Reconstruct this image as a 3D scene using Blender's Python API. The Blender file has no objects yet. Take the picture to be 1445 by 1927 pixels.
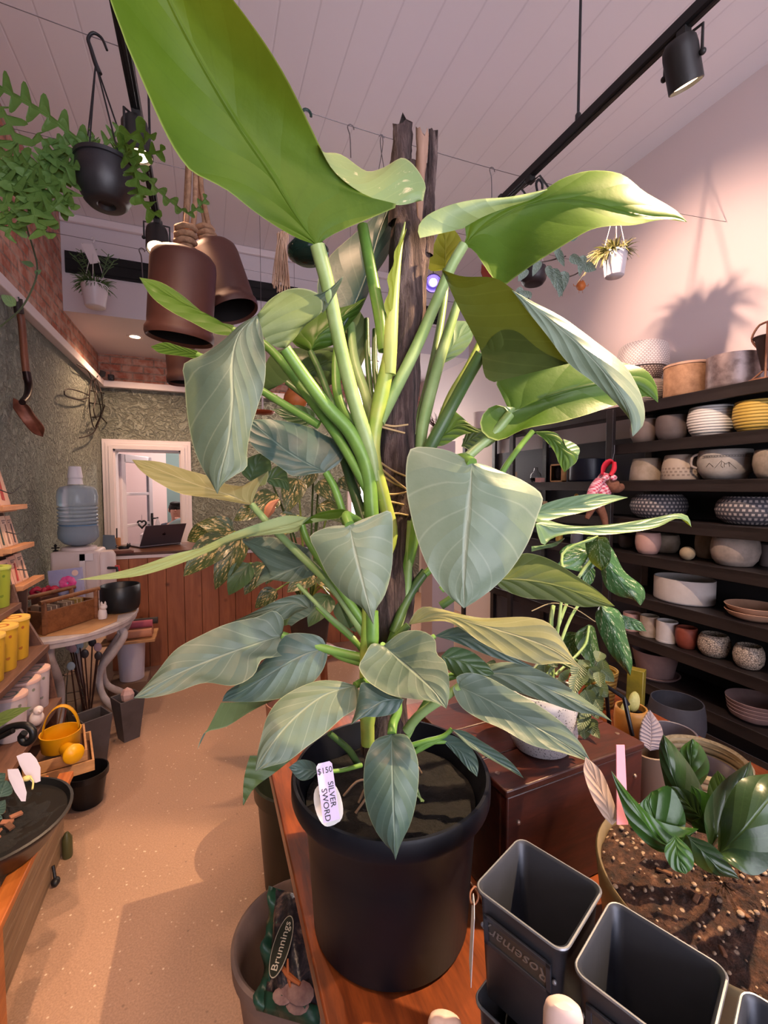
import bpy, math, random
from mathutils import Vector as V, Matrix, Euler
PI = math.pi
rnd = random.Random(7)
COL = bpy.context.scene.collection

# ------------------------------------------------------------------ camera geometry (1445 x 1927 photo)
FPX, CX, CY, CAMH = 850.0, 722.5, 963.5, 1.6
PITCH = math.atan((963.5 - 918) / FPX)
YAW = math.atan((CX - 390) / FPX * math.cos(PITCH))
_s, _c, _sp, _cp = math.sin(YAW), math.cos(YAW), math.sin(PITCH), math.cos(PITCH)
FW = V((_s * _cp, _c * _cp, -_sp)); RT = V((_c, -_s, 0)); UP = V((_s * _sp, _c * _sp, _cp))
CAM = V((0, 0, CAMH))
def ray(x, y): return FW + RT * ((x - CX) / FPX) - UP * ((y - CY) / FPX)
def P(x, y, Z): return CAM + ray(x, y) * Z                       # a point of the photo at depth Z metres
def onz(x, y, z): r = ray(x, y); return CAM + r * ((z - CAMH) / r.z)
def onx(x, y, X): r = ray(x, y); return CAM + r * (X / r.x)
def ony(x, y, Y): r = ray(x, y); return CAM + r * (Y / r.y)

# ------------------------------------------------------------------ mesh builder
def lerp(a, b, t): return a + (b - a) * t
def catmull(pts, n):
    """resample a polyline of Vectors at n points by chord length, Catmull-Rom smoothed"""
    if len(pts) == 2: return [pts[0].lerp(pts[1], i / (n - 1)) for i in range(n)]
    d = [0.0]
    for a, b in zip(pts, pts[1:]): d.append(d[-1] + max((b - a).length, 1e-9))
    out = []; k = 0
    for i in range(n):
        s = d[-1] * i / (n - 1)
        while k < len(pts) - 2 and s > d[k + 1]: k += 1
        t = (s - d[k]) / (d[k + 1] - d[k]); t = min(max(t, 0), 1)
        p1, p2 = pts[k], pts[k + 1]; h = d[k + 1] - d[k]
        m1 = (p2 - pts[k - 1]) * (h / (d[k + 1] - d[k - 1])) if k > 0 else (p2 - p1)
        m2 = (pts[k + 2] - p1) * (h / (d[k + 2] - d[k])) if k + 2 < len(pts) else (p2 - p1)
        t2, t3 = t * t, t * t * t
        out.append(p1 * (2*t3 - 3*t2 + 1) + m1 * (t3 - 2*t2 + t) + p2 * (3*t2 - 2*t3) + m2 * (t3 - t2))
    return out

class MB:
    def __init__(s): s.v = []; s.f = []; s.m = []; s.uv = {}
    def add(s, vs, fs, mi=0):
        b = len(s.v); s.v += [V(x) for x in vs]
        for f in fs: s.f.append(tuple(b + i for i in f)); s.m.append(mi)
        return b
    def box(s, c, d, rot=None, mi=0, taper=1.0):
        c = V(c); h = [x / 2 for x in d]; q = []
        for z in (-1, 1):
            k = taper if z > 0 else 1
            for x, y in ((-1, -1), (1, -1), (1, 1), (-1, 1)): q.append(V((x*h[0]*k, y*h[1]*k, z*h[2])))
        if rot is not None:
            M = Euler(rot).to_matrix() if not isinstance(rot, Matrix) else rot
            q = [M @ p for p in q]
        s.add([c + p for p in q], [(3,2,1,0),(4,5,6,7),(0,1,5,4),(1,2,6,5),(2,3,7,6),(3,0,4,7)], mi); return s
    def bar(s, a, b, w, h=None, mi=0, up=V((0,0,1))):
        a, b = V(a), V(b); h = h or w; d = (b - a).normalized()
        x = d.cross(up); x = x.normalized() if x.length > 1e-4 else V((1,0,0)); y = x.cross(d)
        q = [p + x*i*w/2 + y*j*h/2 for p in (a, b) for i, j in ((-1,-1),(1,-1),(1,1),(-1,1))]
        s.add(q, [(3,2,1,0),(4,5,6,7),(0,1,5,4),(1,2,6,5),(2,3,7,6),(3,0,4,7)], mi); return s
    def lathe(s, prof, c=(0,0,0), n=32, mi=0, sx=1.0, sy=1.0, M=None, caps=True, ang=None, rf=None):
        c = V(c); vs = []; k = len(prof)
        for i in range(n):
            a = 2*PI*i/n
            for r, z in prof:
                rr = r * (rf(a, z) if rf else 1)
                p = V((rr*math.cos(a)*sx, rr*math.sin(a)*sy, z)); vs.append(c + (M @ p if M else p))
        fs = [(i*k+j, ((i+1)%n)*k+j, ((i+1)%n)*k+j+1, i*k+j+1) for i in range(n) for j in range(k-1)]
        if caps:
            if prof[0][0] > 1e-6: fs.append(tuple(i*k for i in reversed(range(n))))
            if prof[-1][0] > 1e-6: fs.append(tuple(i*k+k-1 for i in range(n)))
        s.add(vs, fs, mi); return s
    def tube(s, pts, r, n=8, mi=0, cap=True, sm=0):
        pts = [V(p) for p in pts]
        if sm: 
            if not isinstance(r, (int, float)):
                rr = catmull([V((x,0,0)) for x in r], sm) if len(r) > 1 else None; r = [max(x.x, 1e-5) for x in rr]
            pts = catmull(pts, sm)
        k = len(pts); rs = [r]*k if isinstance(r, (int, float)) else list(r)
        x = None; vs = []
        for i, p in enumerate(pts):
            d = (pts[min(i+1,k-1)] - pts[max(i-1,0)])
            d = d.normalized() if d.length > 1e-9 else V((0,0,1))
            if x is None: x = d.orthogonal().normalized()
            x = (x - d * x.dot(d)); x = x.normalized() if x.length > 1e-6 else d.orthogonal().normalized()
            y = d.cross(x)
            for j in range(n):
                a = 2*PI*j/n; vs.append(p + (x*math.cos(a) + y*math.sin(a)) * rs[i])
        fs = [(i*n+j, i*n+(j+1)%n, (i+1)*n+(j+1)%n, (i+1)*n+j) for i in range(k-1) for j in range(n)]
        if cap: fs += [tuple(reversed(range(n))), tuple((k-1)*n+j for j in range(n))]
        s.add(vs, fs, mi); return s
    def sph(s, c, r, n=16, m=10, mi=0, M=None):
        r = (r, r, r) if isinstance(r, (int, float)) else r; c = V(c)
        vs = [V((0,0,-r[2]))]
        for j in range(1, m):
            t = PI*j/m - PI/2
            for i in range(n): a = 2*PI*i/n; vs.append(V((r[0]*math.cos(t)*math.cos(a), r[1]*math.cos(t)*math.sin(a), r[2]*math.sin(t))))
        vs.append(V((0,0,r[2])))
        if M: vs = [M @ p for p in vs]
        fs = [(0, 1+(i+1)%n, 1+i) for i in range(n)]
        for j in range(m-2): fs += [(1+j*n+i, 1+j*n+(i+1)%n, 1+(j+1)*n+(i+1)%n, 1+(j+1)*n+i) for i in range(n)]
        e = 1+(m-1)*n; fs += [(e, e-n+i, e-n+(i+1)%n) for i in range(n)]
        s.add([c + p for p in vs], fs, mi); return s
    def grid(s, rows, mi=0, uv=None, close=False):
        n = len(rows[0]); b = s.add([p for r in rows for p in r], [], mi)
        for i in range(len(rows)-1):
            for j in range(n if close else n-1):
                k = (j+1) % n
                s.f.append((b+i*n+j, b+i*n+k, b+(i+1)*n+k, b+(i+1)*n+j)); s.m.append(mi)
        if uv:
            for i, r in enumerate(uv):
                for j, q in enumerate(r): s.uv[b+i*n+j] = q
        return s
    def plate(s, poly, th, mi=0):
        """a flat polygon (list of points) given the thickness vector th"""
        n = len(poly); th = V(th); poly = [V(p) for p in poly]
        s.add(poly + [p + th for p in poly], [tuple(reversed(range(n))), tuple(range(n, 2*n))] + [(i, (i+1)%n, n+(i+1)%n, n+i) for i in range(n)], mi); return s
    def xf(s, M, start=0):
        for i in range(start, len(s.v)): s.v[i] = M @ s.v[i]
        return s

def obj(name, mb, mats, parent=None, smooth=40, bevel=0, label=None, local=False, solid=0, sub=0):
    me = bpy.data.meshes.new(name)
    off = V((0,0,0))
    if parent is not None and not local:
        q = parent
        while q is not None: off += q.location; q = q.parent
    me.from_pydata([v - off for v in mb.v], [], mb.f)
    for m in (mats if isinstance(mats, (list, tuple)) else [mats]): me.materials.append(m)
    me.polygons.foreach_set('material_index', mb.m)
    if mb.uv:
        ul = me.uv_layers.new(name='UVMap')
        for lp in me.loops: ul.data[lp.index].uv = mb.uv.get(lp.vertex_index, (0, 0))
    me.validate(); me.update()
    if smooth:
        me.shade_smooth()
        me.set_sharp_from_angle(angle=math.radians(smooth))
    o = bpy.data.objects.new(name, me); COL.objects.link(o)
    if parent is not None: o.parent = parent
    if bevel:
        b = o.modifiers.new('b', 'BEVEL'); b.width = bevel; b.segments = 2; b.limit_method = 'ANGLE'; b.angle_limit = math.radians(50)
    if solid:
        b = o.modifiers.new('s', 'SOLIDIFY'); b.thickness = solid; b.offset = 0
    if sub:
        b = o.modifiers.new('ss', 'SUBSURF'); b.levels = sub; b.render_levels = sub
    if label: o['label'] = label
    return o
def tag(o, label, cat, group=None):
    o['label'] = label; o['category'] = cat
    if group: o['group'] = group
    return o
def thing(name, label, cat, loc=(0,0,0), group=None):
    o = bpy.data.objects.new(name, None); COL.objects.link(o); o.location = V(loc); o.empty_display_size = .05
    return tag(o, label, cat, group)
def struct(name, mb, mats, bevel=0, smooth=30):
    o = obj(name, mb, mats, bevel=bevel, smooth=smooth); o['kind'] = 'structure'; return o
def text(name, s, size, M, mat, parent=None, font_shear=0, ex=.0004, align='CENTER', xs=1.0, label=None):
    """raised lettering turned into a mesh; M places it (x along the line, y up, z out)"""
    cu = bpy.data.curves.new(name, 'FONT'); cu.body = s; cu.size = size; cu.extrude = ex; cu.align_x = align; cu.align_y = 'CENTER'; cu.shear = font_shear; cu.resolution_u = 3
    t = bpy.data.objects.new(name + '_tmp', cu); COL.objects.link(t)
    dg = bpy.context.evaluated_depsgraph_get(); me = bpy.data.meshes.new_from_object(t.evaluated_get(dg))
    bpy.data.objects.remove(t); bpy.data.curves.remove(cu)
    off = V((0,0,0)); q = parent
    while q is not None: off += q.location; q = q.parent
    for v in me.vertices: v.co = M @ V((v.co.x * xs, v.co.y, v.co.z)) - off
    me.materials.clear(); me.materials.append(mat); me.name = name
    o = bpy.data.objects.new(name, me); COL.objects.link(o)
    if parent is not None: o.parent = parent
    if label: o['label'] = label
    return o
def frame(o, x, y):
    """matrix with origin o, x axis along x, y axis near y"""
    x = V(x).normalized(); z = x.cross(V(y)).normalized(); y = z.cross(x)
    M = Matrix((x, y, z)).transposed().to_4x4(); M.translation = V(o); return M
def rotz(a): return Matrix.Rotation(a, 3, 'Z')

# ------------------------------------------------------------------ materials
def lin(c):
    if isinstance(c, str): c = tuple(int(c[i:i+2], 16) / 255 for i in (0, 2, 4))
    return tuple(x / 12.92 if x <= .04045 else ((x + .055) / 1.055) ** 2.4 for x in c) + (1,)
class NT:
    def __init__(s, name):
        s.mat = bpy.data.materials.new(name); s.mat.use_nodes = True; s.t = s.mat.node_tree
        s.b = s.t.nodes['Principled BSDF']; s.o = s.t.nodes['Material Output']
    def n(s, typ, **kw):
        nd = s.t.nodes.new(typ)
        for k, v in kw.items():
            if k.startswith('i_'):
                key = k[2:]; nd.inputs[int(key) if key.isdigit() else key.replace('_', ' ')].default_value = v
            else: setattr(nd, k, v)
        return nd
    def l(s, a, b): s.t.links.new(a, b)
    def math(s, op, a, b=None, c=None, clamp=False):
        nd = s.n('ShaderNodeMath', operation=op, use_clamp=clamp)
        for i, x in enumerate((a, b, c)):
            if x is None: continue
            if isinstance(x, (int, float)): nd.inputs[i].default_value = x
            else: s.l(x, nd.inputs[i])
        return nd.outputs[0]
    def mix(s, fac, a, b, blend='MIX'):
        nd = s.n('ShaderNodeMix', data_type='RGBA', blend_type=blend)
        for i, x in ((0, fac), (6, a), (7, b)):
            if isinstance(x, (int, float)): nd.inputs[i].default_value = x
            elif isinstance(x, tuple): nd.inputs[i].default_value = x
            else: s.l(x, nd.inputs[i])
        return nd.outputs[2]
    def ramp(s, fac, stops):
        nd = s.n('ShaderNodeValToRGB'); e = nd.color_ramp.elements
        while len(e) < len(stops): e.new(.5)
        for el, (p, c) in zip(e, stops): el.position = p; el.color = c if isinstance(c, tuple) and len(c) == 4 else (c, c, c, 1)
        s.l(fac, nd.inputs[0]); return nd.outputs[0]
    def coord(s, kind='Object', scale=(1,1,1), rot=(0,0,0), loc=(0,0,0)):
        tc = s.n('ShaderNodeTexCoord'); mp = s.n('ShaderNodeMapping'); mp.inputs['Scale'].default_value = scale
        mp.inputs['Rotation'].default_value = rot; mp.inputs['Location'].default_value = loc
        s.l(tc.outputs[kind], mp.inputs[0]); return mp.outputs[0]
    def noise(s, co, scale=5, detail=4, rough=.55, dist=0):
        nd = s.n('ShaderNodeTexNoise'); nd.inputs['Scale'].default_value = scale; nd.inputs['Detail'].default_value = detail
        nd.inputs['Roughness'].default_value = rough; nd.inputs['Distortion'].default_value = dist; s.l(co, nd.inputs['Vector']); return nd.outputs[0]
    def bump(s, h, strength=.3, dist=.01):
        nd = s.n('ShaderNodeBump'); nd.inputs['Strength'].default_value = strength; nd.inputs['Distance'].default_value = dist
        s.l(h, nd.inputs['Height']); s.l(nd.outputs[0], s.b.inputs['Normal']); return nd.outputs[0]
    def set(s, **kw):
        for k, v in kw.items(): s.b.inputs[k.replace('_', ' ')].default_value = v
        return s
_mc = {}
def M(col, rough=.55, metal=0, col2=None, vs=6, lo=.35, hi=.65, bump=0, bs=60, bd=.004, stretch=(1,1,1), spec=.5, trans=0, emit=None, es=1, coat=0, alpha=1, ior=1.45, name='material'):
    key = (col, rough, metal, col2, vs, lo, hi, bump, bs, bd, stretch, spec, trans, emit, es, coat, alpha, ior)
    if key in _mc: return _mc[key]
    t = NT(name); t.set(Base_Color=lin(col), Roughness=rough, Metallic=metal, IOR=ior)
    t.b.inputs['Specular IOR Level'].default_value = spec
    if trans: t.b.inputs['Transmission Weight'].default_value = trans
    if coat: t.b.inputs['Coat Weight'].default_value = coat
    if alpha < 1: t.b.inputs['Alpha'].default_value = alpha
    if emit: t.b.inputs['Emission Color'].default_value = lin(emit); t.b.inputs['Emission Strength'].default_value = es
    if col2 or bump:
        co = t.coord('Object', stretch)
        if col2:
            f = t.ramp(t.noise(co, vs, 5, .6), [(lo, 0.), (hi, 1.)])
            t.l(t.mix(f, lin(col), lin(col2)), t.b.inputs['Base Color'])
        if bump: t.bump(t.noise(co, bs, 4, .6), bump, bd)
    _mc[key] = t.mat; return t.mat

def wood(a, b, grain=(1, 12, 12), scale=3, rough=.5, bump=.15, knots=0, name='wood', coat=0):
    t = NT(name); co = t.coord('Object', grain)
    n1 = t.noise(co, scale, 6, .6, .6); n2 = t.noise(co, scale * 5, 4, .6)
    f = t.math('ADD', t.math('MULTIPLY', n1, .75), t.math('MULTIPLY', n2, .25))
    col = t.ramp(f, [(.33, lin(a)), (.66, lin(b))])
    if knots:
        c2 = t.coord('Object'); vo = t.n('ShaderNodeTexVoronoi'); vo.inputs['Scale'].default_value = knots; t.l(c2, vo.inputs['Vector'])
        k = t.ramp(vo.outputs['Distance'], [(.03, 1.), (.13, 0.)])
        col = t.mix(t.math('MULTIPLY', k, .75), col, lin('3a1c10'))
    t.l(col, t.b.inputs['Base Color']); t.set(Roughness=rough); t.b.inputs['Coat Weight'].default_value = coat
    t.bump(f, bump, .003); return t.mat
BLACK = M('17161a', .45, name='black_plastic'); WHITE = M('e9e4e4', .5, name='white_paint'); DARKM = M('151315', .4, .3, name='black_metal')
# ================================================================== camera, render settings
sc = bpy.context.scene
cd = bpy.data.cameras.new('camera'); cam = bpy.data.objects.new('camera', cd); COL.objects.link(cam); sc.camera = cam
cd.sensor_fit = 'VERTICAL'; cd.sensor_height = 24; cd.lens = FPX / 1927 * 24; cd.clip_start = .02
Mc = Matrix((RT, UP, -FW)).transposed().to_4x4(); Mc.translation = CAM; cam.matrix_world = Mc
sc.view_settings.view_transform = 'Standard'; sc.view_settings.look = 'None'; sc.view_settings.gamma = 1; sc.view_settings.exposure = 0.8
sc.view_settings.use_curve_mapping = False
try:
    sc.cycles.use_denoising = True; sc.cycles.use_adaptive_sampling = True; sc.cycles.adaptive_threshold = .035; sc.cycles.max_bounces = 6; sc.cycles.diffuse_bounces = 3; sc.cycles.glossy_bounces = 3; sc.cycles.transmission_bounces = 6
    sc.cycles.transparent_max_bounces = 8; sc.cycles.caustics_reflective = False; sc.cycles.caustics_refractive = False; sc.cycles.sample_clamp_indirect = 4
except Exception: pass

# ================================================================== the room
XL, XR, YB, YF, ZC, YK, ZK, ZL = -1.157, 3.0, 6.2, -2.6, 4.0, 4.84, 3.167, 2.80
# floor: warm polished concrete with pale and dark specks
t = NT('speckled_concrete'); co = t.coord('Object')
big = t.ramp(t.noise(co, 1.6, 5), [(.3, lin('a5836c')), (.7, lin('b58d74'))])
fine = t.ramp(t.noise(co, 160, 3, .7), [(.35, lin('8d7060')), (.65, lin('c09c84'))])
col = t.mix(.5, big, fine)
vo = t.n('ShaderNodeTexVoronoi'); vo.inputs['Scale'].default_value = 42; t.l(co, vo.inputs['Vector'])
col = t.mix(t.math('MULTIPLY', t.ramp(vo.outputs['Distance'], [(.10, 1.), (.2, 0.)]), t.ramp(vo.outputs['Color'], [(.55, 0.), (.75, 1.)])), col, lin('e0c8b0'))
vo = t.n('ShaderNodeTexVoronoi'); vo.inputs['Scale'].default_value = 27; t.l(co, vo.inputs['Vector'])
col = t.mix(t.math('MULTIPLY', t.ramp(vo.outputs['Distance'], [(.08, .55), (.16, 0.)]), t.ramp(vo.outputs['Color'], [(.6, 0.), (.8, 1.)])), col, lin('6b5548'))
t.l(col, t.b.inputs['Base Color']); t.set(Roughness=.5); FLOOR = t.mat
struct('floor', MB().box((.92, 3.2, -.05), (4.4, 12, .1)), FLOOR)
# ceiling: painted lining boards running away from the camera
t = NT('painted_boards'); co = t.coord('Object')
sx = t.n('ShaderNodeSeparateXYZ'); t.l(co, sx.inputs[0])
fr = t.math('FRACT', t.math('MULTIPLY', sx.outputs[0], 1 / .19))
g = t.ramp(t.math('ABSOLUTE', t.math('SUBTRACT', fr, .5)), [(.465, 0.), (.49, 1.)])
t.l(t.mix(t.math('MULTIPLY', g, .22), lin('ece6ea'), lin('a8a0a6')), t.b.inputs['Base Color']); t.set(Roughness=.6)
t.bump(t.math('SUBTRACT', 1, g), .5, .003); CEIL = t.mat
struct('ceiling', MB().box((.92, 1.2, ZC + .05), (4.4, 7.9, .1)), CEIL)
# rough trowelled grey-green plaster
t = NT('trowelled_plaster'); co = t.coord('Object')
n1 = t.noise(co, 11, 5, .6, 2.2); n2 = t.noise(co, 34, 4, .7, 1.2)
h = t.math('ADD', t.ramp(n1, [(.36, 0.), (.56, 1.)]), t.math('MULTIPLY', n2, .6))
t.l(t.mix(t.ramp(n2, [(.3, 0.), (.7, 1.)]), lin('99a093'), lin('b6baac')), t.b.inputs['Base Color']); t.set(Roughness=.75); t.bump(h, 1.0, .05); PLASTER = t.mat
# old painted-over brick
def brickmat(name, rot):
    t = NT(name); co0 = t.coord('Object'); sx_ = t.n('ShaderNodeSeparateXYZ'); t.l(co0, sx_.inputs[0]); cb_ = t.n('ShaderNodeCombineXYZ')
    t.l(sx_.outputs[rot], cb_.inputs[0]); t.l(sx_.outputs[2], cb_.inputs[1]); co = cb_.outputs[0]
    br = t.n('ShaderNodeTexBrick'); t.l(co, br.inputs['Vector'])
    for k, v in (('Color1', lin('b0614a')), ('Color2', lin('c98a74')), ('Mortar', lin('8d7468'))): br.inputs[k].default_value = v
    br.inputs['Scale'].default_value = 1; br.inputs['Brick Width'].default_value = .23; br.inputs['Row Height'].default_value = .085
    br.inputs['Mortar Size'].default_value = .009; br.inputs['Mortar Smooth'].default_value = .2
    n = t.noise(co, 9, 6, .65, .5); w = t.ramp(n, [(.42, 0.), (.6, 1.)])
    c = t.mix(t.math('MULTIPLY', w, .6), br.outputs['Color'], lin('dcbfae')); c = t.mix(t.ramp(t.noise(co, 3, 4), [(.45, 0.), (.7, .35)]), c, lin('7d4636'))
    t.l(c, t.b.inputs['Base Color']); t.set(Roughness=.85)
    t.bump(t.math('ADD', t.math('MULTIPLY', br.outputs['Fac'], -1), t.math('MULTIPLY', n, .9)), .9, .02); return t.mat
BR_L = brickmat('old_brick_side', 1); BR_B = brickmat('old_brick_back', 0)
PAINT = M('e6d6d4', .6, bump=.06, bs=30, name='wall_paint'); TRIM = M('eadfe2', .4, name='white_gloss_paint')
LAV = M('d9d2d8', .55, name='bulkhead_paint')
struct('wall_left', MB().box((XL - .1, 1.8, ZL / 2), (.2, 8.8, ZL)), PLASTER)
struct('wall_left_brick', MB().box((XL - .1, 1.8, (ZL + ZC) / 2), (.2, 8.8, ZC - ZL)), BR_L)
# back wall pieces round the doorway and the bright rear window
dx0, dx1, dz = -1.03, -.30, 2.06; wx0, wx1, wz0, wz1 = ony(652, 800, YB).x, ony(742, 800, YB).x, .9, ony(690, 722, YB).z
mb = MB()
for x0, x1, z0, z1 in ((XL, dx0, 0, ZL), (dx0, dx1, dz, ZL), (dx1, wx0, 0, ZL), (wx0, wx1, 0, wz0), (wx1, XR, 0, ZL)):
    mb.box(((x0 + x1) / 2, YB + .1, (z0 + z1) / 2), (x1 - x0, .2, z1 - z0))
struct('wall_back', mb, PLASTER)
mb = MB()
for x0, x1, z0, z1 in ((XL, wx0, ZL, ZC), (wx0, wx1, wz1, ZC), (wx1, XR, ZL, ZC)): mb.box(((x0 + x1) / 2, YB + .1, (z0 + z1) / 2), (x1 - x0, .2, z1 - z0))
struct('wall_back_brick', mb, BR_B)
struct('wall_right', MB().box((XR + .1, 1.8, ZC / 2), (.2, 8.8, ZC)), PAINT)
# ledges on the plaster line
struct('trim_1', MB().box((XL + .035, 1.75, ZL + .01), (.07, 8.7, .075)), TRIM, .006)
struct('trim_2', MB().box(((XL + wx0 - .05) / 2, YB - .04, ZL + .01), (wx0 - .05 - XL, .08, .075)), TRIM, .006)
# bulkhead
struct('ceiling_bulkhead', MB().box(((XL + XR) / 2, (YK + YB) / 2, (ZK + ZC) / 2), (XR - XL, YB - YK, ZC - ZK)), LAV)
struct('trim_3', MB().box(((XL + XR) / 2, YK - .02, ZC - .035), (XR - XL, .04, .07)), TRIM, .01)
# front wall with the shop window behind the camera
FX0, FX1, FZ0, FZ1 = -.5, 2.2, .7, 3.92; mb = MB()
for x0, x1, z0, z1 in ((XL, FX0, 0, ZC), (FX1, XR, 0, ZC), (FX0, FX1, 0, FZ0), (FX0, FX1, FZ1, ZC)): mb.box(((x0 + x1) / 2, YF - .1, (z0 + z1) / 2), (x1 - x0, .2, z1 - z0))
struct('wall_front', mb, PAINT)
w2 = bpy.data.objects.new('window_2', None); COL.objects.link(w2); w2['kind'] = 'structure'; w2.location = ((FX0 + FX1) / 2, YF - .1, FZ0); mb = MB()
for x in (FX0 + .03, (FX0 + FX1) / 2, FX1 - .03): mb.box((x, YF - .1, (FZ0 + FZ1) / 2), (.06, .08, FZ1 - FZ0))
for z in (FZ0 + .03, 2.6, FZ1 - .03): mb.box(((FX0 + FX1) / 2, YF - .1, z), (FX1 - FX0, .08, .06))
obj('window_frame', mb, TRIM, w2); obj('glass', MB().box(((FX0 + FX1) / 2, YF - .12, (FZ0 + FZ1) / 2), (FX1 - FX0 - .06, .008, FZ1 - FZ0 - .06)), M('ffffff', 0, trans=1, ior=1.0, name='clear_glass'), w2)
# rear window: bright daylight behind a white frame
w = bpy.data.objects.new('window_1', None); COL.objects.link(w); w['kind'] = 'structure'; w.location = ((wx0 + wx1) / 2, YB, wz0)
mb = MB()
for x in (wx0 + .03, wx1 - .03): mb.box((x, YB + .03, (wz0 + wz1) / 2), (.06, .16, wz1 - wz0))
for z in (wz0 + .03, wz1 - .03, 2.2): mb.box(((wx0 + wx1) / 2, YB + .03, z), (wx1 - wx0, .14, .06))
obj('window_frame', mb, TRIM, w, bevel=.004)
obj('glass', MB().box(((wx0 + wx1) / 2, YB + .06, (wz0 + wz1) / 2), (wx1 - wx0 - .06, .008, wz1 - wz0 - .06)), M('ffffff', 0, trans=1, ior=1.0, name='clear_glass'), w)
struct('sky_panel_outside', MB().box(((wx0 + wx1) / 2, YB + .6, 2), (1.6, .02, 4)), M('ffffff', .9, emit='fff6f2', es=5, name='bright_sky'))  # glowing panel standing in for the bright sky beyond the rear window
# doorway with moulded architrave and open glazed door
w = bpy.data.objects.new('door_1', None); COL.objects.link(w); w['kind'] = 'structure'; w.location = ((dx0 + dx1) / 2, YB, 0)
mb = MB()
for k, (a, b, th) in enumerate(((0, .045, .05), (.045, .08, .035), (.08, .115, .025))):
    mb.box((dx0 - (a + b) / 2, YB - th / 2, (dz + a) / 2), (b - a, th, dz + a)); mb.box((dx1 + (a + b) / 2, YB - th / 2, (dz + a) / 2), (b - a, th, dz + a))
    mb.box(((dx0 + dx1) / 2, YB - th / 2, dz + (a + b) / 2), (dx1 - dx0 + 2 * b, th, b - a))
mb.box((dx0 + .01, YB + .1, dz / 2), (.02, .24, dz)); mb.box((dx1 - .01, YB + .1, dz / 2), (.02, .24, dz)); mb.box(((dx0 + dx1) / 2, YB + .1, dz - .01), (dx1 - dx0, .24, .02))
obj('architrave', mb, TRIM, w)
# the door leaf swung into the back room
a = math.radians(67); hx, hy = dx0 + .03, YB + .2; e1 = V((math.cos(a), math.sin(a), 0)); W = .70
leafM = frame((hx, hy, 0), e1, (0, 0, 1))
mb = MB()
def lb(u0, u1, z0, z1, d=.04): 
    c = V((hx, hy, 0)) + e1 * ((u0 + u1) / 2); mb.box((c.x, c.y, (z0 + z1) / 2), (u1 - u0, d, z1 - z0), (0, 0, a))
lb(0, .09, .02, 2.02); lb(W - .09, W, .02, 2.02); lb(0, W, 1.92, 2.02); lb(0, W, .02, .3)
for z in (.72, 1.12, 1.52): lb(0, W, z - .018, z + .018, .035)
obj('door_leaf', mb, TRIM, w, bevel=.004)
mb = MB(); c = V((hx, hy, 0)) + e1 * (W / 2); mb.box((c.x, c.y, 1.1), (W - .16, .006, 1.64), (0, 0, a)); obj('glass', mb, M('f2eef0', .08, trans=1, ior=1.0, name='door_glass'), w)
nv = V((math.sin(a), -math.cos(a), 0)); q = V((hx, hy, 1.12)) + e1 * (W - .045) + nv * .028
mb = MB().box(q, (.035, .012, .26), (0, 0, a)).tube([q + V((0,0,.06)), q + V((0,0,.06)) + nv * .05, q + V((0,0,.06)) + nv * .05 - e1 * .1], .009); obj('door_handle', mb, DARKM, w, label='black lever handle with long backplate')
# back room beyond the doorway
struct('wall_office_left', MB().box((-1.45, 8.0, 1.3), (.1, 3.2, 2.6)), PAINT)
RO = ony(313, 900, 8.6).x
struct('wall_office_back', MB().box(((RO - 1.5) / 2, 8.65, 1.4), (RO + 1.5, .1, 2.8)), M('f0d9d4', .6, name='pink_paint'))
struct('wall_office_teal', MB().box(((RO + 1.1) / 2, 8.655, 1.4), (1.1 - RO, .1, 2.8)), M('7d9794', .6, name='teal_paint'))
struct('wall_office_right', MB().box((1.15, 8.0, 1.4), (.1, 3.2, 2.8)), PAINT)
struct('ceiling_office', MB().box((-.2, 7.6, 2.65), (2.8, 2.4, .1)), PAINT)
# dark slot vent along the bulkhead, and the dark panel further along it
a0, a1 = ony(122, 470, YK), ony(126, 513, YK); b0 = ony(560, 535, YK)
v = thing('air_vent', 'long black slot vent set into the white bulkhead above the counter', 'vent', (a0.x, YK - .03, a0.z))
zt, zb = a0.z - .01, a1.z; mb = MB().box(((a0.x + b0.x) / 2, YK - .008, (zt + zb) / 2), (b0.x - a0.x, .02, zt - zb)); obj('frame', mb, M('0c0b0d', .8, name='vent_black'), v)
for k in range(2): obj('slot', MB().box(((a0.x + b0.x) / 2, YK - .02, lerp(zb, zt, .12 + .5 * k)), (b0.x - a0.x - .02, .008, .006)), M('08080a', .9, name='vent_dark'), v)
a0, a1 = ony(784, 575, YK), ony(824, 613, YK)
v = thing('air_vent', 'small black wall vent on the bulkhead just right of the timber stake', 'vent', (a0.x, YK - .03, a0.z))
obj('frame', MB().box(((a0.x + a1.x) / 2, YK - .012, (a0.z + a1.z) / 2), (a1.x - a0.x + .05, .03, a0.z - a1.z + .05)), TRIM, v, bevel=.004)
mb = MB()
mb.box(((a0.x + a1.x) / 2, YK - .03, (a0.z + a1.z) / 2), (a1.x - a0.x, .012, a0.z - a1.z))
for k in range(5): mb.box(((a0.x + a1.x) / 2, YK - .038, lerp(a1.z, a0.z, (k + .5) / 5)), (a1.x - a0.x, .008, .012), (.5, 0, 0))
obj('grille', mb, DARKM, v)

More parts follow.
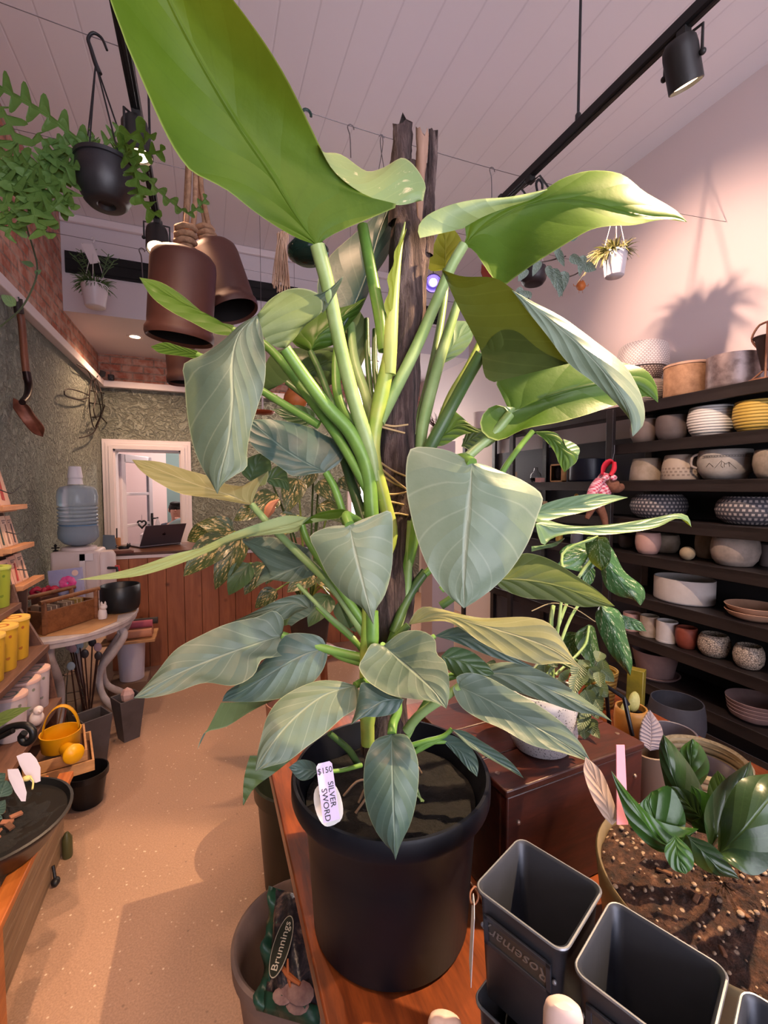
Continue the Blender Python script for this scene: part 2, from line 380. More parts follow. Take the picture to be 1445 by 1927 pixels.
# ================================================================== light
wd = bpy.data.worlds.new('world'); sc.world = wd; wd.use_nodes = True
wd.node_tree.nodes['Background'].inputs[0].default_value = (.75, .82, 1, 1); wd.node_tree.nodes['Background'].inputs[1].default_value = .6
def area(name, loc, to, sx, sy, power, col):
    l = bpy.data.lights.new(name, 'AREA'); l.shape = 'RECTANGLE'; l.size = sx; l.size_y = sy; l.energy = power; l.color = col
    o = bpy.data.objects.new(name, l); COL.objects.link(o); o.location = loc
    o.rotation_euler = (V(to) - V(loc)).to_track_quat('-Z', 'Y').to_euler(); return o
def spot(name, loc, to, power, ang, col, blend=.35, rad=.03):
    l = bpy.data.lights.new(name, 'SPOT'); l.energy = power; l.spot_size = math.radians(ang); l.spot_blend = blend; l.color = col; l.shadow_soft_size = rad
    o = bpy.data.objects.new(name, l); COL.objects.link(o); o.location = loc
    o.rotation_euler = (V(to) - V(loc)).to_track_quat('-Z', 'Y').to_euler(); return o
def point(name, loc, power, col, rad=.04):
    l = bpy.data.lights.new(name, 'POINT'); l.energy = power; l.color = col; l.shadow_soft_size = rad
    o = bpy.data.objects.new(name, l); COL.objects.link(o); o.location = loc; return o
WARM = (1, .62, .38); WARM2 = (1, .70, .48)
area('shop_window_daylight', ((FX0 + FX1) / 2, YF + .03, (FZ0 + FZ1) / 2), ((FX0 + FX1) / 2, YF + 4, 4.7), FX1 - FX0 - .1, FZ1 - FZ0 - .1, 122, (.90, .87, 1))
area('rear_window_daylight', ((wx0 + wx1) / 2, YB + .02, (wz0 + wz1) / 2), ((wx0 + wx1) / 2, 0, 1.5), wx1 - wx0 - .1, wz1 - wz0 - .1, 14, (1, .95, .95))
point('office_light', (-.3, 7.4, 2.35), 28, (1, .86, .82), .15)
# ================================================================== leaf tools
def leafmat(name, top, under, vein_t, vein_u, rough=.36, transl=.22, nv=5, blotch=None, bl_lo=.55, bl_hi=.6, margin=None, bsc=(9, 16)):
    """a leaf blade: silver upper side, greener underside, curved side veins from the UV (u across, v along)"""
    t = NT(name); uv = t.n('ShaderNodeUVMap'); sp = t.n('ShaderNodeSeparateXYZ'); t.l(uv.outputs[0], sp.inputs[0])
    au = t.math('ABSOLUTE', t.math('SUBTRACT', t.math('MULTIPLY', sp.outputs[0], 2), 1)); v = sp.outputs[1]
    ph = t.math('FRACT', t.math('SUBTRACT', t.math('MULTIPLY', v, nv), t.math('MULTIPLY', t.math('POWER', au, .75), 1.9)))
    side = t.ramp(t.math('ABSOLUTE', t.math('SUBTRACT', ph, .5)), [(.0, 1.), (.045, 0.)])
    broad = t.math('ABSOLUTE', t.math('SUBTRACT', ph, .5))
    rib = t.ramp(au, [(.012, 1.), (.05, 0.)])
    co = t.coord('Object'); n = t.noise(co, 9, 4, .6); n2 = t.noise(co, 45, 3, .6)
    def tone(a, vein):
        c = t.mix(t.ramp(n, [(.3, 0.), (.7, 1.)]), lin(a[0]), lin(a[1]))
        c = t.mix(t.math('MULTIPLY', side, .2), c, lin(vein)); return t.mix(t.math('MULTIPLY', rib, .42), c, lin(vein))
    ct, cu = tone(top, vein_t), tone(under, vein_u)
    if blotch:
        cb = t.n('ShaderNodeCombineXYZ'); t.l(t.math('MULTIPLY', au, bsc[0]), cb.inputs[0]); t.l(t.math('MULTIPLY', t.math('SUBTRACT', v, t.math('MULTIPLY', au, .35)), bsc[1]), cb.inputs[1]); t.l(sp.outputs[0], cb.inputs[2])
        bn = t.noise(cb.outputs[0], 1.3, 5, .7, .4); ct = t.mix(t.ramp(bn, [(bl_lo, 0.), (bl_hi, 1.)]), ct, lin(blotch)); cu = t.mix(t.ramp(bn, [(bl_lo, 0.), (bl_hi, .7)]), cu, lin(blotch))
    geo = t.n('ShaderNodeNewGeometry'); c = t.mix(geo.outputs['Backfacing'], ct, cu)
    if margin: c = t.mix(t.ramp(au, [(.972, 0.), (.995, .5)]), c, lin(margin))
    t.l(c, t.b.inputs['Base Color']); t.set(Roughness=rough + .05); t.l(t.math('SUBTRACT', .38, t.math('MULTIPLY', geo.outputs['Backfacing'], .2)), t.b.inputs['Specular IOR Level'])
    t.bump(t.math('ADD', t.math('MULTIPLY', t.math('SUBTRACT', 1, t.math('POWER', t.math('MULTIPLY', broad, 2), 2)), -.4), t.math('ADD', t.math('MULTIPLY', rib, -.7), t.math('MULTIPLY', n2, .25))), .42, .007)
    tr = t.n('ShaderNodeBsdfTranslucent'); t.l(t.mix(.5, c, lin('b7cf3c')), tr.inputs[0])
    mx = t.n('ShaderNodeMixShader'); mx.inputs[0].default_value = transl; t.l(t.b.outputs[0], mx.inputs[1]); t.l(tr.outputs[0], mx.inputs[2]); t.l(mx.outputs[0], t.o.inputs[0])
    return t.mat
LM = dict(
    silver=leafmat('silver_leaf', ('82937f', '71856f'), ('7d9150', '8a9a5a'), 'c3cdb8', '93a46a', .36, .1, margin='c9d0b0'),
    grey=leafmat('grey_green_leaf', ('4f6153', '5e705f'), ('66794a', '75865a'), 'aebaa2', '88976a', .4, .08, margin='b9c39c'),
    teal=leafmat('blue_green_leaf', ('3f5751', '4e645b'), ('566a45', '667a52'), '8ba094', '7a8b64', .36, .08, margin='a5b48c'),
    green=leafmat('mid_green_leaf', ('587a54', '6c8a66'), ('40601f', '4c6c2a'), '94b07c', '3c5c1e', .34, .13, margin='b8c884'),
    bright=leafmat('young_green_leaf', ('8ea870', '9fb584'), ('3f5e12', '4c6c1c'), 'b8cc8e', '35540f', .46, .12, margin='a4b868'),
    yellow=leafmat('yellow_green_leaf', ('b5c24c', 'a4b648'), ('a2a92c', 'b0b440'), 'c6d078', 'b8c060', .4, .42, margin='d0d890'),
    marbled=leafmat('marbled_leaf', ('8ea870', '8fae78'), ('587426', '688434'), 'b8cc8e', '86a450', .32, .26, blotch='e6e2b4', bl_lo=.6, bl_hi=.66, bsc=(2.2, 5.5), margin='dfe0a8'),
    pale=leafmat('pale_olive_leaf', ('8c8a5e', '838559'), ('8b8c55', '989760'), 'cdc7a0', 'b3b07e', .42, .12, margin='d2cca0'),
    olive=leafmat('olive_leaf', ('5a6c34', '66763c'), ('3f4c22', '4c5a28'), '7c8a50', '66743a', .42, .05, margin='a9b272'),
    pothos=leafmat('marbled_pothos_leaf', ('2f5632', '3c663e'), ('2f4a28', '3c5832'), '5f8054', '5d7848', .22, .1, nv=5, blotch='c9d2b4', bl_lo=.56, bl_hi=.66, bsc=(5, 11)),
    thai=leafmat('cream_splashed_leaf', ('34452a', '42542f'), ('343f24', '404c2a'), '5a6a44', '56643c', .26, .1, nv=5, blotch='c2ad78', bl_lo=.54, bl_hi=.6, bsc=(3.5, 7)),
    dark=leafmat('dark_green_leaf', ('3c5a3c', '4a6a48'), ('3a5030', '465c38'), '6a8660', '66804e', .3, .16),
    fern=leafmat('fishbone_leaf', ('456a38', '537a42'), ('4a6c34', '5a7c40'), '6a9050', '6a8c4c', .38, .2),
)
def stemmat(name, a, b): return M(a, .38, col2=b, vs=14, bump=.08, bs=90, bd=.002, name=name)
ST_G = stemmat('green_petiole', '77a04a', '5f8a3c'); ST_L = stemmat('pale_petiole', '9bb57a', '7f9f5c'); ST_D = stemmat('dark_petiole', '4f6a38', '3e5a34'); ST_Y = stemmat('yellow_stem', 'b0b85e', '86a846')

def seq(a): return [(a[i], a[i+1]) for i in range(0, len(a), 2)]
def zs(z, n):
    if isinstance(z, (int, float)): return [z] * n
    out = []
    for i in range(n):
        s = i / max(n - 1, 1) * (len(z) - 1); k = min(int(s), len(z) - 2); out.append(lerp(z[k], z[k+1], s - k))
    return out
def line3(a, z, n):
    """a traced line given its real distances: even chord-length samples"""
    q = seq(a); d = [0]
    for p, r in zip(q, q[1:]): d.append(d[-1] + math.dist(p, r))
    zz = []
    for i in range(len(q)):
        s = d[i] / d[-1] * (len(z) - 1) if not isinstance(z, (int, float)) else 0
        zz.append(z if isinstance(z, (int, float)) else lerp(z[min(int(s), len(z)-2)], z[min(int(s), len(z)-2)+1], s - min(int(s), len(z)-2)))
    return catmull([P(p[0], p[1], h) for p, h in zip(q, zz)], n)
def orient(mb, rows, uvs, face):
    c = rows[len(rows)//2]; k = len(c) // 2; n0 = V((0,0,0))
    for i in range(len(rows)-1):
        for j in range(len(c)-1): n0 += (rows[i+1][j] - rows[i][j]).cross(rows[i][j+1] - rows[i][j]) * -1
    tocam = CAM - c[k]
    want = 1 if face == 't' else -1
    if n0.dot(tocam) * want < 0: rows = [r[::-1] for r in rows]; uvs = [r[::-1] for r in uvs]
    mb.grid(rows, uv=uvs)
def blade(mb, mid, zm, L, R, zl=0, zr=0, face='t', K=24, m=6, pw=1.7, wob=.0):
    A = line3(mid, zm, K)
    def edge(E, dz):
        zz = zs(zm, 9); dd = zs(dz, 9); return line3(E, [a + b for a, b in zip(zz, dd)], K)
    EL, ER = edge(L, zl), edge(R, zr); rows = []; uvs = []
    for i in range(K):
        r = []; u_ = []; tt = i / (K - 1); vd = (A[i] - CAM).normalized()
        for j in range(-m, m + 1):
            u = abs(j) / m; E = EL[i] if j < 0 else ER[i]; p = A[i].lerp(E, u)
            off = (E - A[i]).dot(vd); p = p + vd * off * (u ** pw - u) + vd * wob * math.sin(tt * 17 + j) * u
            r.append(p); u_.append((.5 + .5 * j / m, tt))
        rows.append(r); uvs.append(u_)
    orient(mb, rows, uvs, face); return mb
def loft(mb, A, za, B, zb, face='t', K=20, m=6, bul=0, u0=.55, u1=1.0):
    EA, EB = line3(A, za, K), line3(B, zb, K); rows = []; uvs = []
    for i in range(K):
        vd = (EA[i] - CAM).normalized()
        rows.append([EA[i].lerp(EB[i], j / m) + vd * bul * math.sin(PI * j / m) for j in range(m + 1)])
        uvs.append([(.5 + .5 * lerp(u0, u1, j / m), i / (K - 1)) for j in range(m + 1)])
    orient(mb, rows, uvs, face); return mb
def stem(name, pts, r, mat, parent, n=10, label=None, K=0):
    """pts: x,y,Z triples along the stem; r in metres (one or several)"""
    q = [P(*pts[i:i+3]) for i in range(0, len(pts), 3)]; k = K or max(6, 5 * len(q))
    rr = [max(1e-4, x) for x in zs(r, len(q))]
    mb = MB(); mb.tube(catmull(q, k), zs(rr, k), n); return obj(name, mb, mat, parent, label=label)

# ================================================================== the big potted plant
PC = P(735, 1443, .84); PR = .1815
plant = thing('potted_philodendron', 'tall silver-leaved climbing plant on a timber stake in a big black pot on the bench', 'potted plant', (PC.x, PC.y, .80))
bpx = onz(732, 1790, .8)
POTM = M('090c15', .5, spec=.3, col2='0d111b', vs=5, bump=.05, bs=120, bd=.001, name='black_nursery_plastic')
hb = PC.z - .8; mb = MB()
prof = [(.001, 0), (.138, 0), (.143, .006), (.153, hb*.6), (.160, hb-.045), (.163, hb-.04), (.1795, hb-.036), (PR, hb-.03), (PR, hb-.005), (PR-.003, hb), (PR-.008, hb), (PR-.012, hb-.01), (.158, hb-.05), (.15, hb-.09), (.001, hb-.09)]
n = 72; vs = []
for i in range(n):
    a = 2*PI*i/n
    for r, z in prof:
        k = 1 - z / hb; vs.append(V((PC.x + r*math.cos(a), PC.y + r*math.sin(a), .8 + z)))
k = len(prof); mb.add(vs, [(i*k+j, ((i+1)%n)*k+j, ((i+1)%n)*k+j+1, i*k+j+1) for i in range(n) for j in range(k-1)])
obj('pot', mb, POTM, plant, smooth=50)
t = NT('dark_potting_soil'); co = t.coord('Object'); nn = t.noise(co, 60, 6, .7)
t.l(t.ramp(nn, [(.4, lin('040303')), (.6, lin('0d0a08')), (.76, lin('2a2019'))]), t.b.inputs['Base Color']); t.set(Roughness=.9); t.bump(nn, .8, .01); SOIL = t.mat
mb = MB(); rows = []
for i in range(15):
    r = .155 * i / 14 + .0005; rows.append([V((PC.x + r*math.cos(a*PI/24), PC.y + r*math.sin(a*PI/24), PC.z - .05 + rnd.uniform(-.003, .004))) for a in range(48)])
obj('soil', mb.grid(rows, close=True), SOIL, plant, smooth=60)
# timber stake
t = NT('rough_bark'); co = t.coord('Object', (26, 26, 3.2)); nn = t.noise(co, 1.6, 7, .7, .7)
bc = t.ramp(nn, [(.34, lin('1c1213')), (.5, lin('4a3836')), (.68, lin('84706a'))]); t.l(bc, t.b.inputs['Base Color']); t.set(Roughness=.9); t.bump(nn, 1, .02); BARK = t.mat
SAP = wood('7a5c4c', 'a98672', (20, 20, 2), 2, .7, .3, name='bare_timber')
def stakepath(a): return [P(*q) for q in a]
mb = MB(); K = 60; path = catmull(stakepath([(722, 1420, .86), (735, 1150, .865), (745, 850, .875), (762, 600, .885), (772, 400, .9), (777, 322, .905)]), K)
n = 36; vs = []
for i, p in enumerate(path):
    w = lerp(.039, .036, i / K); w = w * (1 + .06 * math.sin(i * .9) + .05 * math.sin(i * .37 + 2))
    for j in range(n):
        a = 2*PI*j/n; rr = w * (1 + .07 * math.sin(3*a + i*.15) + .05 * math.sin(9*a + i*.3) + rnd.uniform(-.03, .03)); vs.append(p + RT * rr * math.cos(a) + V((_s, _c, 0)) * rr * math.sin(a))
mb.add(vs, [(i*n+j, i*n+(j+1)%n, (i+1)*n+(j+1)%n, (i+1)*n+j) for i in range(K-1) for j in range(n)] + [tuple((K-1)*n+j for j in range(n))])
stake = obj('timber_stake', mb, BARK, plant, smooth=60, label='dark rough-barked timber stake with a split top')
def splinter(x0, y0, x1, y1, z, w0, w1, mat, nm, dz=.0):
    a, b = P(x0, y0, z), P(x1, y1, z); mb = MB(); n = 16; K = 24; vs = []
    for i in range(K):
        t_ = i / (K - 1); p = a.lerp(b, t_); w = lerp(w0, w1, t_)
        for j in range(n):
            an = 2*PI*j/n; rr = w * (1 + .14*math.sin(3*an + i*.4) + rnd.uniform(-.06, .06)); q = p + RT*rr*math.cos(an) + V((_s, _c, 0))*rr*.8*math.sin(an)
            if i == K - 1: q.z += rnd.uniform(-.012, .014)
            vs.append(q)
    mb.add(vs, [(i*n+j, i*n+(j+1)%n, (i+1)*n+(j+1)%n, (i+1)*n+j) for i in range(K-1) for j in range(n)] + [tuple((K-1)*n+j for j in range(n))]); return obj(nm, mb, mat, stake, smooth=60)
splinter(750, 420, 757, 236, .885, .021, .0185, BARK, 'bark_splinter')
splinter(803, 480, 815, 256, .885, .012, .0085, BARK, 'bark_splinter')
splinter(788, 440, 794, 254, .872, .004, .0125, SAP, 'bare_core')

# climbing stem
stem('main_stem', [692,1400,.80, 690,1300,.79, 692,1200,.79, 700,1100,.80, 735,1010,.815, 722,940,.81, 703,860,.805, 706,800,.805, 722,720,.805, 735,660,.805], [.012,.013,.013,.012,.0125,.0125,.0125,.0125,.014,.012], ST_Y, plant)
for q in ([705,795,.8, 740,802,.826, 768,799,.832], [706,800,.8, 735,808,.826, 762,815,.832], [712,868,.8, 738,885,.83, 768,898,.836], [714,880,.8, 745,905,.83, 770,925,.836], [705,925,.8, 740,930,.83, 770,925,.84], [715,940,.8, 740,945,.83, 760,950,.836], [720,970,.8, 745,966,.83, 768,970,.84], [712,890,.8, 742,910,.835, 760,918,.84]):
    stem('aerial_root', q, [.0022, .0016], M('b99d72', .7, name='dry_root'), plant, 6)
# new leaf still rolled
def leaf(name, mat, parts, pet=(), label=None):
    mb = MB()
    for p in parts:
        if p['k'] == 'b': blade(mb, *p['a'], **p['o'])
        else: loft(mb, *p['a'], **p['o'])
    o = obj(name, mb, LM[mat], plant, smooth=80, label=label)
    for q in pet: stem('petiole', q[0], q[1], q[2] if len(q) > 2 else ST_G, o)
    return o
def B(*a, **o): return dict(k='b', a=a, o=o)
def F(*a, **o): return dict(k='f', a=a, o=o)
mb = MB(); q = line3([733,705,735,640,740,560,750,480,762,418], (.80,.80,.81,.815,.82), 26); w = zs([.011,.0125,.012,.0105,.008,.005,.0012], 26)
mb.tube(q, w, 14); sp_ = obj('rolled_leaf', mb, M('a9b86e', .4, col2='8fa85a', vs=6, name='pale_green_sheath'), plant, label='pale green new leaf still rolled into a spear')
mb = MB(); qa = line3([719,690,724,600,729,540,738,480,752,430], .795, 30)
mb.grid([[p + RT * (.012 - (.012 + .0035 * math.sin(i*1.1)) * math.sin(PI*i/29)**.7), p + RT * .0125] for i, p in enumerate(qa)], uv=[[(1, i/29), (.6, i/29)] for i in range(30)]); obj('rolled_margin', mb, LM['yellow'], sp_, smooth=80)

# ---- leaves, from the top of the stake to the pot
leaf('leaf', 'bright', [
    B([597,462,560,410,505,320,430,205,345,55,260,-130,195,-290], (.74,.72,.69,.65,.61,.57,.54),
      [597,462,555,446,510,420,470,392,430,360,400,343,360,322,335,292,312,252,290,205,262,140,238,85,222,40,207,0,186,-90,183,-190,195,-290],
      [597,462,618,446,655,428,710,405,748,386,700,372,660,350,625,318,596,262,566,200,534,138,498,80,455,20,420,-25,360,-110,280,-210,195,-290],
      zl=(0,.0,-.03,-.04,-.04,-.03,0), zr=(0,.03,.03,.0,-.02,-.02,0), face='u', K=40, m=8, wob=.0015),
    ],
    [([597,462,.74, 615,530,.755, 640,650,.78, 668,760,.79, 697,850,.80, 708,905,.805], [.0125,.012,.012,.0125,.013,.011], ST_L)], 'largest leaf, bright green underside')
big = [o for o in plant.children if o.name.startswith('leaf')][0]; mb = MB(); loft(mb, [598,270,625,318,660,350,700,372,748,386,792,378], (.70,.72,.73,.745,.765,.785), [600,288,640,290,690,322,720,316,760,297,800,345,796,378], (.80,.82,.83,.815,.80,.785,.785), face='t', K=26, bul=-.006, u0=.2); obj('curled_lobe', mb, LM['marbled'], big, smooth=80, label='curled silver-green lobe streaked with cream')
leaf('leaf', 'bright', [
    B([872,462,905,432,985,388,1080,377,1190,403,1293,418], (.86,.85,.845,.84,.85,.87),
      [872,462,878,440,874,418,900,402,950,388,1000,374,1035,350,1062,334,1112,321,1170,328,1212,360,1250,382,1275,398,1293,418],
      [872,462,890,470,906,492,925,520,945,538,972,520,1000,500,1060,462,1110,433,1150,425,1190,424,1240,414,1270,413,1293,418],
      zl=(0,.0,.0,.02,.02,0), zr=(0,-.02,-.05,-.05,-.02,0), face='u', K=34, m=8, wob=.001),
    F([872,430,905,410,950,392,1003,374,1030,358], (.86,.85,.848,.845,.845), [790,448,786,430,800,408,840,388,890,376,960,370,1030,356], (.815,.82,.825,.83,.835,.84,.845), face='t', K=24, bul=-.008, u0=.4)],
    [([872,462,.86, 850,500,.86, 820,570,.86, 780,660,.845, 740,740,.83, 712,795,.81], [.0105,.0105,.011,.0115,.012,.012], ST_L)], 'wide green leaf seen from below, reaching right with a silver fold')
leaf('leaf', 'olive', [
    F([832,510,861,575,885,620,906,665,908,690,915,712,930,719], (.74,.755,.775,.79,.785,.775,.765), [833,508,870,520,930,523,965,545,1000,580,1040,635,1070,684], (.74,.72,.715,.71,.71,.715,.72), face='u', K=26, m=9, u0=.05, u1=.9, bul=.006),
    F([906,665,912,690,922,716,940,712,970,702,1020,691,1070,684], (.79,.785,.775,.77,.76,.745,.72), [908,664,920,640,945,620,985,610,1020,625,1045,650,1070,684], (.79,.765,.752,.74,.735,.728,.72), face='u', K=20, m=5, u0=.9, u1=.3)],
    [([906,665,.79, 880,710,.81, 850,765,.83, 815,830,.84, 790,880,.85], [.011,.011,.0115,.012,.012], ST_D)], 'dark olive underside half of the large folded leaf')
leaf('leaf', 'silver', [
    B([962,545,1030,598,1090,650,1140,705,1180,765,1190,822], (.71,.708,.70,.69,.68,.68),
      [962,545,1000,566,1060,598,1120,642,1172,684,1200,728,1213,770,1210,800,1190,822],
      [962,545,990,582,1030,632,1070,684,1120,722,1160,760,1184,788,1192,805,1190,822],
      zl=(0,.01,.02,.02,0), zr=(0,.005,.01,.01,0), face='t', K=28, wob=.001)], label='pale silver upper half of the folded leaf, hanging to a point at right')
leaf('leaf', 'green', [
    B([960,779,1010,755,1070,735,1130,722,1190,722,1238,758], (.85,.85,.855,.86,.87,.88),
      [960,779,952,760,940,735,933,715,975,690,1040,672,1110,668,1170,682,1215,696,1236,728,1238,758],
      [960,779,945,764,925,764,906,784,904,806,916,822,940,829,985,808,1050,795,1105,780,1150,765,1195,752,1222,745,1238,758],
      zl=(0,.02,.03,.03,.01,0), zr=(0,-.01,-.03,-.03,-.01,0), face='u', K=30, m=7)],
    [([960,779,.85, 930,815,.85, 890,850,.85, 850,890,.845, 800,960,.84], [.009,.009,.009,.0095,.01], ST_L)], 'mid green leaf seen from below in front of the shelf')
leaf('leaf', 'silver', [
    B([888,872,884,930,877,1000,873,1070,873,1145], (.70,.685,.675,.67,.672),
      [888,872,850,850,812,842,775,843,766,862,764,915,772,965,785,1015,806,1068,838,1115,873,1145],
      [888,872,905,872,940,886,985,905,1021,934,1010,975,995,1018,965,1068,930,1105,900,1128,873,1145],
      zl=(0,.03,.035,.02,.01,0), zr=(0,.03,.04,.025,.01,0), face='t', K=30, m=8, wob=.0012)],
    [([888,872,.70, 872,862,.72, 835,880,.77, 790,950,.83, 775,1030,.84, 752,1110,.85], [.009,.009,.0095,.01,.011,.01], ST_G)], 'broad silvery heart-shaped leaf facing front at centre')
leaf('leaf', 'silver', [
    B([658,988,668,1040,682,1095,703,1176], (.71,.695,.685,.68),
      [658,988,625,990,600,998,583,1010,596,1040,618,1085,650,1122,682,1145,703,1176],
      [658,988,680,978,710,968,735,962,739,1020,737,1070,724,1120,706,1150,703,1176],
      zl=(0,.02,.03,.02,0), zr=(0,.02,.03,.02,0), face='t', K=26, m=7)],
    [([658,988,.71, 652,970,.73, 690,1000,.78, 700,1080,.79], [.008,.008,.009,.01], ST_G)], 'grey-silver shield-shaped leaf left of the stake')
leaf('leaf', 'grey', [
    B([484,592,450,628,437,680,438,750,430,830,415,890,409,930], (.71,.70,.69,.685,.68,.675,.675),
      [484,592,450,612,420,640,380,668,345,686,347,715,352,780,364,840,380,880,396,906,409,930],
      [484,592,493,621,500,680,497,725,484,768,472,807,465,850,464,880,441,895,418,912,409,930],
      zl=(0,.02,.03,.02,0), zr=(0,.01,.02,.02,0), face='t', K=30, m=8, wob=.0012),
    F([484,592,490,618,500,640,518,652,536,656], (.71,.715,.725,.735,.745), [487,588,505,566,540,545,572,543,602,556,606,585,575,612,552,640,536,656], (.71,.72,.735,.745,.755,.76,.76,.75,.745), face='u', K=26, m=7, u0=.15, bul=-.008),
    F([588,560,600,562,612,568,606,590], (.755,.755,.755,.76), [590,556,618,545,646,520,630,555,606,592], (.75,.745,.74,.75,.76), face='t', K=14, m=4, u0=.6)],
    [([536,656,.745, 570,705,.765, 615,765,.785, 660,815,.795, 690,880,.80, 699,965,.80, 702,1040,.80], [.0105,.011,.0125,.013,.0135,.0135,.011], ST_G)], 'large grey-green leaf folded at the top and hanging down at left')
leaf('leaf', 'green', [
    B([440,622,400,596,345,570,300,545,262,522], (.84,.85,.87,.89,.90), [440,612,400,602,370,578,338,552,300,530,262,522], [440,632,405,628,360,606,318,584,285,558,262,522], face='u', zl=.02, zr=-.02)],
    [([440,622,.84, 500,650,.83, 560,720,.82, 640,830,.81, 696,930,.80], [.007,.008,.009,.009,.009])], 'narrow green leaf pointing left across the brown bells')
leaf('leaf', 'green', [B([372,668,340,660,310,655,283,652], (.86,.87,.88,.89), [372,660,340,652,310,644,283,652], [372,676,340,670,300,664,283,652], face='u')],
    [([372,668,.86, 420,690,.85, 500,740,.83, 600,800,.82], [.006,.007,.008])], 'small narrow leaf tip below the brown bells')
leaf('leaf', 'teal', [
    B([640,624,668,570,695,500,712,440,738,372], (.90,.91,.92,.925,.93), [640,624,612,600,598,560,600,520,622,480,655,450,690,420,715,395,738,372], [640,624,668,598,690,560,705,520,730,480,744,430,748,398,738,372], zl=.02, zr=.03, face='t', K=24)],
    [([640,624,.90, 632,690,.88, 640,760,.85, 690,850,.82, 700,940,.81], [.008,.009,.0095,.009])], 'blue-silver leaf behind the stems below the top leaf')
leaf('leaf', 'green', [
    B([584,662,600,630,640,600,690,560], (.88,.89,.90,.91), [584,662,556,650,545,630,560,612,600,590,640,572,690,560], [584,662,620,652,640,640,655,615,675,590,690,560], zl=.02, zr=.02, face='u')],
    [([584,662,.88, 602,700,.87, 625,760,.85, 680,860,.82], [.006,.007,.008], ST_D)], 'small leaf underside behind the thick stems')
leaf('leaf', 'dark', [
    B([540,715,580,700,620,680,660,668], (.93,.935,.94,.95), [540,715,500,735,498,690,520,660,580,655,640,655,660,668], [540,715,580,728,630,722,655,700,660,668], face='u', zl=.02)],
    [([540,720,.93, 590,760,.91, 640,820,.87, 680,900,.83], [.006,.007,.008], ST_D)], 'dark leaf in shade behind the left stems')
leaf('leaf', 'teal', [
    B([613,889,570,868,530,842,495,812,468,790], (.82,.82,.82,.825,.84),
      [613,889,638,872,652,845,640,832,610,818,585,804,550,795,505,789,468,790], [613,889,585,892,550,896,535,885,505,864,480,845,465,820,468,790], zl=(0,.02,.02,0), zr=(0,-.01,-.01,0), face='t', K=26, m=7)],
    [([613,889,.82, 630,920,.82, 650,980,.82, 690,1090,.80], [.007,.0075,.009])], 'blue-green leaf pointing left at mid height')
leaf('leaf', 'dark', [
    B([595,795,560,785,535,778,512,770], (.90,.90,.905,.91), [595,795,590,775,560,762,530,768,512,770], [595,795,570,802,540,792,512,770], face='t'),
    F([560,725,585,735,605,770,625,825], .89, [590,720,606,750,622,790,635,830], .9, face='u', K=10, m=3)], label='dark narrow leaves behind the mid-height blue-green leaf')
leaf('leaf', 'pale', [
    B([474,950,430,932,370,912,310,888,248,865], (.84,.85,.865,.88,.90), [474,950,482,925,505,886,500,912,470,915,430,912,400,898,350,884,300,869,248,865], [474,950,440,945,395,937,340,929,300,910,265,886,248,865], zl=(0,.02,.02,0), zr=-.02, face='t', K=28)],
    [([474,950,.84, 505,985,.83, 560,1040,.82, 630,1110,.81, 690,1200,.795], [.0065,.007,.0075,.008,.009], ST_L)], 'pale olive leaf pointing left across the doorway')
leaf('leaf', 'bright', [
    B([568,988,510,996,450,1012,390,1032,310,1058,230,1080,145,1091], (.80,.80,.80,.805,.81,.82,.83), [568,988,600,965,655,958,640,975,590,975,540,970,490,984,430,1006,395,1026,330,1042,250,1069,145,1091], [568,988,560,1000,510,1006,460,1012,430,1022,390,1040,330,1064,270,1082,210,1090,145,1091], zl=.01, zr=-.015, face='t', K=34)],
    [([568,988,.80, 580,1020,.80, 620,1080,.80, 690,1180,.795], [.006,.007,.008])], 'long thin bright green leaf reaching far left over the black bowl')
leaf('leaf', 'grey', [
    B([590,1058,560,1068,520,1085,480,1104], (.86,.86,.86,.865), [590,1058,550,1040,500,1030,455,1016,480,1040,508,1048,492,1075,480,1104], [590,1058,600,1075,570,1090,540,1095,510,1092,480,1104], zl=.01, zr=-.01, face='t'),
    F([455,1016,500,1030,550,1042,590,1058], .86, [458,1014,500,1010,545,1018,585,1035], .87, face='t', K=12, m=3)],
    [([590,1058,.86, 620,1090,.85, 665,1180,.82], [.005,.006,.007], ST_D)], 'small grey-green arrowhead leaf among the lower stems')
leaf('leaf', 'grey', [
    B([531,1196,460,1219,385,1246,310,1280,251,1314], (.80,.77,.735,.70,.67),
      [531,1196,533,1165,515,1149,487,1160,427,1174,373,1198,330,1223,294,1266,272,1292,251,1314],
      [531,1196,555,1203,552,1226,520,1236,492,1242,478,1270,441,1290,385,1285,330,1303,285,1313,251,1314], zl=(0,.02,.03,.02,0), zr=(0,-.0,-.01,-.005,0), face='t', K=34, m=8, wob=.001)],
    [([531,1196,.80, 580,1212,.80, 640,1228,.80, 690,1240,.795], [.0075,.008,.0085])], 'large grey-green leaf pointing down-left, its lower edge in warm light')
leaf('leaf', 'grey', [
    B([588,1150,555,1135,515,1145,470,1162,425,1175], (.86,.86,.85,.84,.83), [588,1150,590,1132,570,1119,530,1126,500,1140,460,1160,425,1175], [588,1150,560,1152,540,1165,500,1168,425,1175], face='t'),
    F([540,1174,550,1158,575,1146,595,1140], .845, [548,1178,562,1168,580,1158,594,1142], .84, face='t', K=10, m=3)],
    [([596,1142,.85, 620,1165,.84, 660,1200,.82, 690,1230,.80], [.004,.005,.0055])], 'grey leaf back edge above the large down-left leaf')
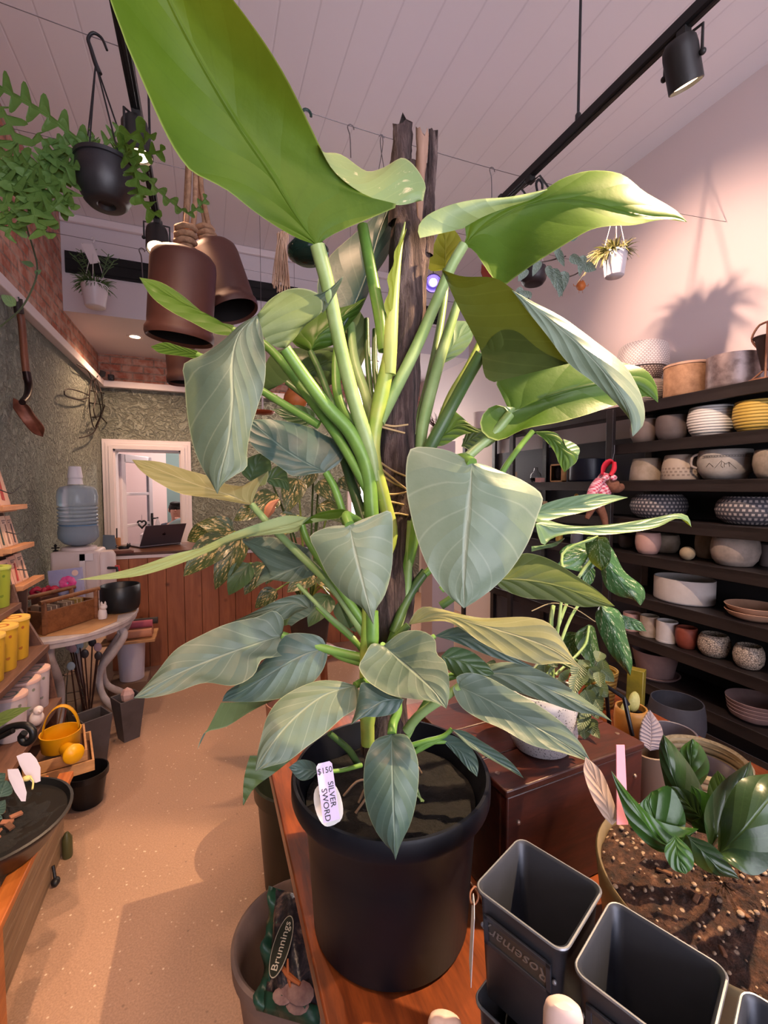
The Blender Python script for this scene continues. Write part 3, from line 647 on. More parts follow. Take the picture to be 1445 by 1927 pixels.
leaf('leaf', 'teal', [
    B([616,1219,570,1232,520,1260,470,1292,418,1320], (.80,.78,.765,.755,.75), [616,1219,605,1200,578,1192,540,1194,520,1215,490,1250,455,1282,425,1303,418,1320], [616,1219,615,1240,603,1268,575,1296,545,1310,492,1320,450,1321,418,1320], zl=(0,.02,.02,0), zr=(0,-.01,-.01,0), face='t', K=28, m=7),
    F([416,1322,455,1321,492,1320,530,1314,560,1304], (.75,.752,.755,.757,.76), [371,1411,384,1380,425,1368,470,1340,520,1315,560,1304], (.745,.75,.755,.76,.765,.762), face='u', K=16, m=4, bul=.004)],
    [([616,1219,.80, 640,1235,.80, 690,1250,.795], [.006,.0065,.007])], 'blue-green leaf tucked below with a dark drooping tip')
leaf('leaf', 'grey', [
    B([668,1290,610,1308,560,1345,515,1395,480,1452], (.76,.73,.70,.67,.645), [668,1290,640,1282,600,1281,558,1296,524,1318,503,1348,492,1385,484,1420,480,1452], [668,1290,679,1305,670,1332,645,1350,612,1380,578,1405,542,1432,508,1442,480,1452], zl=(0,.02,.025,.01,0), zr=(0,-.01,-.0,-.0,0), face='t', K=30, m=8, wob=.0012)],
    [([668,1290,.76, 680,1284,.77, 692,1285,.785], [.006,.007,.008])], 'ribbed grey-green leaf hanging over the left rim of the pot')
leaf('leaf', 'dark', [
    F([470,1422,462,1450,458,1475,457,1515], (.70,.69,.685,.68), [560,1420,520,1452,478,1484,458,1516], (.72,.71,.69,.68), face='u', K=16, m=4)], label='dark underside tip below the ribbed left leaf')
leaf('leaf', 'grey', [
    B([722,1215,750,1240,790,1275,820,1305,840,1334], (.77,.75,.72,.695,.68), [722,1215,755,1190,792,1187,818,1203,822,1230,838,1246,845,1280,845,1312,840,1334], [722,1215,700,1211,685,1235,675,1255,690,1280,712,1296,735,1308,765,1314,800,1318,822,1323,840,1334], zl=(0,.02,.02,.01,0), zr=(0,-.01,-.01,0), face='t', K=28, m=8, wob=.001)],
    [([722,1215,.77, 710,1225,.78, 695,1240,.79], [.007,.008])], 'rounded grey leaf low on the stem, half in warm light')
leaf('leaf', 'teal', [
    B([760,1316,720,1320,690,1338,660,1364], (.735,.72,.71,.70), [760,1316,730,1302,682,1284,674,1310,668,1340,660,1364], [760,1316,745,1340,712,1349,684,1350,660,1364], face='t', zl=.02)], label='small pale-veined leaf below the rounded grey leaf')
leaf('leaf', 'teal', [
    B([737,1381,738,1440,740,1500,742,1560,744,1619], (.72,.675,.65,.635,.628), [737,1381,708,1391,690,1420,684,1464,689,1517,705,1560,726,1590,738,1602,744,1619], [737,1381,765,1384,782,1415,788,1450,784,1502,773,1548,756,1584,750,1600,744,1619], zl=(0,.015,.015,0), zr=(0,.015,.015,0), face='t', K=28, m=8)],
    [([737,1381,.72, 740,1360,.735, 748,1335,.75, 740,1300,.77, 705,1290,.785], [.0075,.008,.008,.008])], 'blue-green leaf hanging straight down over the front rim')
leaf('leaf', 'teal', [
    B([828,1390,850,1402,875,1422,898,1462], (.80,.79,.775,.765), [828,1390,845,1383,866,1391,887,1408,900,1436,898,1462], [828,1390,840,1402,858,1421,880,1446,898,1462], face='t')],
    [([828,1390,.80, 805,1402,.80, 770,1420,.80, 740,1430,.80], [.004,.0045,.005])], 'small blue-green leaf in the pot at right')
leaf('leaf', 'teal', [
    B([850,1372,890,1400,935,1432,986,1465], (.80,.785,.775,.765), [850,1372,875,1376,905,1394,945,1420,970,1443,986,1465], [850,1372,880,1402,915,1424,955,1447,986,1465], face='t', zr=-.01)],
    [([850,1372,.80, 835,1385,.80, 800,1395,.80, 750,1410,.80], [.004,.0045,.005])], 'slim blue-green leaf arching over the right rim of the pot')
leaf('leaf', 'teal', [
    B([600,1452,580,1448,560,1447,543,1444], (.74,.73,.72,.715), [600,1452,590,1435,565,1430,543,1444], [600,1452,585,1465,565,1468,543,1444], face='t')],
    [([600,1452,.74, 640,1450,.76, 680,1440,.79], [.003,.0035,.004])], label='tiny rounded leaf at the left inside the pot')
leaf('leaf', 'grey', [
    B([864,1292,920,1318,980,1352,1040,1386,1112,1434], (.76,.74,.72,.705,.69), [864,1292,858,1275,880,1266,915,1273,965,1300,1005,1322,1055,1358,1092,1398,1112,1434], [864,1292,852,1292,856,1310,870,1332,900,1352,945,1372,1000,1402,1055,1416,1112,1434], zl=(0,.02,.02,.01,0), zr=(0,-.01,-.015,-.01,0), face='t', K=32, m=8, wob=.001)],
    [([864,1292,.76, 840,1310,.765, 790,1345,.78, 765,1375,.79], [.007,.008,.0085], ST_L)], 'large grey-green leaf pointing down-right over the red box, half in warm light')
leaf('leaf', 'grey', [
    B([896,1266,960,1270,1030,1296,1095,1325,1152,1358], (.85,.84,.83,.82,.81), [896,1266,925,1250,958,1246,1005,1257,1050,1280,1095,1312,1128,1336,1152,1358], [896,1266,930,1288,980,1304,1030,1322,1085,1340,1120,1345,1152,1358], zl=.015, face='t', K=24)],
    [([896,1266,.85, 860,1270,.85, 800,1290,.83], [.006,.007,.008])], 'grey-green leaf lying behind the large down-right leaf')
leaf('leaf', 'pale', [
    B([768,1176,830,1158,900,1175,970,1195,1040,1222,1100,1264], (.80,.78,.76,.745,.73,.72), [768,1176,778,1156,795,1142,825,1145,868,1156,912,1163,986,1161,1024,1168,1045,1184,1060,1207,1078,1238,1100,1264], [768,1176,805,1170,842,1170,874,1187,904,1208,935,1224,968,1238,1018,1251,1042,1248,1078,1251,1100,1264], zl=(0,.01,.02,.01,0), zr=(0,-.01,-.01,0), face='t', K=32, m=8, wob=.001)],
    [([768,1176,.80, 745,1200,.80, 715,1235,.80], [.006,.007,.008], ST_D)], 'long pale yellow-olive leaf reaching right in warm light')
leaf('leaf', 'teal', [
    B([818,1197,870,1200,930,1222,1006,1256], (.85,.84,.835,.83), [818,1197,840,1185,868,1179,900,1186,935,1215,970,1238,1006,1256], [818,1197,850,1206,890,1222,932,1238,990,1253,1006,1256], face='t')],
    [([818,1197,.85, 790,1215,.84, 740,1240,.82], [.005,.006,.007])], 'green leaf just under the long pale leaf')
leaf('leaf', 'dark', [
    B([830,1235,870,1245,905,1262,930,1268], (.83,.83,.83,.83), [830,1235,850,1218,885,1225,915,1248,930,1268], [830,1235,845,1262,880,1280,910,1278,930,1268], face='t')], label='dark shaded leaf between the two right lower leaves')
leaf('leaf', 'olive', [
    B([930,1090,985,1092,1045,1102,1100,1120,1157,1141], (.80,.805,.815,.825,.83), [930,1090,955,1062,982,1042,1010,1044,1045,1058,1085,1084,1125,1112,1157,1141], [930,1090,940,1105,985,1124,1040,1130,1094,1142,1130,1141,1157,1141], zl=.02, face='u', K=26)],
    [([930,1090,.80, 890,1100,.82, 830,1140,.83], [.006,.007,.008], ST_D)], 'dark olive leaf pointing right behind the broad front leaf')
leaf('leaf', 'green', [B([1000,965,1060,955,1120,942,1182,936], (.86,.88,.9,.92), [1000,965,1025,948,1078,934,1130,929,1182,936], [1000,965,1010,982,1060,972,1112,960,1150,946,1182,936], face='t', zr=-.01)],
    [([1000,965,.86, 940,985,.86, 860,1030,.85, 800,1080,.845], [.005,.006,.007])], 'slim green leaf pointing right at the dark shelf, upper of two')
leaf('leaf', 'green', [
    B([1008,985,1070,994,1140,992,1210,985,1270,972,1301,992], (.82,.83,.84,.85,.86,.86), [1008,985,1022,978,1065,988,1105,990,1170,984,1232,974,1278,966,1295,972,1301,992], [1008,985,1012,1006,1022,1026,1040,1012,1078,1004,1123,1007,1192,1001,1240,991,1272,976,1292,980,1301,992], zl=.01, zr=-.01, face='t', K=30),
    F([1000,1028,1020,1026,1040,1022,1062,1012], .84, [1000,1038,1025,1032,1045,1028,1062,1014], .83, face='t', K=8, m=2)],
    [([1008,985,.82, 970,1000,.83, 900,1050,.84, 830,1110,.845], [.005,.006,.007])], 'long slim green leaf pointing right, its tip hooked down')
leaf('leaf', 'green', [
    B([1004,812,1035,825,1058,850,1062,889], (.92,.915,.91,.905), [1004,812,1030,811,1048,816,1062,834,1078,850,1088,856,1084,870,1072,880,1062,889], [1004,812,1025,828,1042,848,1052,872,1062,889], face='u'),
    F([1060,828,1066,842,1078,850,1088,856], .91, [1060,826,1080,834,1091,845,1089,856], .92, face='t', K=8, m=2)],
    [([1002,812,.92, 980,838,.91, 950,880,.89, 920,930,.87, 850,1000,.85], [.0055,.006,.0065,.007])], 'small drooping green leaf against the shelf of glassware')
leaf('leaf', 'yellow', [B([838,508,838,475,838,445,838,420], (.99,.99,.99,.99), [838,508,812,510,803,500,812,472,825,440,838,420], [838,508,858,478,869,458,858,436,838,420], face='u')],
    [([838,508,.99, 836,560,.97, 815,680,.92, 780,820,.87], [.007,.008,.008], ST_L)], 'yellow-green leaf glowing behind the top of the stake')
leaf('leaf', 'green', [B([822,690,845,660,868,630,888,608], (.95,.95,.96,.97), [822,690,832,650,848,607,870,604,888,608], [822,690,850,676,872,661,889,636,888,608], face='t')],
    [([822,690,.95, 805,740,.93, 795,820,.89], [.008,.009,.009], ST_L)], 'green leaf between the stems right of the stake')
leaf('leaf', 'green', [B([812,840,840,815,870,800,910,812], (.93,.93,.935,.94), [812,840,825,800,850,772,866,782,888,801,910,812], [812,840,835,838,872,818,910,812], face='u')],
    [([812,840,.93, 800,870,.91, 785,930,.88], [.006,.007,.007])], 'green leaf low between the stems right of the stake')
leaf('leaf', 'dark', [B([868,840,890,825,915,818,938,826], .96, [868,840,880,812,905,806,925,812,938,826], [868,840,885,846,915,842,938,826], face='u')], label='dark leaf behind the stems above the broad front leaf')
leaf('leaf', 'dark', [B([470,905,480,880,490,862,505,852], .93, [470,905,455,890,460,868,480,856,505,852], [470,905,490,905,510,885,505,852], face='t'),
    B([500,905,520,900,535,905,545,925], .93, [500,905,515,880,535,878,545,925], [500,905,515,915,530,918,545,925], face='t')], label='dark leaves in the gap beside the hanging grey leaf')
leaf('leaf', 'grey', [B([675,700,660,640,655,600,660,560], .95, [675,700,655,690,645,640,645,590,660,560], [675,700,690,660,690,610,660,560], face='u')],
    [([676,700,.95, 690,760,.92, 700,860,.86], [.006,.007,.008])], 'shaded leaf deep among the upper stems')
for nm, q, r, m in (('petiole', [682,425,.86, 700,520,.855, 715,600,.85, 722,660,.845], [.0105,.0115,.011], ST_G), ('petiole', [660,610,.93, 668,680,.91, 690,750,.88, 705,830,.85], [.009,.01,.01], ST_L), ('petiole', [690,600,.95, 692,680,.93, 700,760,.9], [.005,.006,.006], ST_D), ('petiole', [705,620,.95, 705,690,.93, 712,760,.9], [.005,.006,.006], ST_D),
    ('petiole', [866,555,.92, 845,620,.91, 820,700,.89, 795,800,.87, 790,850,.86], [.008,.0105,.012,.0125,.011], ST_L), ('petiole', [905,640,.93, 880,690,.91, 845,750,.89, 810,850,.87], [.0065,.007,.0075,.008], ST_Y), ('petiole', [640,840,.86, 665,920,.85, 690,1000,.82], [.009,.01,.011], ST_D), ('petiole', [632,690,.9, 636,740,.89, 655,800,.86, 690,880,.83], [.008,.008,.009], ST_D),
    ('petiole', [560,1100,.86, 620,1160,.84, 660,1195,.82, 685,1230,.81], [.004,.0045,.005], ST_L), ('petiole', [640,1010,.86, 660,1080,.85, 690,1160,.82], [.008,.009,.01], ST_D), ('petiole', [800,1075,.85, 770,1120,.84, 740,1190,.82], [.009,.009,.009], ST_D), ('petiole', [690,1290,.79, 700,1340,.8, 690,1400,.8], [.007,.007,.006], ST_Y),
    ('petiole', [815,1300,.8, 790,1340,.8, 765,1390,.8], [.005,.0055,.005], ST_L), ('petiole', [840,1395,.8, 800,1400,.8, 770,1425,.8], [.004,.004,.005], ST_G), ('petiole', [620,1380,.77, 655,1410,.79, 675,1440,.81], [.005,.006,.006], ST_D), ('petiole', [700,1150,.785, 700,1200,.785, 695,1250,.79], [.011,.012,.011], ST_G), ('petiole', [775,980,.84, 768,1060,.84, 762,1130,.84, 735,1215,.82], [.009,.008,.009,.009], ST_L)):
    stem(nm, q, r, m, plant)
for k in range(16):
    a = rnd.uniform(0, 2*PI); r0 = rnd.uniform(.01, .04); x0 = PC + V((math.cos(a)*r0, math.sin(a)*r0, -.02)); x1 = PC + V((math.cos(a)*(r0+.05), math.sin(a)*(r0+.05), -.045))
    obj('surface_root', MB().tube([x0, (x0+x1)/2 + V((rnd.uniform(-.01,.01), 0, .012)), x1], .0022, 6, sm=8), M('8d7560', .7, name='root_brown') if k % 2 else ST_L, plant)
# temporary key so the plant can be judged
# ================================================================== the wooden bench under the plant
ORANGE = wood('43190a', '964a1e', (14, 1.6, 14), 2.2, .38, .2, name='orange_varnished_timber', coat=.25)
tb = thing('display_bench', 'orange-brown varnished wooden bench carrying the big black pot and the grey tins', 'bench', (.7, .7, 0))
mb = MB()
for k in range(4):
    x0 = .15 + .33 * k; mb.box((x0 + .1635, .74, .78), (.327, 1.5, .04))
obj('tabletop', mb, ORANGE, tb, bevel=.004)
for x in (.34, 1.36):
    for y in (.1, 1.36): obj('leg', MB().box((x, y, .38), (.07, .07, .76)), ORANGE, tb, bevel=.004)
mb = MB().box((.85, 1.38, .7), (1.0, .03, .1)).box((.85, .08, .7), (1.0, .03, .1)).box((.34, .73, .7), (.03, 1.2, .1)).box((1.36, .73, .7), (.03, 1.2, .1)); obj('apron', mb, ORANGE, tb, bevel=.003)

def solo(name, mb, mats, loc, label, cat, group=None, bevel=0, smooth=40):
    o = obj(name, mb, mats, bevel=bevel, smooth=smooth); o.location = V(loc); return tag(o, label, cat, group)
# ---- dark red wooden crate beside the pot
REDW = wood('280e09', '4a1d12', (3, 14, 14), 2.2, .45, .25, name='dark_red_timber', coat=.15)
bx = thing('wooden_crate', 'dark red wooden crate beside the big black pot, speckled white planter on it', 'crate', (.494, .655, .802))
e1 = V((.998, .062, 0)); e2 = V((-.062, .998, 0)); O = V((.494, .655, .802)); ang = math.atan2(.062, .998)
def bxp(u, v, z): return O + e1 * u + e2 * v + V((0, 0, z))
mb = MB()
for a, b in ((0, .1), (.103, .212), (.215, .326)): mb.box(bxp(.1885, (a + b) / 2, .241), (.377, b - a, .014), (0, 0, ang))
obj('lid', mb, REDW, bx, bevel=.003)
for v_ in (.011, .315): obj('side_panel', MB().box(bxp(.1885, v_, .117), (.369, .018, .234), (0, 0, ang)), REDW, bx, bevel=.003)
for u_ in (.012, .365): obj('end_panel', MB().box(bxp(u_, .163, .117), (.016, .285, .234), (0, 0, ang)), REDW, bx, bevel=.003)
mb = MB()
for u, v in ((.02, .05), (.355, .05), (.02, .15), (.355, .15), (.355, .27)): mb.lathe([(.001, 0), (.005, .0005), (.005, .0015), (.001, .0022)], bxp(u, v, .2475), 10)
for u, z in ((.03, .18), (.35, .18), (.03, .06), (.35, .06)): mb.sph(bxp(u, .002, z), .005, 10, 6)
obj('nail_head', mb, M('8a7468', .4, .8, name='old_nail'), bx)
# ---- speckled white planter with trailing marbled vine on the crate
t = NT('speckled_glaze'); co = t.coord('Object'); vo = t.n('ShaderNodeTexVoronoi'); vo.inputs['Scale'].default_value = 230; t.l(co, vo.inputs['Vector'])
f_ = t.math('MULTIPLY', t.ramp(vo.outputs['Distance'], [(.22, 1.), (.34, 0.)]), t.ramp(vo.outputs['Color'], [(.35, 0.), (.5, 1.)]))
t.l(t.mix(f_, lin('cfcbd0'), lin('4a4a55')), t.b.inputs['Base Color']); t.set(Roughness=.35); SPECK = t.mat
def pot_prof(r, h, kind='round', wall=.006):
    k = {'cyl': [(.92, 0), (.98, .03), (1, .1), (1, 1)], 'round': [(.55, 0), (.72, .03), (.9, .22), (1, .52), (.97, .8), (.9, 1)], 'taper': [(.72, 0), (.76, .03), (1, 1)],
         'bowl': [(.45, 0), (.6, .04), (.84, .3), (.96, .65), (1, 1)], 'squat': [(.5, 0), (.7, .04), (.93, .25), (1, .52), (.94, .8), (.78, 1)], 'belly': [(.62, 0), (.75, .04), (.95, .3), (1, .6), (.97, .85), (.93, 1)], 'cone': [(.95, 0), (1, .04), (.93, .6), (.8, 1)]}[kind]
    p = [(.001, 0)] + [(a * r, b * h) for a, b in k]; 
    top = p[-1][0]; p += [(top - wall * .5, h + wall * .25), (top - wall, h)] + [(max(a * r - wall, .003), max(b * h, wall)) for a, b in reversed(k[1:-1])] + [(.001, wall)]
    return p
spp = onz(1042, 1434, 1.05); spc = (spp.x + .014, spp.y + .054, 1.0505)
sp = thing('speckled_planter', 'white speckled planter with trailing vines on top of the dark red crate', 'potted plant', spc)
sc_ = V(spc)
obj('pot', MB().lathe(pot_prof(.076, .128, 'belly'), sc_, 40), SPECK, sp, smooth=60); obj('soil', MB().lathe([(.001, .112), (.05, .11), (.066, .106)], sc_, 30), SOIL, sp)
def vine_leaf(parent, name, mat, base, tip, width, droop=.0, face=None, cup=.25, K=12, m=4, heart=.0, label=None, tocam=None):
    """one leaf from base to tip; tocam is the way its upper side faces"""
    base, tip = V(base), V(tip); d = tip - base; L = d.length; d = d / L
    nrm = V(tocam) if tocam is not None else V((0, 0, 1)); x = d.cross(nrm); x = x.normalized() if x.length > 1e-5 else d.orthogonal().normalized(); nrm = x.cross(d)
    rows = []; uvs = []
    for i in range(K):
        t_ = i / (K - 1); w = width * (math.sin(PI * min(1, t_ ** .62)) ** .8 if t_ < .999 else 0) * .5
        w = max(w, .0004); p = base + d * L * t_ + nrm * droop * L * (t_ - t_ * t_) * 4 * .25 - V((0,0,1)) * 0
        rows.append([p + x * w * j / m + nrm * (cup * w * (j / m) ** 2) - d * heart * w * (abs(j) / m) * (1 - t_) for j in range(-m, m + 1)]); uvs.append([(.5 + .5 * j / m, t_) for j in range(-m, m + 1)])
    c = (rows[K//2][m+1] - rows[K//2][m-1]).cross(rows[K//2+1][m] - rows[K//2-1][m])
    if c.dot(nrm) < 0: rows = [r[::-1] for r in rows]; uvs = [r[::-1] for r in uvs]
    return obj(name, MB().grid(rows, uv=uvs), mat, parent, smooth=80, label=label)
def pxleaf(parent, name, mat, spec, Z, label=None):
    """leaf given by traced mid, left and right lines at a real distance"""
    mb = MB(); mid, L, R, face = spec[:4]; blade(mb, mid, Z, L, R, *(spec[4:6] if len(spec) > 5 else (0, 0)), face=face, K=20, m=5)
    return obj(name, mb, mat, parent, smooth=80, label=label)
# variegated monstera-type vine (the large marbled leaves right of the plant)
for sp_l, Z in (
    (([1130,1030,1085,1042,1060,1048], [1130,1030,1105,1022,1070,1025,1052,1040,1060,1050], [1130,1030,1125,1060,1100,1075,1075,1072,1050,1062,1060,1050], 't', .02, -.01), 1.12),
    (([1124,1012,1135,1050,1205,1140], [1124,1012,1150,1030,1175,1075,1210,1105,1214,1125,1205,1140], [1124,1012,1128,1060,1140,1105,1165,1122,1190,1128,1205,1140], 't', .02, .02), 1.1),
    (([1125,1010,1128,1040,1132,1074], [1125,1010,1142,1012,1150,1040,1145,1062,1132,1074], [1125,1010,1104,1012,1102,1032,1112,1058,1132,1074], 'u', -.01, .02), 1.07),
    (([1130,1138,1150,1180,1186,1270], [1130,1138,1165,1150,1180,1200,1190,1245,1186,1272], [1130,1138,1120,1155,1124,1180,1145,1225,1165,1250,1186,1272], 't', .02, .02), 1.08),
    (([1166,1156,1190,1168,1216,1186], [1166,1156,1180,1160,1205,1170,1216,1188], [1166,1156,1172,1180,1195,1186,1216,1188], 't'), 1.12),
    (([1085,1190,1078,1215,1085,1240], [1085,1190,1066,1190,1060,1210,1075,1235,1085,1240], [1085,1190,1100,1200,1098,1225,1085,1240], 't'), 1.1),
    (([1108,1175,1112,1210,1118,1235,1135,1290], [1108,1175,1085,1190,1084,1215,1100,1240,1135,1290], [1108,1175,1118,1180,1128,1225,1140,1260,1135,1290], 'u', .0, .03), 1.06),
    (([1110,1060,1108,1085,1105,1100], [1110,1060,1120,1075,1116,1095,1105,1104], [1110,1060,1096,1075,1096,1090,1105,1104], 't'), 1.15)):
    pxleaf(sp, 'marbled_leaf', LM['pothos'], sp_l, Z)
for q, r in (([1030,1270,1.0, 1050,1180,1.06, 1090,1085,1.1, 1128,1035,1.1], .004), ([1035,1270,1.0, 1075,1160,1.06, 1110,1120,1.08, 1130,1140,1.08], .0035), ([1040,1265,1.0, 1060,1090,1.05, 1060,1040,1.08, 1125,1010,1.08], .0035), ([1045,1270,1.0, 1100,1215,1.04, 1108,1178,1.06], .003), ([1130,1138,1.08, 1150,1150,1.1, 1166,1156,1.12], .0025), ([1040,1280,1.0, 1037,1170,1.04, 1041,1140,1.06], .005)):
    stem('vine_stem', q, [r, r], ST_L, sp, 7)
stem('aerial_root', [1000,1150,1.05, 1040,1135,1.06, 1080,1145,1.06, 1120,1170,1.07], [.0014, .001], M('8a7d60', .7, name='root_tan'), sp, 6)
# trailing string of small pale leaves spilling over the crate
SED = leafmat('lattice_vein_leaf', ('4f5f45', '5d6e50'), ('5a6a44', '68784e'), 'b9b98e', 'a8a880', .35, .15, nv=9)
for k in range(42):
    t_ = k / 41; x = 1130 - 25 * math.sin(t_ * 2.2) + rnd.uniform(-32, 12); y = lerp(1235, 1370, t_) + rnd.uniform(-10, 10); Z = 1.0 - .07 * math.sin(t_ * 3) + rnd.uniform(-.03, .02)
    a = P(x, y, Z); b = P(x + rnd.uniform(-22, 26), y + rnd.uniform(14, 40), Z - rnd.uniform(-.01, .03)); a, b = [q_ if q_.z > 1.07 else onz(CX + FPX*(q_-CAM).dot(RT)/(q_-CAM).dot(FW), CY - FPX*(q_-CAM).dot(UP)/(q_-CAM).dot(FW), 1.062 + .004*rnd.random()) for q_ in (a, b)]; vine_leaf(sp, 'trailing_leaf', SED, a, b, rnd.uniform(.022, .034), tocam=CAM - a)
for k in range(20):
    x = rnd.uniform(925, 1075); y = 1262 + rnd.uniform(-22, 24); Z = .97 + rnd.uniform(-.03, .03); a = P(x, y, Z); b = P(x + rnd.uniform(-25, 25), y + rnd.uniform(-8, 25), Z); vine_leaf(sp, 'trailing_leaf', SED, a, b, rnd.uniform(.022, .034), tocam=CAM - a)
for q in ([1080,1240,1.0, 1130,1270,.98, 1140,1310,.98], [1060,1245,1.0, 1110,1290,.97, 1118,1310,.97], [1000,1262,.97, 1030,1240,.99, 1080,1260,.98]): stem('vine_stem', q, .003, ST_D, sp, 7)
# small terracotta pot behind the planter
pp = onz(912, 1262, 1.1); 
tp = P(905, 1235, 1.12); solo('clay_pot', MB().lathe(pot_prof(.045, .09, 'taper'), (0, 0, 0), 28), M('a8705a', .75, col2='b98570', bump=.1, name='terracotta'), (tp.x + .02, tp.y, 1.0505), 'small pale terracotta pot on the crate behind the philodendron leaves', 'plant pot')

# ---- grey metal planter tins, foreground
GREY = M('3a3d45', .42, .35, col2='454851', vs=4, bump=.05, bs=60, name='grey_enamel'); RIMG = M('8a8d94', .35, .5, name='worn_rim')
TA = [onz(*p, 1.1) for p in ((977,1573), (893,1673), (1065,1800), (1133,1668))]; tc = (TA[0] + TA[1] + TA[2] + TA[3]) / 4
tx = ((TA[2] - TA[1]) + (TA[3] - TA[0])).normalized(); ty = V((-tx.y, tx.x, 0)); TS = .1165
def rrect(c, half, z, rad, n=5):
    out = []
    for (sx, sy), a0 in (((1,1), 0), ((-1,1), PI/2), ((-1,-1), PI), ((1,-1), 1.5*PI)):
        for k in range(n + 1):
            a = a0 + PI/2*k/n; u = sx*(half-rad) + rad*math.cos(a); v = sy*(half-rad) + rad*math.sin(a); out.append(c + tx*u + ty*v + V((0,0,z)))
    return out
PLATE = M('55524f', .45, .5, name='dull_plate'); LET = M('8f8a88', .4, .5, name='raised_letters')
def tin(c, z0, h, word, label, inner=True):
    """square metal planter tapering to its foot, rolled rim, name plate on the face towards the aisle"""
    r = thing('planter_tin', label, 'planter', (c.x, c.y, z0), 'grey metal planter tins')
    c0 = V((c.x, c.y, 0)); H = TS / 2
    prof = [(.043, 0), (.047, .004), (H - .004, h - .006), (H - .0005, h - .004), (H, h - .001), (H - .002, h + .0012), (H - .005, h - .002), (.043, .008)]
    rings = [rrect(c0, hf, z0 + z, .012 if hf > .05 else .009) for hf, z in prof]; n = len(rings[0])
    mb = MB().grid(rings, close=True); mb.add(rings[0], [tuple(reversed(range(n)))]); mb.add(rings[-1], [tuple(range(n))])
    obj('body', mb, GREY, r, smooth=50)
    rr = [p + V((0,0,0)) for p in rrect(c0, H - .001, z0 + h - .0005, .013)]; mb = MB().tube(rr + rr[:1], .0018, 6, cap=False); obj('rolled_rim', mb, RIMG, r)
    f0 = c0 - tx * 0 - ty * (H - .0095) + V((0, 0, z0 + h * .70)); tilt = .0118 / h * 1.2
    out = (-ty + V((0,0,-tilt * .8))).normalized(); upv = out.cross(tx).normalized()
    Mx = Matrix((tx, upv, out)).transposed().to_4x4(); Mx.translation = f0 + out * .0052
    def lb(cx, cy, w, hh, d, z=0): return [Mx @ V((cx + sx*w/2, cy + sy*hh/2, z + dz)) for dz in (0, d) for sx, sy in ((-1,-1),(1,-1),(1,1),(-1,1))]
    Q = [(3,2,1,0),(4,5,6,7),(0,1,5,4),(1,2,6,5),(2,3,7,6),(3,0,4,7)]
    mb = MB()
    for a in ((0, .017, .086, .006), (0, -.017, .086, .006), (.04, 0, .006, .04), (-.04, 0, .006, .04)): mb.add(lb(*a, .003), Q)
    pl = obj('label_holder', mb, GREY, r, bevel=.0006); mb = MB().add(lb(0, 0, .075, .029, .0012), Q); mb2 = MB(); mb2.add(lb(0, 0, .075, .029, .0012), Q); obj('name_plate', mb2, PLATE, r)
    if word:
        R2 = Matrix.Rotation(PI, 4, 'Z'); T = Matrix.Translation((0, 0, .0016)); text('lettering', word, .021, Mx @ T @ R2, LET, r, font_shear=.35, ex=.0003)
    for s in (-1, 1): obj('rivet', MB().sph(Mx @ V((s * .046, 0, 0)), .0028, 10, 6), RIMG, r)
    return r
step = V((.042, -.1185, 0))
def tincentre(k): return V((tc.x, tc.y, 0)) + (-ty * 0) + V((.0405, -.1195, 0)) * k
tin(tincentre(0), .955, .145, 'Rosemary', 'square grey planter tin with a cursive name plate, stacked on another tin')
tin(V((tc.x, tc.y, 0)), .802, .148, '', 'lower square grey tin, under the tin with the cursive plate')
cB = [onz(*p, 1.1) for p in ((1145,1687), (1375,1835))]; tb_ = V((tc.x, tc.y, 0)) + V((.0415, -.1205, 0))
tin(tb_, .955, .145, '', 'square grey planter tin in the middle, open and empty'); tin(tb_, .802, .148, '', 'lower square grey tin under the middle tin')
tin(tb_ * 2 - V((tc.x, tc.y, 0)), .955, .145, '', 'square grey planter tin cut off by the bottom right corner'); tin(tb_ * 2 - V((tc.x, tc.y, 0)), .802, .148, '', 'lower square grey tin in the bottom right corner stack')
# paper price tag tied to the first tin
pa, pb = P(891, 1690, .558), P(884, 1832, .552); r = thing('price_tag', 'thin white price tag hanging by brown string from the first grey tin', 'tag', pa)
dv = (pb - pa); wv = (V((_s, _c, 0)) + RT * .12).normalized() * .016; obj('card', MB().plate([pa + wv*.4, pa - wv*.5, pa + dv*.12 - wv, pb - wv, pb + wv, pa + dv*.12 + wv], RT * .0007), M('e6e0e4', .6, name='tag_card'), r, smooth=0)
q = [P(893,1668,.565), P(885,1680,.56), P(886,1698,.556), P(893,1702,.557), P(900,1690,.562), P(897,1672,.568), P(893,1668,.565)]; obj('string', MB().tube(q, .0011, 6, sm=24), M('8a5a40', .8, name='brown_string'), r)
# pale blunt ornaments whose tops peek over the bottom edge
PINKC = M('e8c9bd', .5, name='pale_pink_clay')
def ornament(x, y, Z, w, h, label):
    c = P(x, y, Z); mb = MB().lathe([(.001, -h), (w*.9, -h), (w, -h*.9), (w*.96, -.012), (w*.85, -.004), (w*.6, 0), (.001, .001)], (0, 0, 0), 24, sy=.6, M=rotz(-.6)); return solo('clay_marker', mb, PINKC, c, label, 'ornament')
ornament(1060, 1886, .424, .0185, .317, 'pale pink blunt-topped clay marker in front of the grey tins'); ornament(838, 1914, .62, .025, .238, 'pale pink rounded top at the bottom edge below the black pot')

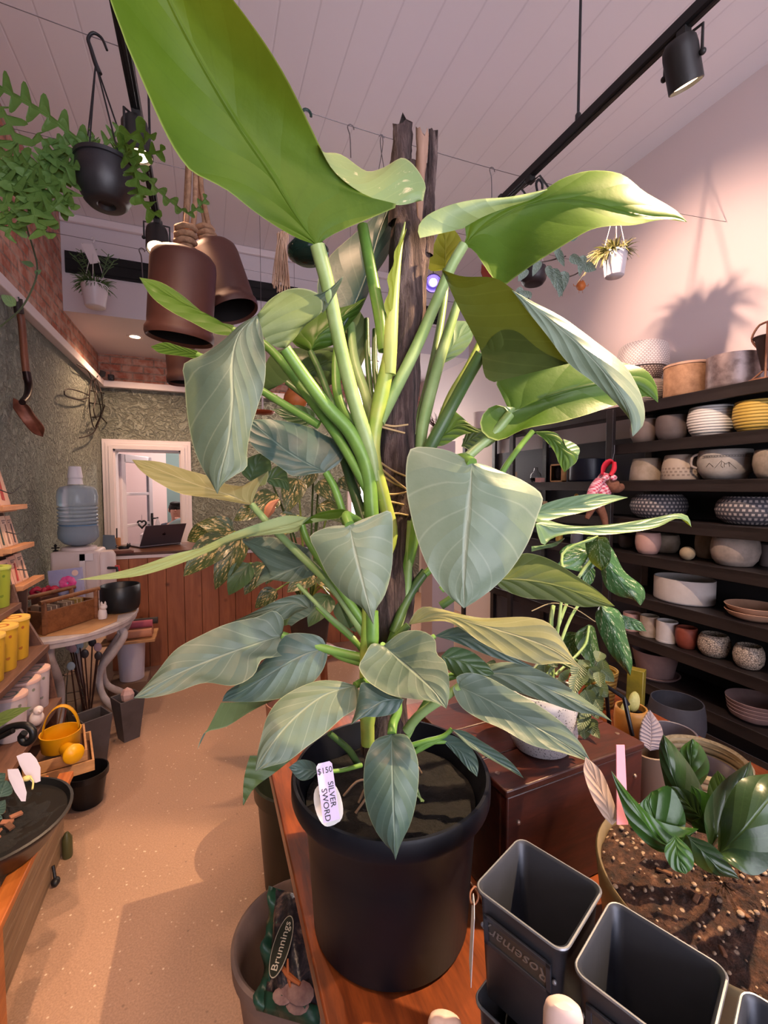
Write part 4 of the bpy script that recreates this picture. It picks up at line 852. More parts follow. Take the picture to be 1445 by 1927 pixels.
# ---- wide bowl with low succulent planting
bz = 1.0; bc = V((.722, .425, 0)); br = .176
bw = thing('planted_bowl', 'wide gold-rimmed bowl of gritty soil with a dark green rosette plant, right foreground', 'potted plant', (bc.x, bc.y, .802))
GOLD = M('8d7a58', .5, .2, col2='6b5c46', vs=7, bump=.15, bs=40, name='brushed_gold_grey')
obj('bowl', MB().lathe([(.001, .802), (.12, .802), (.14, .812), (.165, .9), (br, .985), (br + .001, .996), (br - .002, 1.0), (br - .006, .996), (br - .01, .97), (.001, .97)], bc, 72), GOLD, bw, smooth=60)
t = NT('gritty_soil'); co = t.coord('Object'); nn = t.noise(co, 55, 6, .7); vo = t.n('ShaderNodeTexVoronoi'); vo.inputs['Scale'].default_value = 75; t.l(co, vo.inputs['Vector'])
c = t.ramp(nn, [(.35, lin('1f120c')), (.55, lin('4a2d20')), (.72, lin('7a5540'))]); c = t.mix(t.math('MULTIPLY', t.ramp(vo.outputs['Distance'], [(.2, 1.), (.3, 0.)]), t.ramp(vo.outputs['Color'], [(.62, 0.), (.7, 1.)])), c, lin('b59c86'))
t.l(c, t.b.inputs['Base Color']); t.set(Roughness=.9); t.bump(nn, 1, .015)
mb = MB(); rows = []
for i in range(22):
    r = (br - .009) * i / 21 + .0005; rows.append([V((bc.x + r*math.cos(a*PI/36), bc.y + r*math.sin(a*PI/36), .985 + .012*(1 - i/21) + rnd.uniform(-.003, .003) - (.004 if i == 21 else 0))) for a in range(72)])
obj('soil', mb.grid(rows, close=True), t.mat, bw, smooth=60)
GR = M('a8907a', .8, col2='7d6450', vs=30, name='perlite'); mb = MB()
for k in range(190):
    a = rnd.uniform(0, 2*PI); r = (br - .012) * math.sqrt(rnd.random()); s = rnd.uniform(.0012, .0042) * (1.3 if rnd.random() < .15 else 1)
    mb.sph((bc.x + r*math.cos(a), bc.y + r*math.sin(a), .989 + .011*(1 - r/br)), (s, s*rnd.uniform(.6, 1.2), s*.7), 7, 5, M=rotz(rnd.uniform(0, 6)))
g_ = obj('gravel', mb, GR, bw); g_['kind'] = 'stuff'
for x, y, a, r in ((1400, 1720, 1.3, .012), (1310, 1690, .4, .01), (1250, 1640, 2, .011), (1360, 1790, .9, .008)):
    q = onz(x, y, .994); obj('bark_chip', MB().box(q, (r*2, r*.7, .004), (.2, .15, a)), M('6a4630', .85, name='bark_chip'), bw, bevel=.001)
SUC = leafmat('dark_glossy_leaf', ('253c22', '30482a'), ('283c1e', '324824'), '4a6a3c', '465c34', .24, .06, nv=4, blotch='5a6a4a', bl_lo=.62, bl_hi=.75)
SUCB = leafmat('bright_glossy_leaf', ('234618', '2e5420'), ('2a4818', '345420'), '3f662c', '3c5a28', .24, .08, nv=4)
for spec, Z, m_ in (
    (([1310,1560,1270,1470,1248,1382], [1310,1560,1330,1520,1310,1460,1275,1410,1248,1382], [1310,1560,1270,1530,1245,1450,1240,1405,1248,1382], 't', .02, .01), (.67, .68, .7), SUC),
    (([1295,1500,1300,1430,1303,1390], [1295,1500,1325,1470,1335,1440,1320,1405,1303,1390], [1295,1500,1275,1450,1280,1410,1303,1390], 't', .01, .01), (.72, .73, .74), SUCB),
    (([1315,1560,1255,1590,1195,1520,1150,1450], [1315,1560,1240,1545,1190,1500,1150,1450], [1315,1560,1250,1605,1190,1560,1165,1500,1150,1450], 't', .01, 0), (.62, .62, .63, .65), SUCB),
    (([1275,1600,1240,1560,1220,1510,1225,1490], [1275,1600,1290,1540,1260,1480,1225,1490], [1275,1600,1215,1580,1195,1530,1225,1490], 't'), (.63, .64, .66), SUCB),
    (([1330,1570,1320,1530,1300,1478], [1330,1570,1355,1540,1340,1500,1300,1478], [1330,1570,1305,1560,1300,1520,1300,1478], 't'), (.65, .655, .67), SUCB),
    (([1335,1600,1370,1530,1400,1470,1412,1432], [1335,1600,1400,1540,1420,1480,1412,1432], [1335,1600,1325,1530,1350,1480,1412,1432], 't', .02, -.01), (.62, .63, .65, .67), SUC),
    (([1350,1610,1400,1560,1450,1500,1500,1450], [1350,1610,1420,1648,1470,1600,1500,1450], [1350,1610,1355,1540,1390,1470,1445,1456,1500,1450], 't', -.02, .03), (.60, .59, .60, .63), SUC),
    (([1290,1570,1330,1610,1360,1640,1392,1655], [1290,1570,1340,1590,1375,1630,1392,1655], [1290,1570,1280,1595,1330,1640,1392,1655], 't', 0, .01), (.61, .595, .585, .58), SUC),
    (([1270,1570,1275,1610,1290,1645], [1270,1570,1300,1600,1305,1630,1290,1645], [1270,1570,1250,1600,1265,1635,1290,1645], 't'), (.61, .595, .585), SUCB),
    (([1320,1540,1290,1510,1262,1490,1245,1480], [1320,1540,1310,1500,1280,1482,1245,1480], [1320,1540,1300,1545,1270,1515,1245,1480], 'u'), (.65, .66, .67), SUC),
    (([1340,1560,1360,1500,1350,1450], [1340,1560,1380,1510,1370,1470,1350,1450], [1340,1560,1330,1510,1335,1470,1350,1450], 'u'), (.66, .68, .7), SUC)):
    pxleaf(bw, 'rosette_leaf', m_, spec, Z)
# pink label and pale dried leaf standing in the bowl's edge
a, b = P(1171, 1552, .645), P(1168, 1402, .70); solo('plant_label', MB().plate([a - RT*.0075, a + RT*.0085, b + RT*.006, b - RT*.0065], V((0, .0012, 0))), M('d58fa6', .5, name='pink_plastic'), (0,0,0), 'pink plastic plant label stuck in the soil of the gold-rimmed bowl', 'plant label', smooth=0)
mb = MB(); blade(mb, [1152,1553,1140,1510,1120,1465,1102,1424], (.655, .66, .675, .685), [1152,1553,1162,1540,1150,1495,1130,1450,1102,1424], [1152,1553,1135,1536,1112,1495,1098,1450,1102,1424], face='t')
tag(obj('dried_leaf', mb, leafmat('papery_leaf', ('d8b8a8', 'e2c8b8'), ('c8a898', 'd2b4a4'), 'b89484', 'b89484', .6, .3)), 'papery pink-beige dried leaf leaning on the left edge of the gold-rimmed bowl', 'leaf')
# tag pair in the big pot
LILAC = M('c9bfe6', .45, name='lilac_plastic'); INK = M('15131a', .6, name='black_ink')
def labelstake(x0, y0, x1, y1, Z0, Z1, w, mat, name, label, rnd_=False):
    a, b = P(x0, y0, Z0), P(x1, y1, Z1); d = (b - a).normalized(); n = (CAM - a).normalized(); x = d.cross(n).normalized(); n = x.cross(d)
    o = solo(name, MB().plate([a - x*w, a + x*w, b + x*w*.98, b + x*w*.7 + d*.004, b - x*w*.7 + d*.004, b - x*w*.98] if not rnd_ else [a + (b-a)*(.5-.5*math.cos(k*PI/12)) + x*w*math.sin(k*PI/12)**.6 for k in range(13)] + [a + (b-a)*(.5-.5*math.cos(k*PI/12)) - x*w*math.sin(k*PI/12)**.6 for k in range(11, 0, -1)], n * .0012), mat, (0,0,0), label, 'plant label', smooth=0); return o, a, b, x, n, d
_, a, b, x, n, d = labelstake(629, 1552, 607, 1474, .695, .72, .021, M('ecebe6', .45, name='white_plastic'), 'plant_label', 'white oval printed plant label behind the lilac price label in the big pot', True)
o = _; mb = MB(); 
for k in range(3):
    q = a + d * (.012 + .014*k) - n*.0 + n*.0016; mb.plate([q - x*.010, q - x*.002, q - x*.002 + d*.008, q - x*.010 + d*.006], n*.0003)
ob = obj('printed_picture', mb, M('7a8a80', .6, name='print_grey'), o, smooth=0)
o, a, b, x, n, d = labelstake(624, 1545, 610, 1440, .675, .705, .0125, LILAC, 'plant_label', 'lilac label handwritten SILVER SWORD and a price, stuck in the big pot')
L = (b - a).length
Mt = Matrix((-d, x, n)).transposed().to_4x4()
def wr(s, f, off, size):
    Mx = Mt.copy(); Mx.translation = a + d * L * f + x * off + n * .0016; text('handwriting', s, size, Mx, INK, o, ex=.0002)
wr('SILVER', .46, .0056, .0118); wr('SWORD', .30, -.0052, .0118)
Mx = Matrix((x, d, n)).transposed().to_4x4(); Mx.translation = a + d * L * .90 + n * .0016; text('handwriting', '$150', .0115, Mx, INK, o, ex=.0002)
# ================================================================== dark shelving along the right wall
SHW = wood('1b1514', '2c2321', (10, 1.2, 10), 2, .45, .15, name='dark_stained_timber')
SX, SDEP = 2.6, .385; LV = [2.148, 1.894, 1.646, 1.397, 1.166, .892, .63, .35]; SY0, SY1 = .75, 4.25
sh = thing('shelving_unit', 'long dark stained timber shelving unit with eight shelves along the right wall', 'shelving', (SX, SY0, 0))
for i, z in enumerate(LV):
    y1 = SY1 if i in (0, 2, 3, 4, 6) else 2.36
    mb = MB().box((SX + SDEP / 2, (SY0 + y1) / 2, z - .014), (SDEP, y1 - SY0, .028)).box((SX + .011, (SY0 + y1) / 2, z - .034), (.022, y1 - SY0, .066)); obj('shelf_board', mb, SHW, sh, bevel=.002)
for y in (SY0 + .03, 2.345, 3.42, SY1 - .02):
    obj('upright', MB().box((SX - .012, y, 1.066), (.03, .055, 2.13)), SHW, sh, bevel=.003); obj('upright', MB().box((SX + SDEP - .02, y, 1.066), (.03, .055, 2.13)), SHW, sh, bevel=.003)
obj('back_panel', MB().box((XR - .008, 1.55, 1.07), (.012, 1.58, 2.12)), M('1a1718', .7, name='dark_backing'), sh); obj('back_panel', MB().box((XR - .008, 3.3, 1.0), (.012, 1.86, 1.95)), M('4d4a52', .6, name='grey_backing'), sh)

# --- pottery materials
def cyl(t, k, zf):
    """angle and height coordinates round a turned pot"""
    co = t.coord('Object'); sp_ = t.n('ShaderNodeSeparateXYZ'); t.l(co, sp_.inputs[0])
    an = t.math('MULTIPLY', t.math('ARCTAN2', sp_.outputs[1], sp_.outputs[0]), k / (2 * PI)); return co, sp_, an, t.math('MULTIPLY', sp_.outputs[2], zf)
STONE = M('a29288', .8, col2='82766e', vs=14, bump=.25, bs=70, name='stone_pottery'); STONE2 = M('b39f8e', .8, col2='94836f', vs=12, bump=.2, bs=60, name='sand_pottery')
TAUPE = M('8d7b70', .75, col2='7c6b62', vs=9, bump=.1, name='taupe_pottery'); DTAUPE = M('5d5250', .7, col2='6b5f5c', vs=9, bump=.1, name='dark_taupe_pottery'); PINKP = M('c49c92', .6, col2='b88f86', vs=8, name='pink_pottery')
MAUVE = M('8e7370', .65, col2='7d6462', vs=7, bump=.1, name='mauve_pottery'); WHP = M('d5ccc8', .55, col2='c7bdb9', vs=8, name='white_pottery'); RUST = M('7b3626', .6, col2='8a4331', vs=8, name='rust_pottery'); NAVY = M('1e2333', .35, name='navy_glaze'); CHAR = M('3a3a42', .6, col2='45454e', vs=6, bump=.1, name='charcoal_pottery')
METAL = M('6a5c5c', .5, .45, col2='8a7c7c', vs=16, lo=.4, hi=.6, bump=.2, bs=30, name='weathered_metal')
def ringm(a, b, zf, name):
    t = NT(name); co, sp_, an, z = cyl(t, 1, zf); r = t.math('FRACT', z); h = t.math('POWER', t.math('SINE', t.math('MULTIPLY', r, PI)), .5)
    t.l(t.mix(h, lin(b), lin(a)), t.b.inputs['Base Color']); t.set(Roughness=.6); t.bump(h, .8, .006); return t.mat
def gridm(a, b, k, zf, name, gap=.3, z0=-9, z1=9):
    t = NT(name); co, sp_, an, z = cyl(t, k, zf); row = t.math('FLOOR', z)
    an = t.math('ADD', an, t.math('MULTIPLY', row, .5)); fx = t.math('ABSOLUTE', t.math('SUBTRACT', t.math('FRACT', an), .5)); fy = t.math('ABSOLUTE', t.math('SUBTRACT', t.math('FRACT', z), .5))
    m_ = t.math('MULTIPLY', t.math('LESS_THAN', fx, .5 - gap / 2), t.math('LESS_THAN', fy, .5 - gap / 2))
    m_ = t.math('MULTIPLY', m_, t.math('MULTIPLY', t.math('GREATER_THAN', sp_.outputs[2], z0), t.math('LESS_THAN', sp_.outputs[2], z1)))
    t.l(t.mix(m_, lin(b), lin(a)), t.b.inputs['Base Color']); t.set(Roughness=.7); t.bump(m_, .5, .003); return t.mat
RIBW = ringm('ddd9d6', 'b4b0b0', 62, 'white_ribbed_glaze'); RIBY = ringm('c2a04a', '8d702c', 58, 'yellow_ribbed_glaze'); RIBT = ringm('a88a80', '7f655f', 34, 'banded_pottery')
DOTS = gridm('a89e9c', '45434a', 40, 42, 'dotted_pottery', .46); WEAVE = gridm('cdbbaa', '6a5348', 40, 85, 'open_weave', .36); HONEY = gridm('e6dedb', 'b0a5a2', 46, 85, 'white_dimpled', .3); STAMP = gridm('87776b', 'ab9a8c', 26, 50, 'stamped_pottery', .45, .02, .085)
t = NT('pebble_glaze'); co = t.coord('Object'); vo = t.n('ShaderNodeTexVoronoi'); vo.inputs['Scale'].default_value = 90; vo.feature = 'DISTANCE_TO_EDGE'; t.l(co, vo.inputs['Vector'])
t.l(t.mix(t.ramp(vo.outputs['Distance'], [(.03, 0.), (.12, 1.)]), lin('3f342e'), lin('b9a796')), t.b.inputs['Base Color']); t.set(Roughness=.5); t.bump(vo.outputs['Distance'], .6, .004); PEBB = t.mat
ROPE = ringm('b39b74', '5d4c33', 60, 'coiled_rope')

def spos(x, y, lv, r, extra=.03):
    c = onx(x, y, SX + r + extra); return V((c.x, c.y, LV[lv] + .0008))
def rad(x0, x1, Xc, xm, y): c = onx(xm, y, Xc); return (x1 - x0) / 2 * (c - CAM).dot(FW) / FPX
def spot_pot(x0, x1, yt, yb, lv, kind, mat, label, group=None, name='plant_pot', cat='plant pot', extra=.03, hk=.93, sy=1, depth=None):
    xm, ym = (x0 + x1) / 2, (yt + yb) / 2; r = rad(x0, x1, SX + .12, xm, ym)
    r = min(r, .17); c = spos(xm, yb, lv, r, extra); Z = (c - CAM).dot(FW); h = (yb - yt) * Z / FPX * hk
    if lv: h = min(h, LV[lv - 1] - LV[lv] - .075)
    return solo(name, MB().lathe(pot_prof(r, h, kind), (0, 0, 0), 40, sy=sy), mat, c, label, cat, group, smooth=55), c, r, h
# top of the unit: baskets, tubs, bentwood lamp
o, c, r, h = spot_pot(1162, 1253, 697, 745, 0, 'belly', ringm('b0a498', '7f746a', 90, 'fine_ribbed'), 'ribbed beige basket at the bottom of the white basket stack on top of the shelving', 'basket stack on the shelving', 'basket', 'basket')
zt = c.z + h
solo('basket', MB().lathe(pot_prof(r * .84, .095, 'taper'), (0, 0, 0), 40), WEAVE, (c.x, c.y, zt + .002), 'brown and white open-weave basket in the middle of the stack on the shelving', 'basket', 'basket stack on the shelving', smooth=55)
solo('basket', MB().lathe([(.001, 0), (r*.9, 0), (r*.97, .02), (r*.98, .1), (r*.9, .15), (r*.82, .162), (r*.78, .158), (r*.76, .02), (.001, .01)], (0, 0, 0), 40), HONEY, (c.x, c.y, zt + .099), 'white dimpled basket topmost of the stack on the shelving', 'basket', 'basket stack on the shelving', smooth=55)
CORK = M('b08a6a', .85, col2='8f6c50', vs=22, bump=.6, bs=50, name='textured_cork')
o, c, r, h = spot_pot(1253, 1335, 680, 746, 0, 'cyl', CORK, 'tan rough-textured lidded tub on top of the shelving beside the grey metal tub', name='lidded_tub', cat='tub', hk=.85)
ld = MB().lathe([(.001, .014), (r*1.0, .014), (r*1.03, .01), (r*1.03, 0), (r*.97, -.002)], (0, 0, h + .003), 40); obj('lid', ld, M('b3917a', .7, name='tan_lid'), o, local=True)
o, c, r, h = spot_pot(1335, 1419, 657, 727, 0, 'cyl', METAL, 'grey weathered metal tub on top of the shelving beside the bentwood holder', name='metal_tub', cat='tub', hk=.88)
c = spos(1440, 712, 0, .07); bl = thing('bentwood_holder', 'bent copper-brown cane plant holder with a dark funnel, top right end of the shelving', 'plant stand', c); CANE = M('8a5a40', .45, col2='6a4230', vs=20, name='bent_cane')
for k in range(4):
    a = k * PI / 2 + .5; x, y = math.cos(a) * .06, math.sin(a) * .06
    obj('cane_leg', MB().tube([c + V((x*1.15, y*1.15, 0)), c + V((-x*.2, -y*.2, .1)) if k % 2 else c + V((x*.7, y*.7, .12)), c + V((x, y, .22)), c + V((x*.6, y*.6, .29)), c + V((0, 0, .305))], .0055, 8, sm=24), CANE, bl)
obj('funnel', MB().lathe([(.001, .06), (.018, .06), (.05, .215), (.062, .225), (.058, .23), (.045, .215), (.001, .1)], c, 28), M('3a2c2a', .5, .3, name='dark_bronze'), bl); obj('foot_ring', MB().lathe([(.07, 0), (.076, .004), (.07, .012), (.064, .006), (.07, 0)], c, 28, caps=False), CANE, bl)
# second shelf
spot_pot(1188, 1238, 783, 830, 1, 'belly', TAUPE, 'small taupe pot at the left end of the second shelf', 'pots on the second shelf')
spot_pot(1236, 1292, 777, 826, 1, 'belly', DTAUPE, 'dark brown-grey pot beside the white ribbed pot on the second shelf', 'pots on the second shelf')
spot_pot(1298, 1377, 758, 818, 1, 'round', RIBW, 'white ribbed round pot on the second shelf', 'pots on the second shelf'); spot_pot(1385, 1462, 745, 807, 1, 'round', RIBY, 'yellow ribbed round pot on the second shelf at the photo edge', 'pots on the second shelf')
# third shelf
spot_pot(1187, 1247, 858, 902, 2, 'cone', STONE2, 'stone-coloured pot with a faint band, leftmost pot of the third shelf right bay', 'pots on the third shelf'); spot_pot(1247, 1315, 852, 902, 2, 'cone', STAMP, 'stamped stone pot with rows of marks beside the mountain pot', 'pots on the third shelf')
o, c, r, h = spot_pot(1318, 1408, 843, 902, 2, 'belly', M('a9a29c', .75, col2='8f8983', vs=10, bump=.15, name='grey_stoneware'), 'large grey stoneware pot scratched with a mountain peak, small lug handle', 'pots on the third shelf')
dcam = (CAM - c); a0 = math.atan2(dcam.y, dcam.x)
def onpot(r_, h_, da, f, push=1.012):
    k = {0: .62, .3: .95, .6: 1, .85: .97, 1: .93}; ks = sorted(k); i = max(j for j in range(4) if ks[j] <= f) if f < 1 else 3; rr = lerp(k[ks[i]], k[ks[i+1]], (f - ks[i]) / (ks[i+1] - ks[i])) * r_ * push
    return V((math.cos(a0 + da) * rr, math.sin(a0 + da) * rr, f * h_))
mb = MB()
for pts in ([(-.35, .38), (-.12, .62), (.02, .5), (.12, .56), (.4, .34)], [(-.1, .6), (-.14, .45), (-.06, .38)], [(-.02, .52), (-.02, .4)], [(.12, .55), (.16, .42)], [(-.7, .42), (-.55, .55), (-.4, .42)]): mb.tube([onpot(r, h, da, f) for da, f in pts], .0011, 5)
for f in (.74, .8): mb.tube([onpot(r, h, -.9 + k * .1, f) for k in range(19)], .0009, 5)
for k in range(16): mb.tube([onpot(r, h, -.8 + k*.1, .77), onpot(r, h, -.74 + k*.1, .77)], .0012, 5)
obj('scratched_peak', mb, M('4a4440', .8, name='scratched_line'), o, local=True)
q = [V((math.cos(a0 - 1.35) * r * k, math.sin(a0 - 1.35) * r * k, z)) for k, z in ((.93, h*.9), (1.16, h*.8), (1.2, h*.5), (1.0, h*.4))]; obj('lug_handle', MB().tube(q, .007, 8, sm=14), STONE, o, local=True)
spot_pot(1423, 1490, 840, 898, 2, 'round', M('98897c', .8, col2='7d7264', vs=20, bump=.3, bs=40, name='carved_stone'), 'carved stone pot cut off by the right edge on the third shelf', 'pots on the third shelf')
# fourth shelf: two dotted bowls
for x0, x1, yt, yb, lab in ((1184, 1292, 930, 978, 'dark low bowl with rows of white dashes, left of the pair on the fourth shelf'), (1352, 1475, 934, 990, 'dark low bowl with rows of white dashes, at the right photo edge')):
    spot_pot(x0, x1, yt, yb, 3, 'squat', DOTS, lab, 'dotted bowls on the fourth shelf', 'bowl', 'bowl')
# fifth shelf
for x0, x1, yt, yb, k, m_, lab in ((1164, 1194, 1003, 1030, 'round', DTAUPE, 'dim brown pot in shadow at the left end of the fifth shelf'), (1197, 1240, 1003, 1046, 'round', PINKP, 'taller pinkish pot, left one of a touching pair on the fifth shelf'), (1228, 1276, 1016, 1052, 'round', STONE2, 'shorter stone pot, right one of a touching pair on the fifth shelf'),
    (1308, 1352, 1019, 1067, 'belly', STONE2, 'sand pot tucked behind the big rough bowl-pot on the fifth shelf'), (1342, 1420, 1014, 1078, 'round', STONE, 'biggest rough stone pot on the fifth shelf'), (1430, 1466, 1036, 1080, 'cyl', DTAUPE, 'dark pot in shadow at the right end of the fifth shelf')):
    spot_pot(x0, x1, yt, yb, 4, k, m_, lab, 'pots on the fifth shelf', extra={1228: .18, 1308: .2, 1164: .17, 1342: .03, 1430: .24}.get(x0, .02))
c = spos(1293, 1052, 4, .045, .03); solo('stone_ball', MB().sph((0, 0, .041), .041, 24, 14), M('8d7b62', .7, col2='a8967a', vs=16, bump=.2, name='brown_stone'), c, 'round brown stone ball between pots on the fifth shelf', 'ball')
# sixth shelf: oval trough and nested dishes
spot_pot(1241, 1329, 1095, 1142, 5, 'cyl', WHP, 'oval white-grey trough on the sixth shelf', None, 'trough', 'trough', sy=1.2)
SAND = M('c39a80', .65, col2='b0876e', vs=8, bump=.1, name='peach_pottery')
c = spos(1418, 1165, 5, .135, .0)
for k, (z, lab) in enumerate(((0, 'peach-brown shallow dish, lower of the two on the sixth shelf'), (.03, 'peach-brown shallow dish, upper of the two on the sixth shelf'))):
    R_ = .130 + .002 * k; solo('dish', MB().lathe([(.001, 0), (R_*.55, 0), (R_*.85, .018), (R_, .045), (R_*.985, .047), (R_*.965, .044), (R_*.82, .02), (R_*.52, .004), (.001, .004)], (0, 0, 0), 40), SAND, c + V((0, 0, z)), lab, 'dish', 'dishes on the sixth shelf', smooth=55)
# seventh shelf
for x0, x1, yt, yb, k, m_, lab in ((1172, 1205, 1147, 1182, 'cyl', PINKP, 'tiny pink pot at the left end of the seventh shelf'), (1204, 1238, 1155, 1196, 'cyl', STONE2, 'small taupe pot with saucer between the pink and white pots'), (1235, 1273, 1164, 1206, 'cyl', WHP, 'small white pot with saucer on the seventh shelf'), (1271, 1311, 1178, 1220, 'round', RUST, 'small rust-red pot on the seventh shelf')):
    o, c, r, h = spot_pot(x0 + 1.5, x1 - 1.5, yt, yb, 6, k, m_, lab, 'small pots on the seventh shelf')
    if k == 'cyl': obj('saucer', MB().lathe([(.001, .001), (r*1.0, .001), (r*1.03, .012), (r*1.0, .013), (r*1.01, .004)], (0, 0, 0), 32), m_, o, local=True)
for x0, x1, yt, yb, lab in ((1316, 1369, 1199, 1243, 'mottled pebble-shaped pot beside the rust-red pot'), (1383, 1432, 1214, 1260, 'mottled pebble-shaped pot farther right on the seventh shelf')): spot_pot(x0, x1, yt, yb, 6, 'squat', PEBB, lab, 'pebble pots on the seventh shelf')
# eighth shelf
o, c, r, h = spot_pot(1192, 1272, 1212, 1272, 7, 'taper', MAUVE, 'mauve-brown pot on its saucer on the lowest shelf', hk=.8)
obj('saucer', MB().lathe([(.001, .001), (r*.95, .001), (r*1.06, .016), (r*1.0, .018), (r*.9, .006)], (0, 0, 0), 36), MAUVE, o, local=True)
c = spos(1418, 1350, 7, .13, .0)
for k in range(4):
    R_ = .118 + .004 * k; z = .021 * k; solo('dish', MB().lathe([(.001, 0), (R_*.6, 0), (R_*.9, .02), (R_, .048), (R_*.985, .05), (R_*.97, .046), (R_*.87, .021), (R_*.57, .003), (.001, .003)], (0, 0, 0), 40), MAUVE, c + V((0, 0, z)), ('mauve dish, bottom of the stack of four on the lowest shelf', 'mauve dish, second from the bottom of the stack on the lowest shelf', 'mauve dish, second from the top of the stack on the lowest shelf', 'mauve dish, topmost of the stack on the lowest shelf')[k], 'dish', 'stacked mauve dishes on the lowest shelf', smooth=55)
# --- left bay of the shelving
GLASS = M('f4f4f4', .03, trans=1, ior=1.3, name='thin_glass')
c = spos(1008, 902, 2, .045, .06); g = thing('glass_cloche', 'clear round glass vase beside the framed box on the third shelf', 'vase', c); obj('body', MB().lathe([(.001, 0), (.035, 0), (.05, .04), (.045, .075), (.02, .1), (.016, .13), (.018, .132), (.013, .13), (.017, .1), (.042, .074), (.047, .04), (.001, .006)], c, 28), GLASS, g)
c = spos(1016, 905, 2, .02, .0); solo('gift_box', MB().box((0, 0, .019), (.05, .06, .036), (0, 0, .2)), M('d9a79c', .6, name='pink_card'), c, 'tiny pink box in front of the glass vase', 'box', bevel=.001)
c = spos(1050, 906, 2, .03, .02); fb = thing('framed_box', 'pale timber framed glass box on the third shelf left of the navy pot', 'display box', c); dd = .075
mb = MB()
for a in ((-.062, 0, .012), (.062, 0, .012)): mb.box(c + V((.0, a[0], .0725)), (.045, .012, .145))
mb.box(c + V((0, 0, .006)), (.045, .136, .012)).box(c + V((0, 0, .139)), (.045, .136, .012)); obj('frame', mb, wood('b98450', 'd3a06c', (8, 8, 8), 3, .5, name='pale_timber'), fb, bevel=.001)
obj('back', MB().box(c + V((.018, 0, .0725)), (.004, .12, .13)), M('4a4144', .6, name='dark_card'), fb); obj('glass', MB().box(c + V((-.02, 0, .0725)), (.003, .115, .125)), M('ffffff', .02, trans=1, ior=1.02, name='pane'), fb)
mb = MB().sph(c + V((0, 0, .075)), (.012, .03, .045), 12, 8); obj('specimen', mb, M('3b3034', .4, name='dark_specimen'), fb)
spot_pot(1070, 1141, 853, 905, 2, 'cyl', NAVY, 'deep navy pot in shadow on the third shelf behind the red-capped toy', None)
for x, y, z_, lab, col in ((1026, 962, 3, 'small cream card standing on the fourth shelf, nearer the broad front leaf', 'd6c398'), (1062, 960, 3, 'small cream card standing on the fourth shelf below the framed box', 'cbb089')):
    c = spos(x, y, z_, .01, .03); solo('card', MB().box((0, 0, .045), (.006, .05, .088), (0, -.12, 0)), M(col, .7, name='card'), c + V((0, 0, .002)), lab, 'card', 'cards on the fourth shelf')
c = spos(1083, 962, 3, .01, .04); solo('scrubbing_brush', MB().box((0, 0, .07), (.02, .025, .13), (.1, 0, 0)).sph((0, -.005, .135), (.013, .02, .02)), M('b8863e', .5, name='honey_timber'), c + V((0, 0, .004)), 'honey-coloured wooden brush handle standing on the fourth shelf', 'brush')
c = spos(1085, 1022, 4, .03, .03); solo('striped_cup', MB().lathe(pot_prof(.045, .085, 'cyl'), (0, 0, 0), 28), gridm('e0dcd8', '6a6a72', 30, 1, 'striped_cup', .5), c, 'white cup with fine dark stripes on the fifth shelf behind the leaves', 'cup')
c = spos(1052, 1022, 4, .03, .03); solo('small_jar', MB().lathe(pot_prof(.028, .06, 'cyl'), (0, 0, 0), 24), M('c9a24a', .5, name='ochre_glaze'), c, 'small ochre jar beside the striped cup', 'jar')
for x, y, w, h, lab, mt in ((877, 878, .045, .1, 'clear glass tumbler on the third shelf behind the broad front leaf', GLASS), (936, 880, .062, .12, 'clear faceted crystal vase on the third shelf behind the stems', GLASS)):
    c = spos(x, y, 2, .05, .05); c.y = min(c.y, 4.16); solo('glass_vase', MB().lathe([(.001, 0), (w*.6, 0), (w*.7, .01), (w, h), (w*.93, h), (w*.6, .014), (.001, .012)], (0, 0, 0), 12), mt, c, lab, 'vase', 'glassware on the third shelf', smooth=0)
c = spos(965, 905, 2, .02, .03); solo('tea_box', MB().box((0, 0, .05), (.05, .06, .1)), M('c9a888', .6, name='kraft_card'), c, 'small kraft card box on the third shelf beside the crystal vase', 'box', bevel=.001)
# top of the far bay: pale cylinders and dried plant
c = onx(913, 775, 2.78); solo('plant_pot', MB().lathe(pot_prof(.125, .25, 'cyl'), (0, 0, 0), 40), M('dcc8c4', .6, name='blush_pottery'), (2.775, c.y, 2.149), 'tall blush-white cylinder pot on the far end of the shelving, seen between stems', 'plant pot')
c2 = onx(905, 790, 2.66); solo('shallow_dish', MB().lathe(pot_prof(.05, .05, 'bowl'), (0, 0, 0), 30), WHP, (2.655, c.y - .28, 2.149), 'small pale dish in front of the blush cylinder pot', 'dish'); solo('price_card', MB().box((0, 0, .03), (.003, .05, .055), (0, -.1, 0)), M('e6c9bc', .6, name='blush_card'), (2.63, c.y + .13, 2.151), 'small blush price card beside the tall blush cylinder pot', 'card')
# bromeliad-like dried plant farther back
c = P(825, 800, 4.4); dz_ = thing('dried_plant', 'dark spiky dried plant in a pale pot seen through the gap right of the stake', 'potted plant', (c.x, c.y, c.z - .16)); q = V((c.x, c.y, c.z - .16))
obj('pot', MB().lathe(pot_prof(.085, .14, 'round'), q, 28), M('e4c8c0', .55, name='shell_white'), dz_, smooth=60)
mb = MB()
for k in range(46):
    a = rnd.uniform(0, 2*PI); L = rnd.uniform(.08, .2); e = rnd.uniform(.3, 1.4); d = V((math.cos(a)*math.cos(e), math.sin(a)*math.cos(e), math.sin(e))) * L; b_ = q + V((math.cos(a)*.03, math.sin(a)*.03, .13)); mb.tube([b_, b_ + d*.6 + V((0,0,.02)), b_ + d], [.006, .005, .001], 5, sm=7)
obj('foliage', mb, M('3b1f20', .6, col2='54302c', vs=20, name='dry_burgundy'), dz_)
